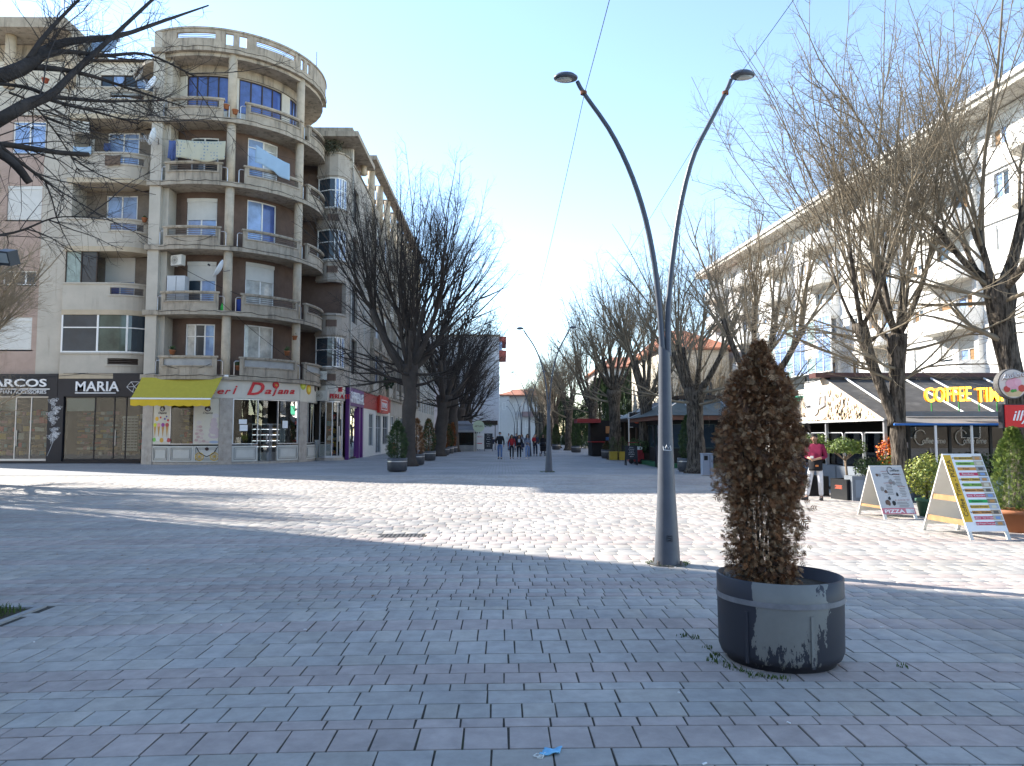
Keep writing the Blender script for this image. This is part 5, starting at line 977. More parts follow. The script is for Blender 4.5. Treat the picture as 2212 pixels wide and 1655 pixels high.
BROWN = [(.27, .14, .065), (.17, .08, .036), (.42, .26, .14), (.10, .052, .03), (.34, .23, .13), (.25, .11, .045)]; GREEN = [(.05, .085, .03), (.04, .07, .028), (.07, .105, .035), (.055, .08, .04)]; MIX = GREEN + BROWN[:2]; LIME = [(.14, .2, .03), (.1, .16, .03), (.18, .22, .04)]
PR_COL = [(0, .6), (.1, .85), (.35, 1), (.6, .85), (.85, .45), (1, .03)]
def planter_proto(): 
    t = thing('planter', 'x', 'planter', (0, 0, 0)); MB().lathe([(.40, .0), (.40, .04), (.445, .05), (.455, .4), (.455, .6), (.425, .6), (.42, .48)], (0, 0, 0), 40).build('tub', mat('planter_grey', (.075, .077, .083), .5, .4, var=.2, scale=5), t, True); b = MB()
    n = 40; vs = []
    for k in range(n): a = 6.2832 * k / n; vs += [(.462 * math.cos(a), .462 * math.sin(a), .43), (.462 * math.cos(a), .462 * math.sin(a), .465)]
    b.add(vs, [(2 * k, 2 * ((k + 1) % n), 2 * ((k + 1) % n) + 1, 2 * k + 1) for k in range(n)]); b.build('metal_band', m_alu, t); MB().lathe([(0.001, .5), (.422, .49)], (0, 0, 0), 24).build('soil', soil, t); return t
m_bandp = None
PL = planter_proto()
CON = {'green': conifer(1, [(q, w_ * .42) for q, w_ in PR_COL], 2.0, 1500, .17, k=2, cols=GREEN), 'brown': conifer(2, [(q, w_ * .36) for q, w_ in PR_COL], 2.0, 1100, .17, k=2, cols=BROWN + [(.2, .09, .03)]), 'mixed': conifer(3, [(q, w_ * .40) for q, w_ in PR_COL], 2.0, 1400, .17, k=2, cols=MIX), 'rusty': conifer(4, [(q, w_ * .3) for q, w_ in PR_COL], 1.8, 900, .17, k=2, cols=[(.3, .1, .03), (.2, .08, .03), (.12, .07, .03)])}
for me in CON.values(): me.materials.append(m_fol)
stem_me = bpy.data.meshes.new('stem'); bb = MB(); bb.tube([(0, 0, 0), (0.02, 0, .9), (0, 0, 1.8)], [.04, .03, .008], 6); stem_me.from_pydata(bb.v, [], bb.f); stem_me.materials.append(m_bark)
def potted(kind, x, y, lp, lc, first=[True], sz=1.0, hz=1.0, ps=1.0):
    if first[0]: p = PL; first[0] = False; p.location = (x, y, 0); p['label'] = lp; p['group'] = 'round grey street planters'; p.scale = (ps, ps, ps)
    else: p = copy_tree(PL, (x, y, 0), label=lp, scale=ps)
    c = thing('conifer', lc, 'conifer', (x, y, .49 * ps), 'conifers in the round planters', x * 3.1); c.scale = (sz, sz, hz)
    for nme, me in (('foliage', CON[kind]), ('stem', stem_me)): o = bpy.data.objects.new(nme, me); COL.objects.link(o); o.parent = c
potted('green', -4.78, 34.3, 'charcoal round planter standing closest to the burled linden, out front', 'dark green conifer in the front planter of the shop side row', sz=1.0, hz=.86)
potted('brown', -4.75, 41.6, 'charcoal round planter with a half brown conifer behind the burled trunk', 'half dead orange brown conifer next to the burled trunk', hz=.98, sz=1.05)
potted('mixed', -4.75, 48.6, 'charcoal round planter, third along the shop side row', 'dark slim conifer in the third planter of the shop side', hz=1.05)
potted('rusty', -4.7, 60.5, 'charcoal round planter with the rust red shrub', 'rust red dead conifer behind the forked linden', hz=1.1); potted('mixed', -4.7, 66, 'charcoal round planter just behind the rust red one', 'dull green conifer beyond the rust red one'); potted('rusty', -4.6, 69.5, 'charcoal round planter close to the kiosk corner', 'reddish thin conifer close to the kiosk corner', hz=1.2)
potted('green', 8.45, 34.2, 'grey round planter beside the menu poster and linden', 'narrow green conifer before the dark green kiosk', sz=.8, hz=.98); potted('green', 6.85, 69.6, 'pale grey planter of the tall conifer by the stairs', 'tall healthy green conifer by the stairs', sz=1.0, hz=1.3)
potted('green', 5.9, 82, 'grey round planter beyond the lamp post', 'dark green conifer beyond the lamp post', hz=1.1); potted('green', 5.4, 92, 'small looking grey planter furthest along the cafe side', 'conifer furthest along the cafe side', hz=1.1); potted('mixed', 7.4, 52.6, 'dark planter beneath the pizza kiosk counter', 'stubby conifer beneath the pizza kiosk counter', hz=.35, sz=.8)
# evergreen trees behind the kiosks
EV = conifer(9, [(0, .75), (.15, 1), (.5, .7), (.8, .35), (1, .03)], 1.0, 3500, .16, lumps=7, amp=.3, k=2, cols=[(.045, .075, .03), (.06, .095, .04), (.035, .06, .03)], tilt=.1, droop=.3); EV.materials.append(m_fol)
for k, (x, y, s, h, l) in enumerate(((12.0, 92, 3.6, 8.5, 'broad dark evergreen tree behind the pizza kiosk'), (16.5, 97, 3.4, 9.5, 'tall evergreen tree beside the cream house'), (9.8, 120, 3.0, 8, 'evergreen tree far along the cafe side'), (-8.3, 62, 0, 0, ''))):
    if not s: continue
    t = thing('evergreen_tree', l, 'tree', (x, y, 0), 'evergreens behind the kiosks', k); MB().tube([(0, 0, 0), (0, 0, h * .9)], [.25, .05], 8).build('trunk', m_bark, t).matrix_parent_inverse = Matrix.Identity(4); o = bpy.data.objects.new('crown', EV); COL.objects.link(o); o.parent = t; o.scale = (s, s, h)
# ================================================================== STREET LAMPS
m_lamp = mat('lamp_grey_paint', (.085, .095, .115), .42, .4, var=.14, scale=4, dirt=(.16, .12, .09), dscale=(6, 6, 3), dmin=.66, dmax=.74)
m_lens = mat('lamp_lens', (.42, .43, .40), .25, .5, var=.05)
def lx(x): return (x - 1438) / FP * 9.8
def lz(y): return CAMZ + (938 - y) / FP * 9.8
lamp = thing('street_lamp', 'x', 'street lamp', (0, 0, 0), 'twin armed street lamps along the middle of the street')
zt = 2.86; b = MB(); prof = [(.168, 0), (.162, .1), (.14, .5), (.115, .95), (.098, 1.5), (.086, 2.1), (.076, 2.76)]; n = 28; vs = []
for k, (r_, z) in enumerate(prof):
    for q in range(n): a = 6.2832 * q / n; vs.append((r_ * math.cos(a), r_ * math.sin(a), z + (-.05 * math.cos(a) + .03 if k == len(prof) - 1 else 0)))
b.add(vs, [(i * n + q, i * n + (q + 1) % n, (i + 1) * n + (q + 1) % n, (i + 1) * n + q) for i in range(len(prof) - 1) for q in range(n)]); b.add(vs[-n:], [tuple(range(n))]); b.build('pole', m_lamp, lamp, True)
MB().lathe([(.24, -.01), (.24, .012), (.17, .014)], (0, 0, 0), 8).build('base_plate', m_iron, lamp); 
for a in (.78, 2.36, 3.93, 5.5): MB().lathe([(.018, .01), (.018, .06), (.012, .065)], (.205 * math.cos(a), .205 * math.sin(a), 0), 6).build('anchor_bolt', m_rod, lamp)
arms = ([(1431, 765), (1430, 740), (1424, 660), (1412, 560), (1391, 460), (1360, 368), (1318, 283), (1262, 203), (1247, 176)], [(1444, 770), (1443, 745), (1444, 660), (1453, 560), (1470, 445), (1497, 340), (1535, 262), (1566, 203), (1579, 172)])
for A_, hx, hz, s in ((arms[0], 1222, 168, -1), (arms[1], 1604, 163, 1)):
    pts = smooth_path([at(x, y, Y=9.8) - Vector((2.14, 9.8, 0)) for x, y in A_], 26); MB().tube(pts, [.043 - .016 * k / 25 for k in range(26)], 10).build('arm', m_lamp, lamp, True)
    c = at(hx, hz, Y=9.8) - Vector((2.14, 9.8, 0)); h = MB().lathe([(.001, .07), (.06, .066), (.12, .045), (.16, .012), (.165, -.004), (.155, -.022), (.001, -.03)], c, 28, 1.0, .72); ho = h.build('lamp_head', m_lamp, lamp, True)
    MB().lathe([(.001, -.052), (.07, -.048), (.115, -.03)], (c[0] + s * .025, 0, c[2]), 24, 1, .72).build('lens', m_lens, ho, True)
    k = 22; p = pts[k]; MB().lathe([(.045, -.02), (.045, .02)], p, 10).build('clamp', flat('rust_clamp', (.2, .08, .04), .8), lamp)
Ls = ['nearest tall twin armed lamp post standing by the dead conifer planter', 'second twin armed lamp post, standing before the walkers', 'third twin armed lamp post, behind the walking group', 'fourth twin armed lamp post in its line', 'fifth twin armed lamp post in its line', 'last twin armed lamp post, far down its line']
Ls[0] = 'tallest looking twin armed lamp post, standing by the dead conifer planter'
LY = [9.8, 33.9, 58, 82, 106, 130]; lamp.location = (2.14, 9.8, 0); lamp['label'] = Ls[0]
for k in range(1, 6): copy_tree(lamp, (2.1, LY[k], 0), label=Ls[k])
copy_tree(lamp, (2.14, -14, 0), label='twin armed lamp post behind the viewer')
# small marks on the first pole
mk_ = flat('white_mark', (.6, .62, .64), .5); p = at(1438, 972, Y=9.7); b = MB(); cx, cy, cz_ = lx(1438) + 2.14, 9.8, lz(972)
def onpole(dx, dz): r_ = .112 - .03 * (cz_ + dz - 1.4); return (2.14 + dx, 9.8 - math.sqrt(max(.0001, (r_ + .002) ** 2 - dx * dx)), cz_ + dz)
for pts in ([(-.05, 0), (.045, -.005)], [(-.05, 0), (-.055, .05), (-.03, .02), (-.012, .065), (.008, .02), (.035, .06), (.045, -.005)]): b.tube([onpole(*q) for q in pts], .006, 4)
crown = b.build('crown_mark', mk_, lamp); 
b = MB(); cz_ = lz(1158); 
def onp2(dx, dz): z = cz_ + dz; r_ = float(np.interp(z, [q[1] for q in prof], [q[0] for q in prof])) + .002; return (2.14 + dx, 9.8 - math.sqrt(r_ * r_ - dx * dx), z)
b.tube([onp2(*q) for q in ((.02, .025), (-.02, .025), (-.02, .004), (.018, .0), (.018, -.022), (-.02, -.024))], .005, 4); b.tube([onp2(*q) for q in ((-.033, .037), (.033, .037), (.033, -.037), (-.033, -.037), (-.033, .037))], .003, 4); b.build('stencil_mark', m_cable, lamp)
# wires strung from lamp to lamp
for x, y, l in ((1262, 205, 'thin wire strung along the street from the arms over the shop side'), (1566, 205, 'thin wire strung along the street from the arms over the cafe side')):
    q = at(x, y, Y=9.8); X, Z = q.x, q.z; b = MB(); ys = [-14] + LY[:4]
    for a, c in zip(ys, ys[1:]): b.tube([(X, a + (c - a) * k / 14, Z - .28 * 4 * (k / 14) * (1 - k / 14)) for k in range(15)], .0042, 4)
    o = b.build('overhead_wire', m_cable); tag(o, l, 'wire', 'wires strung between the lamps')
# ================================================================== FRONT PLANTER WITH THE DEAD CONIFER
def peel():
    m = mat('peeling_paint', (.2, .2, .185), .55, .4, var=.1, scale=5); nt = m.node_tree; N = nt.nodes; L = nt.links; b = N['Principled BSDF']; old = b.inputs['Base Color'].links[0].from_socket
    tc = N.new('ShaderNodeTexCoord'); sp = N.new('ShaderNodeSeparateXYZ'); L.new(tc.outputs['Object'], sp.inputs[0]); n = N.new('ShaderNodeTexNoise'); n.inputs['Scale'].default_value = 7; n.inputs['Detail'].default_value = 8; n.inputs['Roughness'].default_value = .6; mp = N.new('ShaderNodeMapping'); mp.inputs['Scale'].default_value = (1, 1, .45); L.new(tc.outputs['Object'], mp.inputs[0]); L.new(mp.outputs[0], n.inputs['Vector'])
    def mth(op, a, b_=None, c=None):
        q = N.new('ShaderNodeMath'); q.operation = op
        for i, v in enumerate((a, b_, c)):
            if v is None: continue
            if hasattr(v, 'node'): L.new(v, q.inputs[i])
            else: q.inputs[i].default_value = v
        return q.outputs[0]
    x, z, f = sp.outputs[0], sp.outputs[2], n.outputs['Fac']
    l_ = mth('GREATER_THAN', mth('MULTIPLY_ADD', f, .35, mth('MULTIPLY', x, -1)), .47); r_ = mth('GREATER_THAN', mth('MULTIPLY_ADD', f, .45, x), .375)
    n2 = N.new('ShaderNodeTexNoise'); n2.inputs['Scale'].default_value = 26; n2.inputs['Detail'].default_value = 6; n2.inputs['Roughness'].default_value = .7; mp2 = N.new('ShaderNodeMapping'); mp2.inputs['Scale'].default_value = (1, 1, .35); L.new(tc.outputs['Object'], mp2.inputs[0]); L.new(mp2.outputs[0], n2.inputs['Vector'])
    lo = mth('GREATER_THAN', mth('SUBTRACT', n2.outputs['Fac'], mth('MULTIPLY', z, .9)), .375)
    fac = mth('MAXIMUM', mth('MAXIMUM', l_, r_), lo); mx = N.new('ShaderNodeMix'); mx.data_type = 'RGBA'; L.new(fac, mx.inputs['Factor']); L.new(old, mx.inputs[6]); mx.inputs[7].default_value = (.032, .034, .045, 1); L.new(mx.outputs[2], b.inputs['Base Color']); return m
m_peel = peel(); FPX, FPY = 2.1, 5.74
fp = thing('planter', 'big round planter with peeling grey paint holding the dead brown conifer', 'planter', (FPX, FPY, 0), 'round grey street planters')
o = MB().lathe([(.39, 0), (.40, .045), (.432, .05), (.45, .1), (.455, .45), (.457, .62), (.44, .625), (.435, .5)], (0, 0, 0), 64).build('tub', m_peel, fp, True); o.matrix_parent_inverse = Matrix.Identity(4)
n = 64; vs = []
for k in range(n): a = 6.2832 * k / n; vs += [(.462 * math.cos(a), .462 * math.sin(a), .455), (.462 * math.cos(a), .462 * math.sin(a), .492)]
b = MB().add(vs, [(2 * k, 2 * ((k + 1) % n), 2 * ((k + 1) % n) + 1, 2 * k + 1) for k in range(n)])
for k in range(0): pass
o = b.build('metal_band', mat('dull_band', (.2, .2, .21), .5, var=.2, scale=9), fp); o.matrix_parent_inverse = Matrix.Identity(4); sm = o.modifiers.new('t', 'SOLIDIFY'); sm.thickness = .006
for a in (4.85, 3.85): o = MB().obox((.458 * math.cos(a), .458 * math.sin(a), .23), .006, .012, .18, Matrix.Rotation(a, 3, 'Z')).build('seam_strip', m_peel, fp); o.matrix_parent_inverse = Matrix.Identity(4)
o = MB().lathe([(.001, .55), (.25, .55), (.437, .53)], (0, 0, 0), 30).build('soil', soil, fp); o.matrix_parent_inverse = Matrix.Identity(4)
dc = thing('conifer', 'dead brown conifer in the peeling planter by the lamp post', 'conifer', (FPX - .11, FPY, .55), 'conifers in the round planters')
pr = [(0, .2), (.08, .225), (.19, .225), (.33, .24), (.45, .27), (.57, .275), (.66, .26), (.75, .225), (.85, .17), (.9, .11), (.95, .05), (1, .01)]
me = conifer(61, pr, 1.83, 21000, .047, lumps=5, amp=.27, k=3, cols=BROWN, droop=.75, dens=[(0, .35), (.25, .38), (.36, .75), (.45, 1), (1, 1)], rmin=.35, tilt=.75); me.materials.append(m_fol); o = link('foliage', me, None, dc); o.matrix_parent_inverse = Matrix.Identity(4)
me = conifer(62, [(q, w_ * 1.13) for q, w_ in pr], 1.86, 1500, .058, lumps=9, amp=.2, k=3, cols=BROWN, droop=1.0, rmin=.85, tilt=.3); me.materials.append(m_fol); o = link('foliage', me, None, dc); o.matrix_parent_inverse = Matrix.Identity(4)
b = MB(); rr = random.Random(8)
for k in range(16):
    a = rr.uniform(0, 6.28); r0 = rr.uniform(.02, .16); r1 = rr.uniform(.08, .26); h = rr.uniform(1.0, 1.7); b.tube(smooth_path([(r0 * math.cos(a), r0 * math.sin(a), -.05), (r0 * 1.3 * math.cos(a + .3), r0 * 1.3 * math.sin(a + .3), h * .4), (r1 * math.cos(a), r1 * math.sin(a), h)], 6), [.016, .013, .011, .009, .006, .003], 5)
o = b.build('stems', m_bark, dc); o.matrix_parent_inverse = Matrix.Identity(4); g = Geo(); rng = np.random.default_rng(5); n_ = 420; a = rng.uniform(0, 6.28, n_); z = rng.uniform(.02, 1.6, n_); rad = np.interp(z / 1.92, [q[0] for q in pr], [q[1] for q in pr]) * .55
T = polyl(rng, np.stack([rad * np.cos(a) * .6, rad * np.sin(a) * .6, z], 1), np.stack([np.cos(a), np.sin(a), rng.uniform(-.2, .9, n_)], 1), rng.uniform(.12, .26, n_), 4, .25, .03); g.add(btubes(T, taper(n_, 4, np.full(n_, .004), .0012), 3)); o = link('dry_twigs', g.mesh('dry_twigs'), m_bark, dc); o.matrix_parent_inverse = Matrix.Identity(4)
# ================================================================== LEAF HELPERS
LEAFV, LEAFF = [(-.35, 0, 0), (0, -.5, 0), (.35, 0, .08), (0, .6, 0)], [(0, 1, 2, 3)]
def leafball(seed, rx, ry, rz, n, size, cols, shell=.6, flat_=0.0, low=-1.0):
    rng = np.random.default_rng(seed); d = norm(rng.normal(0, 1, (n * 2, 3))); d = d[d[:, 2] > low][:n]; n = len(d); lum = 1 + .1 * np.sin(d[:, 0] * 7 + seed) + .1 * np.cos(d[:, 1] * 8 - d[:, 2] * 5); r = lum * (shell + (1 - shell) * rng.uniform(0, 1, n) ** .6); p = d * r[:, None] * np.array([[rx, ry, rz]])
    nrm = norm(d + rng.normal(0, .55, (n, 3))); x = norm(np.cross(nrm, rng.normal(0, 1, (n, 3)))); y = np.cross(nrm, x); s = size * rng.uniform(.6, 1.3, n); T = np.zeros((n, 4, 4)); T[:, :3, 0] = x * s[:, None]; T[:, :3, 1] = y * s[:, None]; T[:, :3, 2] = nrm * s[:, None]; T[:, :3, 3] = p; T[:, 3, 3] = 1
    c = np.array(cols)[rng.integers(0, len(cols), n)] * rng.uniform(.65, 1.35, (n, 1)); V, F, C = scatter(LEAFV, LEAFF, T, c); return np_mesh('leaves', V, F, C)
m_leaf = mat('leaf_green', (1, 1, 1), .5, .35, var=.08, attr='tint')
def foliage(parent, me, c, name='leaves'):
    if not me.materials: me.materials.append(m_leaf)
    o = link(name, me, None, parent); o.matrix_parent_inverse = Matrix.Identity(4); o.location = Vector(c) - parent.location; return o
DKG = [(.045, .075, .025), (.06, .09, .03), (.035, .06, .02)]; YLG = [(.22, .25, .035), (.17, .21, .035), (.26, .26, .05), (.12, .16, .03)]
# ================================================================== COFFEE KIOSK
X0, X1 = 10.04, 20.5; YN, YR, YFv = 19.5, 23.2, 27.2; ZE, ZR = 2.06, 3.45
ck = thing('coffee_kiosk', 'street cafe under a dark canvas roof with a printed coffee bean gable', 'kiosk', (14, 23, 0)); m_canv = mat('grey_canvas', (.085, .08, .075), .85, .2, var=.25, scale=2.5, dirt=(.15, .14, .13), dscale=(1, 1, 1), dmin=.55, dmax=.7); m_dark = mat('dark_interior', (.02, .018, .017), .8, var=.2); m_gpl = mat('grey_board', (.17, .19, .215), .6, .3, var=.12, scale=3)
def slab3(P, t, name, m, parent): b = MB(); n = len(P); a = [Vector(p) for p in P]; nn = (a[1] - a[0]).cross(a[2] - a[0]).normalized() * t; return b.add(a + [p - nn for p in a], [tuple(range(n)), tuple(range(n, 2 * n))[::-1]] + [(k, n + k, n + (k + 1) % n, (k + 1) % n) for k in range(n)]).build(name, m, parent)
slab3([(X0, YN, ZE), (X1, YN, ZE), (X1, YR, ZR), (X0, YR, ZR)], .02, 'canopy', m_canv, ck); slab3([(X1, YFv, ZE), (X0, YFv, ZE), (X0, YR, ZR), (X1, YR, ZR)], .02, 'canopy', m_canv, ck)
m_bean = mat('bean_print', (.64, .52, .39), .7, .2, var=.2, scale=9); slab3([(X0 - .02, YN, ZE), (X0 - .02, YR, ZR), (X0 - .02, YFv, ZE)], .02, 'gable_print', m_bean, ck)
rr = random.Random(3); b1_, b2_ = MB(), MB()
def gab(y, z): return (X0 - .045, y, z)
def inside(y, z): return z > ZE + .06 and z < ZE + (ZR - ZE) * (1 - abs(y - (YR if False else YR)) / (YR - YN if y < YR else YFv - YR)) - .1
for _ in range(330):
    y, z = rr.uniform(YN, YFv), ZE + rr.random() ** 1.6 * 1.0
    if not inside(y, z) or (abs(y - 24.0) < 1.0 and z > 2.25): continue
    a = rr.uniform(0, 3.1); L_, W_ = .085, .055; ca, sa = math.cos(a), math.sin(a); pts = [gab(y + L_ * math.cos(t) * ca - W_ * math.sin(t) * sa, z + L_ * math.cos(t) * sa + W_ * math.sin(t) * ca) for t in np.linspace(0, 6.283, 9)[:-1]]; (b1_ if rr.random() < .6 else b2_).add(pts, [tuple(range(8))[::-1]])
b1_.build('bean', flat('bean_brown', (.55, .42, .29)), ck)['kind'] = 'stuff'; b2_.build('bean', flat('bean_tan', (.6, .5, .37)), ck)['kind'] = 'stuff'
b = MB(); yc = 24.0; pts = [gab(yc + dy, z) for dy, z in ((-.62, 3.02), (-.55, 2.6), (-.4, 2.35), (-.15, 2.25), (.15, 2.25), (.4, 2.35), (.55, 2.6), (.62, 3.02))]; b.add([(p[0] - .012, p[1], p[2]) for p in pts], [tuple(range(8))]); b.tube([(X0 - .05, yc - .55, 2.9), (X0 - .05, yc - .95, 2.85), (X0 - .05, yc - .95, 2.6), (X0 - .05, yc - .5, 2.5)], .05, 6); b.add([(X0 - .05, yc - 1.1, 2.24), (X0 - .05, yc + 1.1, 2.24), (X0 - .05, yc + .7, 2.15), (X0 - .05, yc - .7, 2.15)], [(0, 1, 2, 3)]); b.build('cup_print', m_wsign, ck)
MB().box(X0 - .35, YR - .25, ZR - .02, X1, YR + .25, ZR + .13).build('ridge_board', mat('maroon_board', (.10, .045, .04), .5, var=.15), ck); b = MB(); n = 70
for k in range(n): x = X0 + .1 + (X1 - X0 - .2) * k / n; b.add([(x, YR - .26, ZR), (x + (X1 - X0) / n, YR - .26, ZR), (x + (X1 - X0) / n, YR - .27, ZR - .1 - .03 * math.sin(k + 1)), (x, YR - .27, ZR - .1 - .03 * math.sin(k))], [(0, 1, 2, 3)])
b.build('scalloped_valance', m_dk, ck)
for x in (10.6, 12.4, 13.25, 14.9, 16.6): MB().tube([(x, YR - .3, ZR - .05), (x, YN + .02, ZE + .04)], .028, 6).build('rafter_tube', m_white, ck)
MB().tube([(X0 - .03, YN, ZE), (X0 - .03, YFv, ZE)], .03, 6).build('eave_tube', m_white, ck)
MB().box(X0 + .5, 27.0, 0.0, X1, 27.15, ZE).build('back_wall', m_dark, ck); MB().box(X0 + .3, YN + .3, -.02, X1, 27.0, .1).build('deck', m_dark, ck)
for y in (YN + .15, 23.2, 26.9): MB().box(X0 + .02, y - .04, 0, X0 + .1, y + .04, ZE).build('post', m_alu, ck)
# left side windscreens on planter boxes
for k in range(6):
    y0 = YN + .35 + k * 1.22; w_ = 1.12; f = []
    for a in np.linspace(0, math.pi / 2, 4): f.append((y0 + .1 - .1 * math.cos(a), 1.72 - .1 + .1 * math.sin(a)))
    for a in np.linspace(math.pi / 2, 0, 4): f.append((y0 + w_ - .1 + .1 * math.cos(a), 1.62 + .1 * math.sin(a)))
    fr = MB().tube([(X0 + .15, y0, .75)] + [(X0 + .15, p, q) for p, q in f] + [(X0 + .15, y0 + w_, .75)], .02, 5).build('windscreen_frame', m_alu, ck); MB().box(X0 + .146, y0 + .02, .78, X0 + .154, y0 + w_ - .02, 1.7).build('pane', m_sglass, fr)
    MB().box(X0 - .12, y0 - .02, .1, X0 + .3, y0 + w_ + .02, .74).build('planter_box', m_gpl, ck)
# glazed front with lettering
b = MB(); xs = [10.85, 11.95, 13.05, 14.15, 15.3, 16.5, 17.8, 19]
for x in xs: b.box(x - .035, 19.86, .1, x + .035, 19.94, 2.05)
b.box(10.82, 19.86, 2.05, 19.1, 19.94, 2.12); gf = b.build('glazing_frame', m_black, ck); m_kg = clear_glass('kiosk_glass', (.2, .22, .22), .06, 1.3)
for a, c in zip(xs, xs[1:]): MB().box(a + .04, 19.89, .15, c - .04, 19.905, 2.04).build('pane', m_kg, gf)
for k, (a, c) in enumerate(zip(xs[:2], xs[1:3])):
    m_ = (a + c) / 2; y = 19.855; z = at(2000, 958, Y=y).z; t = text('offee time', (m_ - .22, y, z), (1, 0, 0), (0, 0, 1), .15, m_wsign, ck, ext=.006, shear=.25, width=.62, align='LEFT'); b = MB(); b.tube([(m_ - .25 + .16 * math.cos(q) * (1 if i < 8 else .9), y, z + .16 + .2 * math.sin(q)) for i, q in enumerate(np.linspace(.5, 5.6, 14))], .012, 5); b.build('lettering', m_wsign, ck)
    b = MB(); zc_ = z - .62; b.tube([(m_ + .14 * math.cos(q), y, zc_ + .12 + .035 * math.sin(q)) for q in np.linspace(0, 6.283, 13)], .009, 4); b.tube([(m_ - .14, y, zc_ + .12), (m_ - .1, y, zc_ - .06), (m_ + .1, y, zc_ - .06), (m_ + .14, y, zc_ + .12)], .009, 4); b.tube([(m_ - .14, y, zc_ + .08), (m_ - .2, y, zc_ + .06), (m_ - .18, y, zc_ - .01), (m_ - .11, y, zc_)], .009, 4); b.tube([(m_, y, zc_ + .17), (m_ - .03, y, zc_ + .27), (m_ + .02, y, zc_ + .38), (m_, y, zc_ + .5)], .008, 4); b.build('cup_drawing', m_wsign, ck)
# metal beam + low front awning with blue edge
MB().box(10.45, 19.28, 2.14, X1, 19.4, 2.27).build('beam', m_gpl, ck); slab3([(9.62, 18.25, 1.93), (X1, 18.25, 1.93), (X1, 19.85, 2.2), (9.62 + .75, 19.85, 2.2)], .02, 'front_awning', mat('striped_canvas', (.2, .19, .18), .8, .2, var=.2), ck); MB().tube([(9.6, 18.24, 1.92), (X1, 18.24, 1.92)], .03, 6).build('blue_edge', flat('blue_edge', (.03, .14, .42), .5), ck)
for x in (at(2022, 960, Y=18.3).x, at(2100, 960, Y=18.3).x, 14.5, 17): MB().tube([(x, 18.3, 0), (x, 18.3, 1.93)], .03, 8).build('awning_post', mat('white_steel', (.7, .72, .75), .35, .5, var=.03), ck)
# sign letters
cs = thing('shop_sign', 'glowing yellow COFFEE TIME letters standing on the edge of the cafe roof', 'shop sign', (11.9, 19.2, 2.3)); yl = mat('yellow_acrylic', (.9, .55, .04), .4, var=0, emit=2.2); yd = flat('orange_return', (.75, .27, .01), .4)
for word, xa, xb in (('COFFEE', 1997, 2096), ('TIME', 2107, 2172)):
    pa, pb = at(xa, 869, Y=19.1), at(xb, 866, Y=19.1); mid_ = (pa + pb) / 2; ex = (pb - pa); text(word, mid_, ex, (0, 0, 1), .37, yd, cs, ext=.045, bold=.008, width=ex.length); text(word, mid_ + Vector((0, -.062, 0)), ex, (0, 0, 1), .37, yl, cs, ext=.008, bold=.004, width=ex.length * .99)
    for f in (.2, .8): q = pa.lerp(pb, f); MB().tube([(q.x, 19.2, 2.27), (q.x, 19.2, q.z + .02)], .018, 5).build('stand', flat('green_stand', (.03, .2, .05), .5), cs)
# round ice cream sign + red illy box on one post
sp_ = thing('sign_post', 'dark post carrying the round ice cream sign and the red box sign', 'post', (11.2, 16.5, 0)); MB().tube([(11.22, 16.52, 0), (11.22, 16.52, 2.75)], .04, 8).build('pole', m_iron, sp_)
rs_ = thing('round_sign', 'round sign with pink ice cream and the word Akullore', 'sign', (11.14, 16.35, 2.75)); c = at(2188, 829, Y=16.3); MB().tube([c + Vector((0, .16, 0)), c], .335, 40).build('rim', m_iron, rs_); MB().tube([c + Vector((0, 0, 0)), c + Vector((0, -.012, 0))], .31, 40).build('face', flat('ice_cream_face', (.66, .58, .52)), rs_)
def disc(px, pz, r_, col_, d, sx=1, sz=1, par=None, nm='print'): MB().tube([c + Vector((px, 0, pz)), c + Vector((px, -d, pz))], r_, 18).build(nm, flat('ic_%d%d%d' % tuple(int(q * 99) for q in col_), col_), par or rs_)
disc(.02, -.02, .15, (.70, .33, .40), .02); disc(.1, .03, .08, (.74, .4, .46), .024); disc(-.08, .0, .09, (.72, .36, .42), .023); disc(-.15, -.12, .07, (.5, .06, .05), .022); disc(.18, -.1, .08, (.5, .07, .05), .022); disc(-.03, -.16, .035, (.08, .3, .06), .03); disc(.03, -.15, .03, (.1, .35, .08), .031)
MB().add([c + Vector((-.26, -.017, -.12)), c + Vector((.26, -.017, -.12)), c + Vector((.12, -.017, -.285)), c + Vector((-.12, -.017, -.285))], [(0, 1, 2, 3)]).build('bowl_print', flat('sand', (.6, .45, .25)), rs_)
text('Akullore', c + Vector((0, -.03, .12)), (1, 0, .18), (0, 0, 1), .12, flat('brown_print', (.2, .07, .04)), rs_, ext=.004, shear=.3, width=.52, bold=.03); text('Akullore', c + Vector((-.006, -.037, .126)), (1, 0, .18), (0, 0, 1), .12, m_wsign, rs_, ext=.004, shear=.3, width=.52)
rd = thing('box_sign', 'red box sign with white slanted lettering illy', 'sign', (11.2, 16.4, 1.8)); a, c2 = at(2167, 925, Y=16.35), at(2232, 873, Y=16.35); MB().box(a.x, 16.36, a.z, c2.x, 16.5, c2.z).build('casing', m_black, rd); MB().box(a.x + .05, 16.34, a.z + .02, c2.x - .01, 16.358, c2.z - .02).build('face', flat('illy_red', (.62, .015, .02), .3), rd); text('illy', ((a.x + c2.x) / 2 + .03, 16.335, a.z + .17), (1, 0, 0), (0, 0, 1), .22, m_wsign, rd, ext=.005, shear=.3, width=.4, bold=.01)
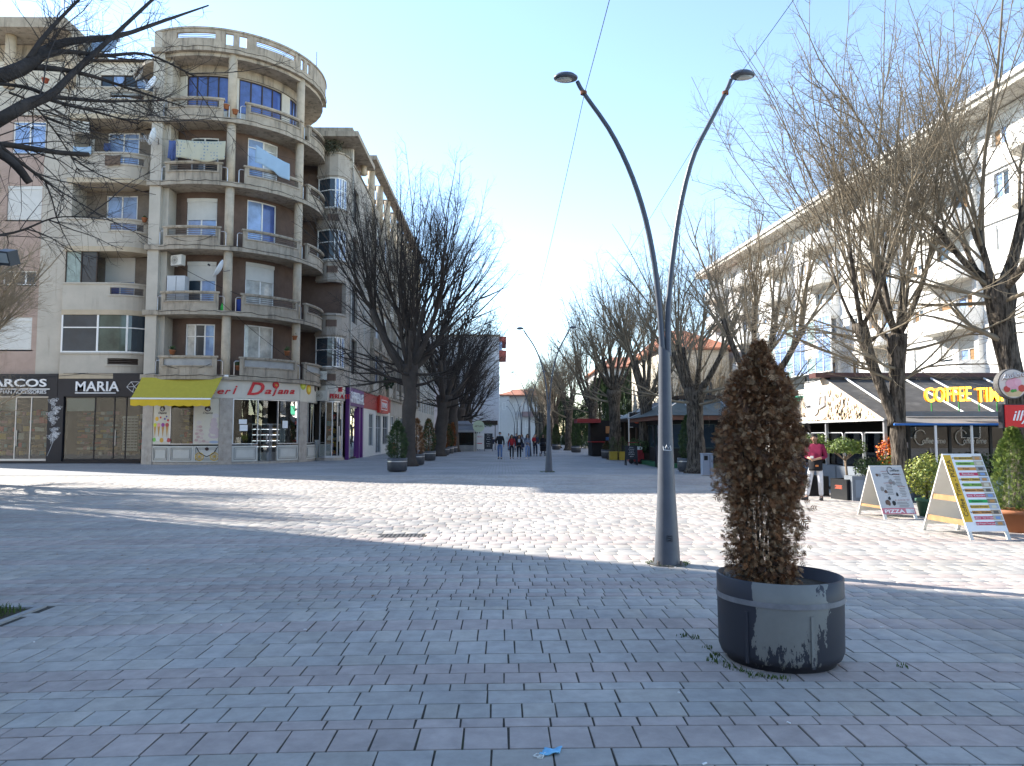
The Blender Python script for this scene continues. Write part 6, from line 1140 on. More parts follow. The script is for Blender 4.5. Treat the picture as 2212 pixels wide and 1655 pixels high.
# ------------------------------------------------------------------ things in front of the cafe
def aboard(name, fl, fr, ht, dep, label, m_face, m_side, legs=.1):
    """A-frame board: fl, fr = front feet on the ground, leaning back to a ridge"""
    fl, fr = Vector((fl[0], fl[1], 0)), Vector((fr[0], fr[1], 0)); ex = (fr - fl).normalized(); bk = Vector((-ex.y, ex.x, 0)); t = thing(name, label, 'sign board', (fl + fr) / 2 + bk * dep / 2); W_ = (fr - fl).length
    up = (bk * dep / 2 + Vector((0, 0, ht))).normalized(); S_ = math.hypot(dep / 2, ht); nrm = ex.cross(up)      # towards the viewer
    def panel(o, up_, nn, nm, m, z0, z1, x0=0, x1=W_, t0=0, t1=.022): 
        P = []
        for d in (t0, t1):
            for x, s in ((x0, z0), (x1, z0), (x1, z1), (x0, z1)): P.append(o + ex * x + up_ * s - nn * d)
        return MB().add(P, [(0, 1, 2, 3), (7, 6, 5, 4), (0, 4, 5, 1), (1, 5, 6, 2), (2, 6, 7, 3), (3, 7, 4, 0)]).build(nm, m, t)
    panel(fl, up, nrm, 'front_panel', m_face, legs, S_)
    b0 = fl + bk * dep; up2 = (-bk * dep / 2 + Vector((0, 0, ht))).normalized(); n2 = -(ex.cross(up2)); panel(b0, up2, n2, 'back_panel', m_side, legs, S_ - .01)
    for o_, u_, n_ in ((fl, up, nrm), (b0, up2, n2)):
        for x in (0, W_ - .06): panel(o_, u_, n_, 'leg', m_side, 0, legs, x, x + .06)
    def pos(u, v, d=.004): return fl + ex * (u * W_) + up * (v * S_) + nrm * d
    def strip(u0, u1, v0, v1, m, d=.003, nm='print'): 
        P = [pos(u0, v0, d), pos(u1, v0, d), pos(u1, v1, d), pos(u0, v1, d)]; return MB().add(P + [p - nrm * .003 for p in P], [(0, 1, 2, 3), (0, 4, 5, 1), (1, 5, 6, 2), (2, 6, 7, 3), (3, 7, 4, 0)]).build(nm, m, t)
    def write(s, u, v, h, m, wd=None, **k): return text(s, pos(u, v, .007), ex, up, h, m, t, ext=.001, width=wd, **k)
    return t, pos, strip, write, ex, up, (fl, b0, bk, S_)
ink = flat('black_ink', (.02, .02, .02)); m_gb = mat('grey_sign_face', (.46, .46, .46), .5, .3, var=.03); m_ws = mat('white_wood', (.66, .64, .58), .6, var=.06); wood = mat('pine_wood', (.34, .2, .09), .7, var=.2, scale=6)
t, pos, strip, write, ex, up, bb_ = aboard('menu_board', gp(1911, 1122).xy, gp(1983, 1121).xy, 1.04, .95, 'grey menu A-board with drawings of drinks and PIZZA along its foot', m_gb, m_ws)
strip(.0, 1, .09, .2, flat('pizza_pink', (.52, .18, .22))); write('PIZZA', .36, .11, .072, m_wsign, .42, bold=.02); strip(.72, .97, .105, .185, m_wsign)
write('offee', .72, .88, .05, ink, .2, shear=.3); write('time', .74, .815, .04, ink, .14, shear=.3); b = MB(); b.tube([pos(.6 + .09 * math.cos(q), .89 + .075 * math.sin(q), .006) for q in np.linspace(.6, 5.5, 12)], .006, 4); b.build('lettering', ink, t)
rr = random.Random(6)
for (u, v, n_, wd) in ((.42, .84, 4, .2), (.42, .62, 7, .22), (.76, .78, 7, .22), (.8, .55, 6, .2), (.7, .3, 4, .4)):
    write(('DRINKS', 'MILKSHAKES', 'LONG', 'MILKSHAKES', 'PIZZA')[n_ % 5] if n_ > 4 else 'HOT', u, v + .035, .018, flat('brick_ink', (.3, .06, .05)), wd * .8)
    for k in range(n_): strip(u - wd / 2 * rr.uniform(.6, 1), u + wd / 2 * rr.uniform(.6, 1), v - k * .028, v - k * .028 + .009, flat('pale_ink', (.16, .15, .14)))
for (u, v, r_) in ((.16, .82, .05), (.24, .81, .05), (.52, .68, .08), (.6, .66, .06), (.2, .55, .07), (.28, .5, .05), (.25, .3, .09), (.42, .29, .08), (.33, .38, .05), (.6, .45, .05)): b = MB(); b.add([pos(u + r_ * math.cos(q) * rr.uniform(.6, 1.1), v + r_ * .75 * math.sin(q) * rr.uniform(.6, 1.1), .0045) for q in np.linspace(0, 6.28, 11)[:-1]], [tuple(range(10))]); b.build('drawing', rr.choice([ink, flat('choc_ink', (.12, .07, .05)), flat('grey_ink', (.25, .24, .23))]), t)
fl, b0, bk, S_ = bb_; q0 = fl + bk * .16 + Vector((0, 0, .3)); MB().bar(fl + bk * .12 + Vector((.03, 0, .22)), b0 - bk * .12 + Vector((.03, 0, .22)), .03, .05).build('brace', wood, t)
t, pos, strip, write, ex, up, bb_ = aboard('menu_board', gp(2097, 1167).xy, gp(2185, 1166).xy, 1.35, 1.25, 'tall white menu A-board with coloured food strips and yellow Coffee Time edge', m_white, m_ws, .14)
fl, b0, bk, S_ = bb_; strip(.0, .2, .2, .985, flat('menu_yellow', (.72, .42, .03))); text('Coffee Time - PIZZA', pos(.15, .59, .006), up, -ex, .075, ink, t, ext=.001, width=.98)
rows = (('FULL BREAKFAST', 'y'), ('Omelete', 'g'), ('Tost', 'o'), ('Sanduic', 'r'), ('Sallata / Salad', 'y'), ('Pica  Pizza', 'g'), ('Makarona  Pasta', 'o'), ('Lloj Djathi', 'r'), ('Kosova', 'g2'), ('Krem Fruta', 'y'), ('Vafels / Waffels', 'o'), ('Akullore / Ice Cream', 'r'), ('Lengje Frutash / Fruit Juice', 'r'))
cm_ = {'y': flat('strip_yellow', (.6, .38, .06)), 'g': flat('strip_green', (.22, .42, .07)), 'o': flat('strip_orange', (.6, .27, .07)), 'r': flat('strip_red', (.55, .05, .1)), 'g2': flat('strip_green2', (.03, .36, .09))}
for k, (s, c) in enumerate(rows):
    v = .925 - k * .0635; strip(.27, .9, v, v + .036, cm_[c]); write(s, .48, v + .009, .028, m_wsign if c == 'r' else flat('dark_print', (.05, .04, .04)), min(.36, .03 * len(s))); strip(.74, .98, v - .006, v + .046, flat('photo_%d' % (k % 5), ((.4, .3, .2), (.45, .4, .3), (.3, .28, .26), (.25, .22, .15), (.4, .42, .45))[k % 5]), .0045); strip(.8, .92, v + .002, v + .034, flat('photo_b%d' % (k % 4), ((.5, .25, .08), (.6, .55, .4), (.12, .1, .08), (.2, .3, .5))[k % 4]), .006)
for h in (.25, .62): P0 = fl + bk * (.625 * h / 1.35 + .03) + Vector((.03, 0, h)); P1 = b0 - bk * (.625 * h / 1.35 + .03) + Vector((.03, 0, h)); MB().bar(P0, P1, .03, .09).build('brace', wood, t)
# black cube pots with topiary
def cubepot(x, y, s, h, label, rz):
    t = thing('cube_pot', label, 'pot', (x, y, 0), 'black cube pots', rz); b = MB(); q = s / 2; w_ = .02
    b.box(-q, -q, 0, q, -q + w_, h); b.box(-q, q - w_, 0, q, q, h); b.box(-q, -q + w_, 0, -q + w_, q - w_, h); b.box(q - w_, -q + w_, 0, q, q - w_, h); o = b.build('walls', mat('black_gloss', (.012, .012, .014), .3, .5, var=.1), t); o.matrix_parent_inverse = Matrix.Identity(4)
    o = MB().box(-q + w_, -q + w_, .02, q - w_, q - w_, h - .04).build('soil', soil, t); o.matrix_parent_inverse = Matrix.Identity(4); b = MB()
    for k in range(5): b.box(-q - .004, -.14 + .02 * (k % 2), h * .52 + k * .02, -q - .001, .14 - .03 * (k % 3), h * .52 + k * .02 + .012)
    o = b.build('red_print', flat('pot_red', (.5, .1, .05)), t); o.matrix_parent_inverse = Matrix.Identity(4); return t
def topiary(x, y, z, H, rx, rz, label, seed):
    t = thing('topiary', label, 'shrub', (x, y, z), 'mushroom topiaries in black pots'); b = MB(); rr = random.Random(seed); b.tube([(x, y, z), (x - .03, y, z + H * .5), (x - .05, y, z + H)], [.035, .03, .028], 8)
    for k in range(9): a = k * .7; b.tube(smooth_path([(x - .05, y, z + H - .12), (x - .05 + rx * .35 * math.cos(a), y + rx * .35 * math.sin(a), z + H + .02), (x - .05 + rx * .8 * math.cos(a), y + rx * .8 * math.sin(a), z + H + rz * .6)], 5), [.014, .012, .01, .007, .004], 5)
    b.build('trunk', mat('pale_bark', (.30, .22, .15), .8, var=.2), t, True); foliage(t, leafball(seed, rx, rx, rz, 1900, .055, [(.10, .15, .02), (.14, .18, .03), (.07, .11, .02)], .55, low=-.35), (x - .05, y, z + H + rz * .55)); return t
p = gp(1842, 1080); cubepot(p.x, p.y + .2, .62, .53, 'black cube pot nearer the grey menu board', R(14)); topiary(p.x, p.y + .25, .49, .62, .48, .3, 'mushroom shaped green topiary in the cube pot by the grey menu board', 3)
p = gp(1768, 1072); cubepot(p.x, p.y + .4, .62, .53, 'black cube pot behind the waiter', R(10)); topiary(p.x + .05, p.y + .45, .49, .7, .52, .32, 'mushroom shaped green topiary right behind the waiter', 4)
# bush in green pot, tall shrub in terracotta tub
p = gp(2004, 1115); t = thing('plant_pot', 'green plastic pot between the two menu boards', 'pot', (p.x, p.y, 0)); MB().lathe([(.15, 0), (.2, .3), (.225, .3), (.225, .36), (.2, .36), (.19, .3)], (0, 0, 0), 24).build('tub', mat('green_pot', (.05, .12, .08), .5, var=.1), t, True).matrix_parent_inverse = Matrix.Identity(4)
t = thing('bush', 'round yellow green bush in the green pot', 'bush', (p.x, p.y, .3)); foliage(t, leafball(7, .38, .38, .46, 2600, .05, YLG, .5), (p.x, p.y, .82)); MB().tube([(p.x, p.y, .28), (p.x, p.y, .7)], .03, 6).build('stem', m_bark, t)
p = gp(2196, 1148); t = thing('plant_pot', 'terracotta tub at the edge by the tall white menu board', 'pot', (p.x, p.y, 0)); MB().lathe([(.26, 0), (.31, .3), (.34, .3), (.34, .38), (.31, .38), (.3, .3)], (0, 0, 0), 28).build('tub', mat('terracotta', (.33, .13, .06), .7, var=.15), t, True).matrix_parent_inverse = Matrix.Identity(4)
t = thing('conifer', 'dense green column conifer in the terracotta tub', 'conifer', (p.x, p.y, .36)); me = conifer(15, [(0, .3), (.2, .36), (.5, .31), (.8, .17), (1, .03)], 1.4, 3600, .08, k=2, cols=[(.11, .16, .03), (.15, .19, .04), (.07, .11, .025)], amp=.16); me.materials.append(m_fol); link('foliage', me, None, t).matrix_parent_inverse = Matrix.Identity(4)
# hedge plants, planter boxes and orange shrub along the cafe front
pb = 0
for (x, y, rx, rz, cols, lab_) in ((9.35, 19.15, .36, .26, DKG, 'dark green leafy plant in the grey planter box behind the cube pot'), (9.95, 19.1, .42, .3, YLG, 'yellow green leafy plant in the grey planter box left of the forked trunk'.replace(' left of', ' beside')), (10.9, 18.75, .5, .32, YLG, 'yellow green hedge plant right of the forked trunk'.replace(' right of', ' just past')), (12.1, 18.7, .5, .34, DKG, 'dark hedge plant under the blue edged awning'), (13.2, 18.7, .5, .36, YLG, 'light hedge plant under the blue edged awning')):
    t = thing('hedge_plant', lab_, 'plant', (x, y, .5), 'plants along the cafe front'); foliage(t, leafball(int(x * 10), rx, .3, rz, 900, .06, cols, .5), (x, y, .85))
    t = thing('planter_box', {0: 'grey planter box closest to the cube pot', 1: 'grey planter box second from the cube pot', 2: 'grey planter box past the forked trunk', 3: 'grey planter box under the awning, before the first glass panel', 4: 'grey planter box hidden behind the tall menu board'}[pb], 'planter', (x, y, 0), 'grey planter boxes along the cafe front'); pb += 1; b = MB(); b.box(x - .5, y - .22, .0, x + .5, y + .22, .62); b.build('box', m_gpl, t); MB().box(x - .42, y - .228, .08, x + .42, y - .222, .52).build('face_panel', mat('panel_steel', (.2, .24, .29), .35, .5, var=.1), t)
t = thing('orange_shrub', 'bright orange red shrub behind the forked linden trunk', 'shrub', (10.15, 20.0, .6)); foliage(t, leafball(71, .3, .25, .5, 700, .06, [(.6, .12, .02), (.65, .22, .02), (.5, .06, .02)], .4), (10.15, 19.6, 1.15))
# cafe furniture glimpsed inside
def chair(x, y, rz, lab_): 
    t = thing('cafe_chair', lab_, 'chair', (x, y, .1), 'cafe chairs', rz); I4 = Matrix.Identity(4); m = flat('dark_rattan', (.05, .04, .035), .7); L_ = [('seat', (-.22, -.22, .42, .22, .22, .47)), ('backrest', (-.22, .18, .47, .22, .22, .9))] + [('leg', (a, c, 0, a + .04, c + .04, .42)) for a in (-.21, .17) for c in (-.21, .17)]
    for nm, q in L_: MB().box(*q).build(nm, m, t).matrix_parent_inverse = I4
    return t
for k, (x, y) in enumerate(((11.0, 21.2), (12.4, 21.6), (11.2, 24.2), (12.6, 25))): chair(x, y, k * 1.3, ['dark cafe chair behind the first glass panel', 'dark cafe chair behind the second glass panel', 'dark cafe chair deep under the canopy', 'dark cafe chair by the back wall'][k])
t = thing('cafe_table', 'small round cafe table under the canopy', 'table', (11.7, 22.3, .1)); 
for nm, pr_ in (('tabletop', [(.35, .72), (.35, .75)]), ('stem', [(.03, .02), (.03, .72)]), ('base', [(.2, 0), (.2, .02)])): MB().lathe(pr_, (0, 0, 0), 18).build(nm, m_dk, t).matrix_parent_inverse = Matrix.Identity(4)
t = thing('curtain', 'striped pale curtain hanging inside the cafe side', 'curtain', (11.3, 24.4, .8)); 
for k in range(9): MB().box(11.2, 22.6 + k * .16, .75, 11.24, 22.75 + k * .16, 1.75).build('stripe', (m_wsign, flat('curtain_red', (.4, .1, .1)), flat('curtain_grey', (.35, .33, .3)))[k % 3], t)
o = MB().tube([(10.6, 26.6, 2.0), (10.6, 26.6, 1.7)], [.14, .05], 10).build('lamp_shade', mat('warm_shade', (.8, .6, .3), .6, var=0, emit=.4)); tag(o, 'warm lit funnel lamp shade hanging under the cafe gable', 'lamp')
# ================================================================== OTHER KIOSKS
gk = thing('green_kiosk', 'dark green pavilion with glassy sloping roof beside the bare linden', 'kiosk', (10.5, 42, 0)); m_gm = mat('dark_green_metal', (.025, .05, .045), .5, .4, var=.15); m_grf = mat('dusty_green_roof', (.07, .085, .08), .6, .3, var=.3, scale=2, dirt=(.12, .12, .11), dscale=(1, 1, 1), dmin=.5, dmax=.7)
MB().box(7.95, 37.7, -.02, 13.5, 46, .2).build('deck', flat('deck_green', (.02, .10, .045), .6), gk); SK = line(8.4, 38.3, 13.5, 38.3); hs = [(.2 + 1.25 * k, 1.3 + 1.25 * k, .95, 2.2) for k in range(4)]; wall(SK, 0, SK.L, -.1, 0, .2, 2.4, hs, 'front_wall', m_dark, gk)
for h in hs: window(SK, *h, gk, -.03, 1, 0, 0, [m_glass], m_gm, .05)
SK2 = line(8.4, 46, 8.4, 38.3); hs = [(.3 + 1.5 * k, 1.6 + 1.5 * k, .95, 2.2) for k in range(5)]; wall(SK2, 0, SK2.L - .1, -.1, 0, .2, 2.4, hs, 'side_wall', m_dark, gk)
for h in hs: window(SK2, *h, gk, -.03, 1, 0, 0, [m_glass], m_gm, .05)
MB().box(7.9, 37.5, 2.4, 13.8, 46.3, 2.62).build('eave_board', mat('eave_brown', (.16, .07, .045), .6), gk); a = [(7.8, 37.4, 2.63), (13.9, 37.4, 2.63), (13.9, 46.4, 2.63), (7.8, 46.4, 2.63)]; r_ = [(9.6, 40, 3.55), (13.9, 40, 3.55), (13.9, 44, 3.55), (9.6, 44, 3.55)]
MB().add(a + r_, [(0, 1, 5, 4), (1, 2, 6, 5), (2, 3, 7, 6), (3, 0, 4, 7), (4, 5, 6, 7), (0, 3, 2, 1)]).build('roof', m_grf, gk)
for p, q in ((a[0], r_[0]), ((9.6, 37.4, 2.64), (9.62, 40, 3.56)), ((11.6, 37.4, 2.64), (11.6, 40, 3.56)), (a[3], r_[3])): MB().tube([p, q], .04, 6).build('roof_rib', m_alu, gk)
MB().box(9.4, 39.8, 3.56, 13.9, 44.2, 3.75).build('ridge_box', m_dk, gk)
pv = thing('dark_pavilion', 'dark open pavilion with a low pyramid roof behind the chalkboard', 'pavilion', (10.4, 52, 0)); hip('roof', pv, 8.7, 49, 13, 56, 2.75, 1.15, 2, .4, m_dk); b = MB()
for x, y in ((8.8, 49.1), (10.2, 49.1), (11.6, 49.1), (12.9, 49.1), (8.8, 51.4), (8.8, 53.7), (8.8, 55.9)): MB().box(x - .05, y - .05, 0, x + .05, y + .05, 2.6).build('post', m_dk, pv)
MB().box(8.7, 49, 0, 13, 49.1, .85).build('parapet', m_dark, pv); MB().box(8.7, 49.12, 0, 8.8, 56, .85).build('parapet', m_dark, pv); MB().box(8.9, 55.9, 0, 13, 56, 2.55).build('back_wall', m_dark, pv)
pz = thing('pizza_kiosk', 'small black food kiosk with red canopy and lit menu panels', 'kiosk', (7.9, 59, 0)); MB().box(6.9, 57.6, 0, 9.6, 60.2, 1.05).build('counter', m_dark, pz); MB().box(6.85, 57.5, 1.05, 9.65, 60.2, 1.12).build('counter_top', flat('counter_red', (.35, .03, .03)), pz); MB().box(6.9, 58.6, 1.12, 9.6, 60.2, 2.75).build('body', m_dark, pz); MB().box(5.7, 56.9, 2.55, 7.5, 59.5, 2.85).build('canopy', flat('canopy_red', (.25, .03, .03)), pz)
for x0, x1, z0, z1, c in ((8.1, 8.8, 1.75, 2.3, (.4, .2, .08)), (8.9, 9.5, 1.9, 2.3, (.3, .3, .28)), (8.1, 8.4, 1.2, 1.45, (.05, .15, .35)), (8.5, 8.8, 1.2, 1.45, (.5, .5, .48)), (8.9, 9.4, 1.2, 1.42, (.35, .33, .3))): MB().box(x0, 58.56, z0, x1, 58.598, z1).build('menu_panel', flat('menu_%d' % int(x0 * 10 + z0 * 100), c), pz)
rs2 = thing('round_sign', 'black round sign with white rim on the pizza kiosk', 'sign', (9.3, 58.2, 2.4)); MB().tube([(9.2, 58.5, 2.65), (9.2, 58.3, 2.65)], .55, 28).build('disc', m_dark, rs2); MB().tube([(9.2 + .5 * math.cos(q), 58.29, 2.65 + .5 * math.sin(q)) for q in np.linspace(0, 6.283, 25)], .025, 4).build('rim', m_wsign, rs2); text('pizz', (9.2, 58.28, 2.6), (1, 0, 0), (0, 0, 1), .17, m_wsign, rs2, ext=.01)
bs = thing('box_sign', 'square black hanging sign with a yellow and red round emblem', 'sign', (8.4, 47, 0)); MB().tube([(7.95, 47, 0), (7.95, 47, 3.0)], .04, 6).build('post', m_alu, bs); MB().box(7.95, 46.9, 2.1, 8.85, 47.05, 3.05).build('board', m_black, bs); b = MB()
MB().tube([(8.45, 46.9, 2.62), (8.45, 46.88, 2.62)], .27, 20).build('emblem', flat('emblem_red', (.5, .08, .03)), bs); MB().tube([(8.47, 46.88, 2.7), (8.47, 46.86, 2.7)], .2, 20).build('emblem_top', flat('emblem_yellow', (.6, .42, .04)), bs); MB().tube([(8.42, 46.86, 2.68), (8.42, 46.845, 2.68)], .12, 16).build('emblem_dot', m_black, bs)
b = MB()
for z in (2.1, 3.02): b.box(7.93, 46.885, z, 8.2, 46.9, z + .03)
b.box(7.93, 46.885, 2.1, 7.97, 46.9, 3.05); b.build('border', m_wsign, bs)
# boxwoods in yellow pots
for k, x in enumerate((7.3, 7.88)):
    t = thing('square_pot', ['yellow square pot, the one farther from the red cart', 'yellow square pot beside the red cart'][k], 'pot', (x, 49.3 - k * .3, 0), 'yellow square pots'); MB().box(-.24, -.24, 0, .24, .24, .5).build('pot', mat('yellow_pot', (.45, .32, .05), .6, var=.12), t).matrix_parent_inverse = Matrix.Identity(4); MB().box(-.26, -.26, .5, .26, .26, .54).build('rim', mat('yellow_pot', (.45, .32, .05)), t).matrix_parent_inverse = Matrix.Identity(4)
    s = thing('boxwood', ['dark boxwood in the yellow pot farther from the red cart', 'dark boxwood in the yellow pot beside the red cart'][k], 'shrub', (x, 49.3 - k * .3, .52), 'boxwoods in yellow pots'); me = conifer(80 + k, [(0, .26), (.3, .3), (.7, .2), (1, .03)], .95, 500, .09, k=1, cols=GREEN); me.materials.append(m_fol); link('foliage', me, None, s).matrix_parent_inverse = Matrix.Identity(4)
rc = thing('red_cart', 'small red cart with black wheels and a white box on top', 'cart', (7.65, 43, 0)); m_rc = mat('cart_red', (.28, .025, .03), .4, .4, var=.15); MB().box(7.25, 42.8, .12, 8.1, 43.4, .62).build('body', m_rc, rc); MB().box(7.3, 42.75, .62, 8.0, 43.35, .78).build('lid', m_rc, rc); MB().box(7.6, 42.8, .79, 8.0, 43.2, .97).build('box', m_white, rc)
for x in (7.35, 7.98): MB().tube([(x, 42.72, .14), (x, 42.79, .14)], .14, 16).build('wheel', m_cable, rc)
MB().tube([(7.3, 43.3, .78), (7.3, 43.3, 1.2), (8.0, 43.3, 1.2), (8.0, 43.3, .78)], .03, 6).build('handle', m_rc, rc)
for k, (x, y, rx, rz, l) in enumerate(((8.4, 47.5, .6, .45, 'leafy green bush behind the red cart'), (8.05, 43.2, .55, .4, 'leafy green bush just behind the chalkboard'), (8.9, 43.6, .5, .3, 'low hedge between the chalkboard and the dark green kiosk'))): t = thing('bush', l, 'bush', (x, y, .55), 'bushes by the pavilions'); foliage(t, leafball(90 + k, rx, rx, rz, 700, .08, [(.05, .09, .03), (.08, .12, .03)], .5), (x, y, .95)); MB().box(x - .45, y - .3, 0, x + .45, y + .3, .62).build('trough', m_dk, t)
# litter bin, chalkboard, menu poster
p = gp(1528, 1027); t = thing('litter_bin', 'pale grey metal litter bin at the foot of the linden', 'bin', (p.x, p.y, 0)); MB().box(p.x - .22, p.y - .18, .03, p.x + .2, p.y + .2, .86).build('body', mat('bin_grey', (.33, .36, .42), .45, .4, var=.1), t); MB().box(p.x - .17, p.y - .186, .62, p.x - .02, p.y - .182, .8).build('slot', m_dark, t); MB().box(p.x + .06, p.y - .186, .05, p.x + .075, p.y - .18, .84).build('seam', m_dark, t); MB().box(p.x - .24, p.y - .2, .86, p.x + .22, p.y + .22, .9).build('lid', MATS['bin_grey'], t)
def easel(x0, x1, yb, label, h, rows_, seed, hdr=None, m=None, low=.3):
    a, c = gp(x0, yb), gp(x1, yb); t = thing('chalkboard', label, 'chalkboard', ((a.x + c.x) / 2, a.y, 0)); W_ = c.x - a.x; b = MB(); z0 = low * h; tl = .16
    for x in (a.x, c.x - .05): MB().bar((x + .025, a.y, 0), (x + .025, a.y + tl, h), .05).build('leg', m_black, t); MB().bar((x + .025, a.y + .42, 0), (x + .025, a.y + tl + .03, h * .96), .045).build('leg', m_black, t)
    def q(u, v, d=0): return Vector((a.x + W_ * u, a.y - .03 + tl * v - d, h * v))
    P = [q(0, low), q(1, low), q(1, 1), q(0, 1)]; MB().add(P + [p + Vector((0, .025, 0)) for p in P], [(0, 1, 2, 3), (7, 6, 5, 4), (0, 4, 5, 1), (1, 5, 6, 2), (2, 6, 7, 3), (3, 7, 4, 0)]).build('board', m or m_black, t); r = random.Random(seed)
    for k in range(rows_):
        v = .92 - k * (.92 - low - .06) / rows_; wd = r.uniform(.25, .62); s = ''.join(r.choice('aeiounrst') for _ in range(0)); text(hdr[k % len(hdr)] if hdr else 'menu', q(.5, v - .02, .005), (1, 0, 0), (0, .15, 1), h * .032, m_wsign, t, ext=.002, width=W_ * wd)
    return t
easel(1352, 1378, 1005.5, 'black chalkboard easel with pale handwriting before the pavilion', 1.06, 6, 3, ['Menu', 'Pizza', 'Pasta', 'Sallata', 'Kafe', 'Birra'])
easel(1418, 1446, 1009, 'black poster board with white capitals ITALIAN and OFERTA beside the kiosk deck', 1.1, 6, 4, ['PIZZA', 'PASTA', 'ITALIAN', 'OFERTA', 'OFERTA'], low=.06)
a = at(1432, 1000, Y=38.2); 
# shop-side kiosk with awning far up the street
kk = thing('awning_kiosk', 'kiosk with a grey awning above corrugated panels at the shop side', 'kiosk', (-3.6, 76, 0)); xa, xb = at(985, 930, Y=75).x, at(1030, 930, Y=75).x; zz = lambda y: at(1000, y, Y=75).z
m_awg = mat('grey_awning', (.17, .17, .18), .8, var=.15, transl=.1); slab3([(xa - .1, 74.2, zz(930)), (xb, 74.2, zz(930)), (xb - .1, 76.5, zz(915)), (xa, 76.5, zz(915))], .03, 'awning', m_awg, kk); slab3([(xa, 75.9, zz(917)), (xb - .5, 75.9, zz(917)), (xb - 1, 79, zz(908)), (xa, 79, zz(908))], .03, 'roof', m_awg, kk); b = MB()
for k in range(24): x = xa + (xb - xa) * k / 24; b.box(x, 74.15, zz(934), x + .09, 74.2, zz(929.5))
b.build('valance', mat('pale_valance', (.35, .35, .36), .8), kk)
for k in range(22): x = xa + (xb - xa) * k / 22; MB().box(x, 75.0, .1, x + .07, 75.05, zz(962)).build('corrugation', mat('zinc', (.35, .35, .34), .5, var=.2), kk)
MB().box(xa, 75.06, 0, xb, 75.1, zz(962)).build('panel', mat('zinc', (.35, .35, .34)), kk); MB().box(xa + .2, 78.6, 0, xb, 78.7, zz(915)).build('back_wall', m_dark, kk); MB().box(xa, 75.1, zz(962), xb, 75.12, zz(935)).build('pane', m_sglass, kk)
for x in (xa, xb): MB().box(x - .04, 75, 0, x + .04, 75.08, zz(930)).build('post', m_alu, kk)
x, z = at(1034, 921, Y=74).x, at(1034, 921, Y=74).z; t = thing('round_sign', 'pale green round sign on a thin post next to the grey awning kiosk', 'sign', (x, 74, 0)); MB().tube([(x, 74.05, z), (x, 74, z)], .58, 28).build('disc', flat('pale_green', (.5, .58, .42)), t); MB().tube([(x - .45, 74.08, 0), (x - .45, 74.08, z)], .035, 6).build('post', m_alu, t); text('ARTUZA', (x, 73.99, z - .07), (1, 0, 0), (0, 0, 1), .17, m_dk, t, ext=.004, width=.8)
dk = thing('flat_roof_shelter', 'dark flat shelter roof with hanging greenery in front of the blank wall', 'shelter', (-1.5, 82, 0)); xa2, xb2 = at(1032, 915, Y=81).x, at(1075, 915, Y=81).x; MB().box(xa2, 80, at(1050, 918, Y=81).z, xb2, 84, at(1050, 909, Y=81).z).build('roof', m_dk, dk)
for x in (xa2 + .2, xb2 - .3): MB().box(x, 80.2, 0, x + .08, 80.28, 2.8).build('post', m_dk, dk)
t = thing('hanging_greenery', 'greenery trailing from the edge of the flat shelter roof', 'plant', ((xa2 + xb2) / 2, 80, 2.7)); foliage(t, leafball(44, .9, .2, .25, 300, .1, GREEN, .3), ((xa2 + xb2) / 2, 80, 2.65))
p = gp(1036, 974); t = thing('menu_stand', 'white menu stand with a red arrow beside the round green sign', 'sign board', (p.x, p.y, 0)); MB().box(p.x - .55, p.y, .15, p.x + .45, p.y + .05, 1.75).build('board', m_white, t); MB().tube([(p.x + .25, p.y - .01, .75), (p.x - .25, p.y - .01, .75)], .035, 4).build('arrow', m_red, t); MB().add([(p.x - .25, p.y - .015, .86), (p.x - .42, p.y - .015, .75), (p.x - .25, p.y - .015, .64)], [(0, 1, 2)]).build('arrow_head', m_red, t); text('MENU', (p.x, p.y - .01, 1.35), (1, 0, 0), (0, 0, 1), .14, m_red, t, ext=.005)
easel(1046, 1064, 975, 'black chalkboard with white lines near the walking man', 1.75, 6, 7, ['Menu', 'Burger', 'Sanduic', 'Patate', 'Pije'], low=.12)
p = gp(848, 981); t = thing('cardboard_box', 'brown cardboard box by the tiled shop wall', 'box', (p.x, p.y, 0)); MB().box(p.x - .25, p.y, 0, p.x + .25, p.y + .4, .85).build('carton', mat('cardboard', (.3, .19, .1), .8), t); MB().box(p.x - .2, p.y + .05, .8501, p.x + .15, p.y + .35, .95).build('contents', flat('box_red', (.4, .08, .05)), t)
# ================================================================== THINGS ON THE CORNER BUILDING
ac_unit(at(176, 291, Y=44.2), (.35, -1), label='air conditioner unit on the wing wall below the attic balcony', sc=1.15)
p = SE.P(SE.u(375, 577), -.75, 0); ac_unit((p.x, p.y, at(372, 577, Y=43).z), (-.45, -1), label='air conditioner unit under the ceiling of the second round balcony'); ac_unit(at(697, 866, Y=48.75), (-.1, -1), label='air conditioner unit beside the pastry fascia, above the shop glass', sc=1.1); ac_unit(at(693, 821, Y=48.7), (.2, -1), label='air conditioner unit next to the lowest bay window panel', sc=.95)
for k in range(4): p = SR.P(12 + k * 9.3, .05, RF[k % 4] + 1.6); ac_unit(p, (-1, 0), label='air conditioner unit on the white building, %s' % ('first floor', 'second floor', 'third floor', 'fourth floor')[k])
dish(at(331, 184, Y=41.9), (-.55, -.75, .35), .5, 'satellite dish on the pilaster, big and bright beside the attic balcony', at(335, 205, Y=42.4)); dish(at(305, 165, Y=43.4), (-.7, -.5, .4), .42, 'smaller satellite dish behind the big one at attic level', at(322, 190, Y=44)); dish(at(335, 297, Y=41.7), (-.93, -.25, .3), .52, 'satellite dish seen edge on, fixed to the pilaster at fourth floor height', at(342, 312, Y=42.4))
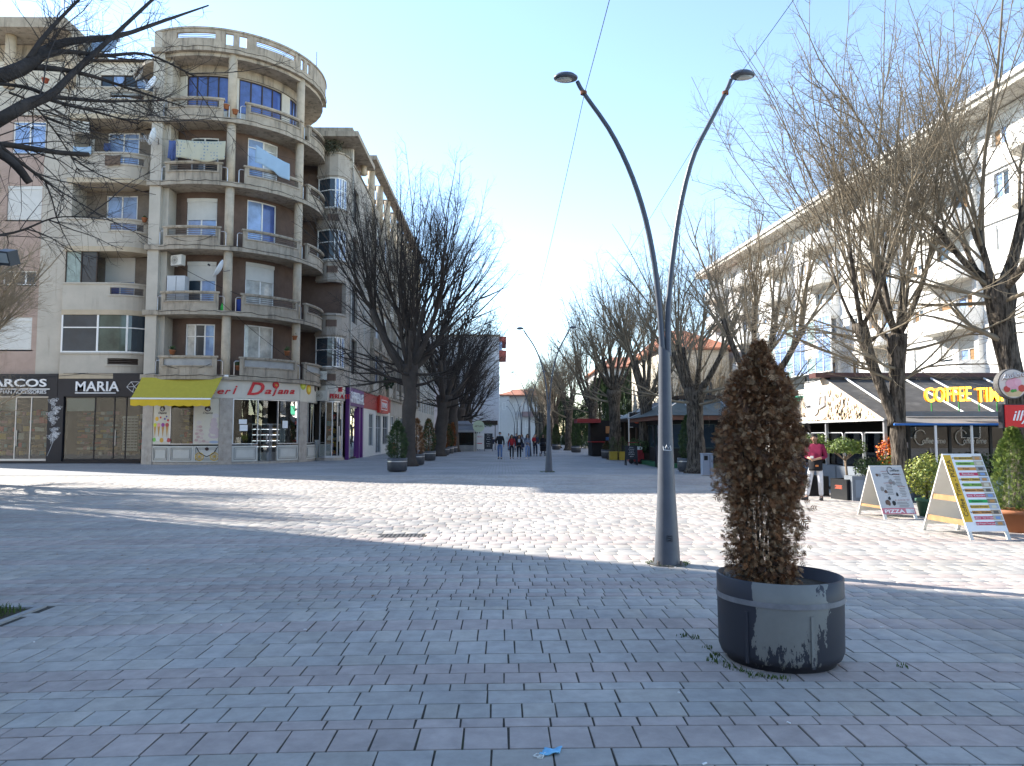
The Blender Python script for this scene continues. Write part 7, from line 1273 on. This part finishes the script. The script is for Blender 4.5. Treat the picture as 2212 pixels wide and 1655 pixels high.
p = SE.P(SE.u(495, 585), .05, 0); dish(at(478, 583, Y=p.y - .5), (-.86, -.25, .45), .55, 'satellite dish tied to the round column above the second floor balcony', (p.x, p.y + .1, at(490, 583, Y=p.y).z))
b = MB(); q = at(322, 297, Y=41.6)
for k in range(7): b.tube([q + Vector((-.5 + k * .09, 0, -.25)), q + Vector((-.5 + k * .09, 0, .15))], .008, 4)
b.tube([q + Vector((-.55, 0, -.05)), q + Vector((.3, .5, -.05))], .012, 4); o = b.build('tv_antenna', m_alu); tag(o, 'small TV aerial with cross rods beside the edge on dish', 'antenna')
m_pol = mat('polka_cloth', (.56, .54, .42), .9, .1, var=.05, transl=.2); nt_ = m_pol.node_tree; vr = nt_.nodes.new('ShaderNodeTexVoronoi'); vr.inputs['Scale'].default_value = 5.5; vr.inputs['Randomness'].default_value = .25; tc = nt_.nodes.new('ShaderNodeTexCoord'); nt_.links.new(tc.outputs['Object'], vr.inputs['Vector']); ct = nt_.nodes.new('ShaderNodeMath'); ct.operation = 'LESS_THAN'; ct.inputs[1].default_value = .26; nt_.links.new(vr.outputs['Distance'], ct.inputs[0]); mx = nt_.nodes.new('ShaderNodeMix'); mx.data_type = 'RGBA'; bs_ = nt_.nodes['Principled BSDF']; nt_.links.new(ct.outputs[0], mx.inputs['Factor']); nt_.links.new(bs_.inputs['Base Color'].links[0].from_socket, mx.inputs[6]); mx.inputs[7].default_value = (.2, .28, .38, 1); nt_.links.new(mx.outputs[2], bs_.inputs['Base Color'])
def onS(x, y, d): u, z = SE.uz(x, y, d); p = SE.P(u, d, z); t = SE.P(u + .2, d, 0) - SE.P(u - .2, d, 0); t.z = 0; return p, t
p, t = onS(434, 303, .15); cloth(p, t, (0, 0, 1), 2.75, 1.12, 'bed_sheet', 'cream polka dot sheet drying on the fourth floor round balcony', m_pol, 1); p, t = onS(590, 334, .2); t.z = -.12; cloth(p, t, (0, 0, 1), 2.2, .98, 'bed_sheet', 'plain pale blue sheet drying on the fourth floor round balcony', mat('blue_cloth', (.38, .52, .66), .9, .1, var=.05, transl=.2), 2); p, t = onS(375, 302, -.2); cloth(p, t, (0, 0, 1), .62, 1.15, 'blue_shirt', 'blue garments hanging next to the polka dot sheet', mat('denim_cloth', (.10, .14, .30), .9, .1, var=.3), 3, .08)
p, t = onS(434, 302, .15); b = MB(); b.tube([onS(348, 300, .1)[0], onS(434, 305, .15)[0], onS(490, 303, .1)[0]], .008, 4); o = b.build('clothes_line', m_cable); tag(o, 'clothes line carrying the polka dot sheet', 'clothes line'); b = MB(); b.tube([onS(546, 322, .1)[0], onS(590, 333, .2)[0], onS(640, 346, .1)[0]], .008, 4); o = b.build('clothes_line', m_cable); tag(o, 'clothes line carrying the pale blue sheet', 'clothes line')
q = at(244, 334, Y=YW - .48); cloth(q, (1, 0, 0), (0, 0, 1), .92, .6, 'striped_rug', 'brown striped rug hung over the wing balcony wall', mat('rug_brown', (.14, .10, .075), .95, var=.35, scale=6), 5, .02, 'rug'); q = at(200, 300, Y=YW + 1.2); cloth(q, (1, 0, 0), (0, 0, 1), .3, .75, 'towel', 'small white towel hung in the wing loggia', mat('white_cloth', (.6, .6, .58), .9), 6, .03); q = at(232, 308, Y=YW + 1.1); cloth(q, (1, 0, 0), (0, 0, 1), .4, .5, 'blue_shirt', 'small blue shirt hung beside the wing balcony door', MATS['denim_cloth'], 7, .04); q = at(178, 316, Y=YW - .6); cloth(q, (1, 0, 0), (0, 0, 1), 1.1, .5, 'blue_cloth', 'faded blue cloth over the wing balcony corner', MATS['blue_cloth'], 8, .02)
p, _ = onS(384, 623, -.75); t = thing('white_cabinet', 'tall white cabinet standing on the second floor round balcony', 'cabinet', (p.x, p.y, FZ[1])); MB().box(p.x - .52, p.y - .25, FZ[1], p.x + .5, p.y + .35, FZ[1] + 2.05).build('body', mat('cabinet_white', (.5, .52, .54), .5, var=.06), t); MB().box(p.x - .01, p.y - .258, FZ[1] + .05, p.x + .01, p.y - .25, FZ[1] + 2.0).build('door_gap', m_cable, t)
tc_ = mat('terracotta', (.33, .13, .06)); 
for x, y, k, d, pl_, l in ((489, 236, 4, -.1, 0, 'terracotta pot wedged beside the top floor column'), (508, 247, 4, -.1, 0, 'low brown pot at the foot of the top floor column'), (620, 768, 0, -.15, .35, 'terracotta pot with a small plant on the first floor parapet'), (372, 766, 0, -.2, .3, 'dark pot with leaves on the first floor parapet'), (515, 800, 0, -.35, .45, 'rusty red pot at the first floor column'), (637, 735, 0, -.3, .25, 'terracotta pot hung on a bracket at the first floor')): p, _ = onS(x, y, d); flowerpot(p, .17, .26, l, tc_, plant=pl_ or None)
q = at(312, 480, Y=YW + .1); flowerpot(q, .16, .26, 'small brick red pot on the third floor wing balcony', tc_, plant=.1)
p, _ = onS(482, 645, -.3); o = MB().lathe([(.16, 0), (.14, .25), (.05, .5), (.03, .55)], (0, 0, 0), 12).build('plastic_bag', flat('bag_green', (.05, .45, .08)), None, True); o.location = (p.x, p.y, FZ[1]); tag(o, 'bright green plastic bag on the second floor balcony', 'bag')
p, _ = onS(519, 655, -.4); o = MB().lathe([(.2, 0), (.22, .7), (.2, .75)], (0, 0, 0), 14).build('blue_barrel', flat('barrel_blue', (.02, .05, .25)), None, True); o.location = (p.x, p.y, FZ[1]); tag(o, 'dark blue barrel on the second floor balcony', 'barrel')
t = thing('terrace_shrub', 'dark shrub growing over the terrace parapet under the canopy roof', 'shrub', (-11.4, 48.8, zt5)); foliage(t, leafball(33, .75, .5, .7, 600, .12, [(.05, .06, .04), (.08, .085, .05)], .3), (-11.4, 48.7, zt5 + .5))
t = thing('hanging_palm', 'spiky green plant on the first floor of the long street building', 'plant', (-10.2, 66.5, 6)); foliage(t, leafball(34, .6, .6, .7, 160, .3, [(.04, .07, .03)], .2), (-10.2, 66.5, 6.3))
# solar heater on the attic roof
t = thing('solar_heater', 'glass solar heater panel leaning on the attic roof', 'solar panel', (-22.5, 46, 24)); q = at(215, 118, Y=46); MB().obox(q + Vector((0, 0, .6)), .9, .05, .8, Matrix.Rotation(R(-35), 3, 'X')).build('panel', mat('solar_glass', (.15, .2, .25), .1, .6), t); MB().tube([q + Vector((-.9, .5, 1.3)), q + Vector((.9, .5, 1.3))], .22, 12).build('tank', m_alu, t); MB().bar(q + Vector((.7, .5, 1.2)), q + Vector((.7, .6, -.2)), .05).build('leg', m_alu, t); MB().bar(q + Vector((-.7, .5, 1.2)), q + Vector((-.7, .6, -.2)), .05).build('leg', m_alu, t)
# floodlight on the near tree
q = at(17, 556, Y=6.75); t = thing('floodlight', 'grey floodlight fixed to the near tree beside the pink wall', 'floodlight', q); RM = Matrix.Rotation(R(25), 3, 'X') @ Matrix.Rotation(R(-20), 3, 'Z'); MB().obox(q, .075, .05, .065, RM).build('casing', mat('flood_grey', (.06, .065, .07), .45), t); MB().obox(q + RM @ Vector((0, -.052, .005)), .06, .003, .045, RM).build('lens', m_lens, t); MB().tube([q + Vector((-.07, .03, -.05)), q + Vector((-.4, .15, -.12)), (-5.75, 7, 3.1)], .014, 6).build('bracket', m_iron, t)

# loose cables on the facade, litter on the ground
def sag(a, b, d, n=14): a, b = Vector(a), Vector(b); return [a.lerp(b, k / n) - Vector((0, 0, d * 4 * (k / n) * (1 - k / n))) for k in range(n + 1)]
for k, (p, q, d) in enumerate(((at(300, 520, Y=43.6), onS(525, 640, .25)[0], .25), (onS(480, 655, .2)[0], at(760, 850, Y=48), .5), (at(160, 806, Y=44.1), onS(345, 806, .1)[0], .12), (onS(370, 512, .1)[0], onS(460, 508, .1)[0], .3), (onS(355, 788, .1)[0], onS(455, 786, .1)[0], .3), (at(-20, 812, Y=44), at(190, 806, Y=44), .15))):
    MB().tube(sag(p, q, d), .014, 4).build('cable', m_cable, cb)
rl = random.Random(12); b = MB(); b2 = MB()
for k in range(70):
    Y = rl.uniform(3.6, 22); X = rl.uniform(-.62, .62) * Y
    if k % 3: b.bar((X, Y, .006), (X + rl.uniform(-.03, .03), Y + rl.uniform(-.02, .02), .007), .008, .006)
    else:
        a = rl.uniform(0, 6.28); c, s_ = math.cos(a) * .022, math.sin(a) * .022; b2.add([(X - c, Y - s_, .004), (X + s_ * .5, Y - c * .5, .012), (X + c, Y + s_, .006), (X - s_ * .5, Y + c * .5, .004)], [(0, 1, 2, 3)])
o = b.build('litter', m_wsign); tag(o, kind='stuff'); o = b2.build('dry_leaves', flat('dry_leaf', (.22, .12, .05))); tag(o, kind='stuff')
# ================================================================== PEOPLE
def skin(name, nodes, edges, root, m, parent, lv=1):
    me = bpy.data.meshes.new(name); ks = list(nodes); ix = {k: i for i, k in enumerate(ks)}; me.from_pydata([nodes[k][0] for k in ks], [(ix[a], ix[b]) for a, b in edges], []); o = bpy.data.objects.new(name, me); COL.objects.link(o)
    o.modifiers.new('s', 'SKIN'); sv = me.skin_vertices[0].data
    for k in ks: r_ = nodes[k][1]; sv[ix[k]].radius = r_ if hasattr(r_, '__len__') else (r_, r_); sv[ix[k]].use_root = (k == root)
    s = o.modifiers.new('d', 'SUBSURF'); s.levels = lv; s.render_levels = lv; dg = bpy.context.evaluated_depsgraph_get(); dg.update(); m2 = bpy.data.meshes.new_from_object(o.evaluated_get(dg)); bpy.data.objects.remove(o); bpy.data.meshes.remove(me); m2.name = name
    m2.materials.clear(); r = link(name, m2, m, None, True); r.parent = parent; return r
def vadd(a, b): return (a[0] + b[0], a[1] + b[1], a[2] + b[2])
def person(loc, rz, H, label, top, legs, hair, pose=None, skinc=(.42, .25, .17), shoe=(.03, .03, .03), sleeve=1.0, longhair=0, female=False, lv=1, crop=0.0, group='people walking in the street', seated=False, detail=True):
    """local frame: faces -Y; joints in metres for a 1.75 m figure, scaled"""
    t = thing('person', label, 'person', loc, group, rz); k = H / 1.75; sw = .165 if female else .19
    J = dict(pelvis=(0, 0, .96), belly=(0, 0, 1.1), chest=(0, -.005, 1.3), neck=(0, .005, 1.47), nk2=(0, -.005, 1.535), head=(0, -.015, 1.62), crown=(0, -.005, 1.70))
    for s, n in ((-1, 'r'), (1, 'l')): J.update({'sh' + n: (s * sw, 0, 1.42), 'el' + n: (s * (sw + .05), .03, 1.13), 'wr' + n: (s * (sw + .05), -.06, .88), 'hip' + n: (s * .09, 0, .92), 'kn' + n: (s * .1, -.01, .5), 'an' + n: (s * .1, .02, .09), 'toe' + n: (s * .12, -.15, .03)})
    J.update(pose or {}); J = {a: tuple(q * k for q in b) for a, b in J.items()}
    mskin = flat('skin_%d' % int(skinc[0] * 100), skinc, .55); A = {}; E_ = []
    rad = dict(pelvis=(.13, .1), belly=(.12, .09), chest=(.14, .1), neck=.055, nk2=.05, head=(.074, .09), crown=(.06, .075), sh=.052, el=.038, wr=.026, hip=.08, kn=.052, an=.036, toe=.03)
    for a, b in J.items(): q = rad.get(a, rad.get(a[:-1])); cv = {'pelvis': .72, 'belly': .7, 'chest': .72}.get(a, {'sh': .7, 'hip': .72, 'kn': .72, 'an': .8}.get(a[:-1], .72 if a[:-1] == 'el' and sleeve > .6 else 1)); q = tuple(v * cv for v in q) if hasattr(q, '__len__') else q * cv; A[a] = (b, tuple(v * k for v in q) if hasattr(q, '__len__') else q * k)
    E_ = [('pelvis', 'belly'), ('belly', 'chest'), ('chest', 'neck'), ('neck', 'nk2'), ('nk2', 'head'), ('head', 'crown')]
    for n in 'rl': E_ += [('chest', 'sh' + n), ('sh' + n, 'el' + n), ('el' + n, 'wr' + n), ('pelvis', 'hip' + n), ('hip' + n, 'kn' + n), ('kn' + n, 'an' + n), ('an' + n, 'toe' + n)]
    for s, n in ((-1, 'r'), (1, 'l')):      # palm and five fingers
        w_ = Vector(J['wr' + n]); d = (w_ - Vector(J['el' + n])).normalized(); sd = d.cross(Vector((0, 1, .3))).normalized(); pm = w_ + d * .05 * k; A['pm' + n] = (tuple(pm), .03 * k); E_.append(('wr' + n, 'pm' + n)); cur = d.cross(sd)
        for f in range(4): q = pm + sd * (f - 1.5) * .017 * k + d * .04 * k; L_ = (.04, .048, .045, .034)[f] * k; A['f%d%s' % (f, n)] = (tuple(q), .0095 * k); A['g%d%s' % (f, n)] = (tuple(q + d * L_ * .8 + cur * .015 * k), .008 * k); E_ += [('pm' + n, 'f%d%s' % (f, n)), ('f%d%s' % (f, n), 'g%d%s' % (f, n))]
        q = w_ + sd * -.035 * k * s + d * .035 * k; A['th' + n] = (tuple(q), .011 * k); A['ti' + n] = (tuple(q + d * .035 * k + cur * .012 * k), .009 * k); E_ += [('wr' + n, 'th' + n), ('th' + n, 'ti' + n)]
    skin('body', A, E_, 'pelvis', mskin, t, lv)
    # clothes
    g = 1.2 if female else 1.3; T = {a: (J[a], tuple(v * k * g for v in rad[a])) for a in ('belly', 'chest')}; T['pelvis'] = (vadd(J['pelvis'], (0, 0, (.02 + crop) * k)), (.135 * k, .108 * k)); T['nk'] = (vadd(J['neck'], (0, 0, -.02 * k)), .066 * k); e = [('pelvis', 'belly'), ('belly', 'chest'), ('chest', 'nk')]
    for n in 'rl':
        T['sh' + n] = (J['sh' + n], (.066 if female else .078) * k); T['el' + n] = (J['el' + n], (.05 if female else .06) * k); w_ = Vector(J['el' + n]).lerp(Vector(J['wr' + n]), sleeve * .92); T['wr' + n] = (tuple(w_), .04 * k); e += [('chest', 'sh' + n), ('sh' + n, 'el' + n), ('el' + n, 'wr' + n)]
    skin('top', T, e, 'belly', top, t, lv)
    T = {'pelvis': (J['pelvis'], (.14 * k, .112 * k)), 'waist': (vadd(J['pelvis'], (0, 0, .07 * k)), (.125 * k, .098 * k))}; e = [('waist', 'pelvis')]
    lw = (.088, .062, .05) if female else (.095, .072, .062)
    for n in 'rl': T['hip' + n] = (J['hip' + n], lw[0] * k); T['kn' + n] = (J['kn' + n], lw[1] * k); T['an' + n] = (vadd(J['an' + n], (0, 0, .02 * k)), lw[2] * k); e += [('pelvis', 'hip' + n), ('hip' + n, 'kn' + n), ('kn' + n, 'an' + n)]
    skin('trousers', T, e, 'pelvis', legs, t, lv)
    for n in 'rl':
        a, b = Vector(J['an' + n]), Vector(J['toe' + n]); f = b - a; f.z = 0; f.normalize(); zf = max(.034 * k, b.z); T = {'h': (tuple(a - f * .05 * k + Vector((0, 0, zf + .012 * k - a.z))), .045 * k), 'm': (tuple(a + f * .06 * k + Vector((0, 0, zf + .01 * k - a.z))), .046 * k), 't': (tuple(b + f * .03 * k + Vector((0, 0, zf - b.z))), .036 * k), 'u': (tuple(a + Vector((0, 0, .02 * k))), .046 * k)}
        skin('shoe', T, [('h', 'm'), ('m', 't'), ('h', 'u')], 'h', flat('shoe_%d' % int(shoe[0] * 100), shoe, .5), t, 1)
    # hair and face
    hd = Vector(J['head']); fw = Vector((pose or {}).get('face', (0, -1, 0))).normalized() if pose and 'face' in pose else Vector((0, -1, 0)); sdv = Vector((0, 0, 1)).cross(fw) * -1; b = MB(); nn, mm = 14, 8; vs = []
    for i in range(mm):
        for j in range(nn):
            ph = i / (mm - 1) * (1.75 if longhair == 0 else 2.0); th = 6.2832 * j / nn; d = Vector((0, 0, 1)) * math.cos(ph) + (fw * math.cos(th) + sdv * math.sin(th)) * math.sin(ph); fr = max(0, math.cos(th)); rr_ = .098
            if ph > .95 and fr > .25: rr_ = .06
            c_ = hd + Vector((0, 0, .045 * k)) - fw * .012 * k; vs.append(c_ + Vector((d.x * rr_ * .86, d.y * rr_ * 1.04, d.z * rr_ * .92)) * k)
    b.add(vs, [(i * nn + j, (i + 1) * nn + j, (i + 1) * nn + (j + 1) % nn, i * nn + (j + 1) % nn) for i in range(mm - 1) for j in range(nn)])
    if longhair:
        for q in np.linspace(-1.9, 1.9, 13):
            r0 = hd + (-fw * math.cos(q) + sdv * math.sin(q)) * .085 * k; wv = .02 if longhair > 1 else .004
            pts = [r0 + Vector((0, 0, .05 * k))] + [r0 + (-fw * math.cos(q) + sdv * math.sin(q)) * (.02 + wv * math.sin(u * 9 + q * 7)) * k + Vector((0, 0, -u * k)) for u in (.06, .14, .22, .3, .36)]; b.tube(pts, [.03 * k, .034 * k, .034 * k, .033 * k, .028 * k, .012 * k], 6)
    o = b.build('hair', hair, None, True); o.parent = t
    if detail:
        fc = hd + fw * .088 * k; ft = MB()
        o = MB().add([fc + Vector((0, 0, .03 * k)), fc + sdv * .016 * k + Vector((0, 0, -.014 * k)), fc - sdv * .016 * k + Vector((0, 0, -.014 * k)), fc + fw * .024 * k + Vector((0, 0, -.01 * k))], [(0, 3, 1), (0, 2, 3), (1, 3, 2)]).build('nose', mskin); o.parent = t
        for s in (-1, 1):
            c_ = fc + sdv * .03 * k * s - fw * .004 * k + Vector((0, 0, .026 * k)); o = MB().lathe([(.001, -.008 * k), (.011 * k, 0), (.001, .008 * k)], c_, 8).build('eye', m_dk); o.parent = t; o = MB().bar(c_ + Vector((0, 0, .017 * k)) - sdv * .017 * k + fw * .004 * k, c_ + Vector((0, 0, .017 * k)) + sdv * .017 * k + fw * .004 * k, .008 * k).build('eyebrow', hair); o.parent = t
            c_ = hd + sdv * .078 * k * s + Vector((0, 0, .01 * k)) + fw * .0 ; o = MB().lathe([(.004 * k, -.03 * k), (.018 * k, 0), (.004 * k, .03 * k)], c_, 8).build('ear', mskin); o.parent = t
        c_ = fc + Vector((0, 0, -.04 * k)) - fw * .006 * k; o = MB().bar(c_ - sdv * .02 * k, c_ + sdv * .02 * k, .009 * k).build('mouth', flat('lip', (.3, .11, .09))); o.parent = t
    return t
h_dk = mat('dark_hair', (.022, .016, .013), .6, .4, var=.3, scale=20); h_br = mat('brown_hair', (.05, .03, .02), .6, .4, var=.3, scale=20)
def walk(s, st=.2): # stride with swinging arms
    return {'knl': (.1, -.06 * s - .02, .5), 'anl': (.1, -st * s, .09), 'toel': (.12, -st * s - .16, .04), 'knr': (-.1, .06 * s - .03, .5), 'anr': (-.1, st * s, .1), 'toer': (-.12, st * s - .15, .03), 'ell': (.25, .06 * s + .03, 1.13), 'wrl': (.25, .12 * s - .06, .88), 'elr': (-.25, -.06 * s + .03, 1.13), 'wrr': (-.25, -.12 * s - .06, .88)}
jean = mat('blue_jeans', (.10, .16, .30), .9, .2, var=.25, scale=6); jean2 = mat('light_jeans', (.17, .25, .42), .9, .2, var=.25, scale=6); blk = mat('black_cloth', (.017, .017, .02), .85, .2, var=.2); redc = mat('red_knit', (.32, .025, .03), .9, .2, var=.15, scale=30); gry = mat('greyblue_cloth', (.17, .2, .26), .9, .2, var=.15); navy = mat('navy_cloth', (.03, .035, .06), .9, .2, var=.2); wht = mat('white_cotton', (.62, .62, .6), .9, .2, var=.06); mar = mat('maroon_cotton', (.22, .022, .06), .9, .2, var=.14, scale=12)
# waiter by the cube pots
p = gp(1764, 1081); wt = person((p.x, p.y, 0), R(-38), 1.69, 'waiter in maroon jumper, black apron and torn white trousers looking down at his hands', mar, mat('white_trousers', (.62, .61, .62), .9, .2, var=.12, scale=14), h_dk,
    {'elr': (-.25, .06, 1.14), 'wrr': (-.07, -.24, 1.1), 'ell': (.25, .05, 1.14), 'wrl': (.06, -.25, 1.08), 'hipr': (-.1, 0, .92), 'knr': (-.15, -.06, .5), 'anr': (-.24, -.02, .09), 'toer': (-.32, -.16, .03), 'knl': (.12, -.03, .5), 'anl': (.1, .08, .09), 'toel': (.12, -.1, .03), 'head': (-.01, -.04, 1.615), 'crown': (-.005, -.02, 1.69)}, (.46, .27, .18), (.05, .05, .05), .55, group='people standing at the cafe', lv=2)
ap = MB(); n = 18; vs = []
for j in range(6):
    for i in range(n): a = -2.0 + 4.0 * i / (n - 1) - math.pi / 2; f = 1 + .035 * math.sin(i * 2.1 + j); vs.append((.168 * f * math.cos(a), .142 * f * math.sin(a) - .012 * j * .4, 1.03 - j * .055))
ap.add(vs, [(j * n + i, (j + 1) * n + i, (j + 1) * n + i + 1, j * n + i + 1) for j in range(5) for i in range(n - 1)]); o = ap.build('apron', blk, None, True); o.parent = wt; sm = o.modifiers.new('t', 'SOLIDIFY'); sm.thickness = .01
o = MB().obox((.075, -.15, .88), .035, .004, .022, Matrix.Rotation(.4, 3, 'Z')).build('apron_logo', flat('apron_orange', (.6, .2, .06))); o.parent = wt
o = MB().obox((-.01, -.285, 1.1), .035, .03, .03).build('crumpled_paper', wht); tag(o, 'crumpled white paper in the hands of the waiter', 'paper'); o.location = (p.x, p.y, 0); o.rotation_euler = (0, 0, R(-38))
# walkers
p = gp(1080, 992); wm = person((p.x, p.y, 0), R(-4), 1.83, 'walking man in black zip jacket and blue jeans with a mask under his chin', blk, jean, h_dk, {**walk(1, .16), 'wrr': (-.2, -.16, .97)}, lv=1); o = MB().lathe([(.02, -.03), (.055, -.01), (.05, .03)], (0, -.06, 1.605), 10, 1.1, .8).build('mask', m_mask); o.parent = wm
p = gp(1105.5, 991.5); person((p.x, p.y, 0), R(3), 1.66, 'woman with long curly dark hair in a cropped red jumper and black trousers', redc, blk, h_dk, walk(-1, .1), longhair=2, female=True, crop=.1, shoe=(.2, .14, .1))
p = gp(1121.5, 991.5); pw = person((p.x, p.y, 0), R(-2), 1.64, 'woman in black with a white print on her chest', blk, blk, h_br, walk(1, .1), longhair=1, female=True, shoe=(.4, .35, .38)); o = MB().obox((0, -.125, 1.24), .075, .004, .11).build('shirt_print', flat('print_grey', (.4, .42, .46))); o.parent = pw
p = gp(1139.5, 991.5); pw = person((p.x, p.y, 0), R(4), 1.7, 'long haired woman in grey blue top and light jeans holding a phone', gry, jean2, h_dk, {**walk(-1, .08), 'elr': (-.22, .02, 1.13), 'wrr': (-.06, -.2, 1.12), 'ell': (.22, .02, 1.13), 'wrl': (.05, -.2, 1.1)}, longhair=1, female=True, shoe=(.5, .5, .5)); 
o = MB().obox((p.x - .3, p.y + .02, .92), .1, .09, .14).build('handbag', navy); tag(o, 'dark blue handbag at the hip of the long haired woman', 'bag'); b = MB().tube([(p.x - .3, p.y, 1.06), (p.x - .19, p.y, 1.43)], .01, 4).build('strap', navy, o)
p = gp(1156.5, 985.5); pw = person((p.x, p.y, 0), R(0), 1.72, 'adult in dark clothes carrying a child in red on the arm', navy, navy, h_dk, {'elr': (-.24, -.05, 1.16), 'wrr': (-.05, -.24, 1.14), 'ell': (.24, -.04, 1.15), 'wrl': (-.02, -.24, 1.1)})
person((p.x - .12, p.y - .22, .62), R(10), .95, 'small child in a red hooded jacket carried in front of the adult', redc, blk, redc, {'knl': (.12, -.12, .62), 'anl': (.12, -.08, .25), 'toel': (.12, -.2, .2), 'knr': (-.12, -.12, .62), 'anr': (-.12, -.08, .25), 'toer': (-.12, -.2, .2)}, detail=False)
p = gp(1173, 985.5); st = thing('baby_stroller', 'black baby stroller pushed along behind the lamp post', 'stroller', (p.x, p.y, 0)); b = MB()
for k in range(9): a = k / 8 * 2.2 - .3; pass
b.obox((p.x, p.y, .62), .22, .3, .18, Matrix.Rotation(R(12), 3, 'X')); b.build('seat', blk, st); MB().lathe([(.26, 0), (.25, .12), (.18, .24), (.001, .3)], (p.x, p.y + .05, .78), 14).build('hood', blk, st, True)
for x in (-.22, .22):
    for y in (-.3, .32): MB().tube([(p.x + x - .02, p.y + y, .13), (p.x + x + .02, p.y + y, .13)], .13, 14).build('wheel', m_cable, st)
    MB().tube([(p.x + x, p.y - .3, .13), (p.x + x, p.y + .2, .6), (p.x + x, p.y + .5, 1.02)], .015, 5).build('frame_tube', m_alu, st)
MB().tube([(p.x - .22, p.y + .5, 1.02), (p.x + .22, p.y + .5, 1.02)], .02, 6).build('handle', m_cable, st)
person((p.x + .05, p.y + .85, 0), 0, 1.68, 'person in dark clothes pushing the black stroller', blk, navy, h_dk, {'elr': (-.22, -.1, 1.15), 'wrr': (-.18, -.3, 1.05), 'ell': (.22, -.1, 1.15), 'wrl': (.18, -.3, 1.05)}, longhair=1, female=True)
p = gp(1099, 973); person((p.x, p.y, 0), R(160), 1.75, 'person in white shirt walking away behind the red jumper', wht, jean, h_br, walk(1, .14), detail=False); p = gp(1127, 976); person((p.x, p.y, 0), 0, 1.7, 'person in grey coat behind the woman in black', gry, navy, h_br, walk(-1, .1), longhair=1, female=True, detail=False); p = gp(1115, 977); person((p.x, p.y, 0), 0, 1.75, 'person in dark coat half hidden behind the walking women', navy, navy, h_dk, walk(1, .1), detail=False)
sit = {'pelvis': (0, .05, .52), 'belly': (0, .05, .66), 'chest': (0, .03, .86), 'neck': (0, .03, 1.03), 'nk2': (0, .02, 1.095), 'head': (0, .01, 1.18), 'crown': (0, .02, 1.26), 'shr': (-.19, .03, .98), 'shl': (.19, .03, .98), 'elr': (-.24, .02, .7), 'ell': (.24, .02, .7), 'wrr': (-.12, -.25, .74), 'wrl': (.12, -.25, .74), 'hipr': (-.1, 0, .5), 'hipl': (.1, 0, .5), 'knr': (-.12, -.4, .5), 'knl': (.12, -.4, .5), 'anr': (-.12, -.38, .09), 'anl': (.12, -.38, .09), 'toer': (-.13, -.55, .03), 'toel': (.13, -.55, .03)}
def sitter(x, y, rz, label, top, hr, zb=0.0, **k):
    person((x, y, zb), rz, 1.75, label, top, blk, hr, sit, group='people sitting at the cafes', **k); t = thing('stool', 'stool under the ' + label[:42].rsplit(' ', 1)[0], 'stool', (x, y, zb), 'stools at the cafes', rz); MB().lathe([(.19, .40), (.19, .43)], (0, .05, 0), 14).build('seat', m_dk, t).matrix_parent_inverse = Matrix.Identity(4); MB().lathe([(.15, 0), (.03, .03), (.03, .4)], (0, .05, 0), 10).build('stem', m_alu, t).matrix_parent_inverse = Matrix.Identity(4)
sitter(11.2, 22.9, R(80), 'dark haired guest sitting inside the cafe behind the side windscreen', blk, h_br, .1)
p = gp(1040, 970); sitter(p.x + .2, p.y + 3, R(-30), 'guest in black sitting behind the white menu stand', blk, h_dk, detail=False); p = gp(1060, 968); sitter(p.x + .2, p.y + 6, R(200), 'guest sitting by the blank white wall', navy, h_dk, detail=False)
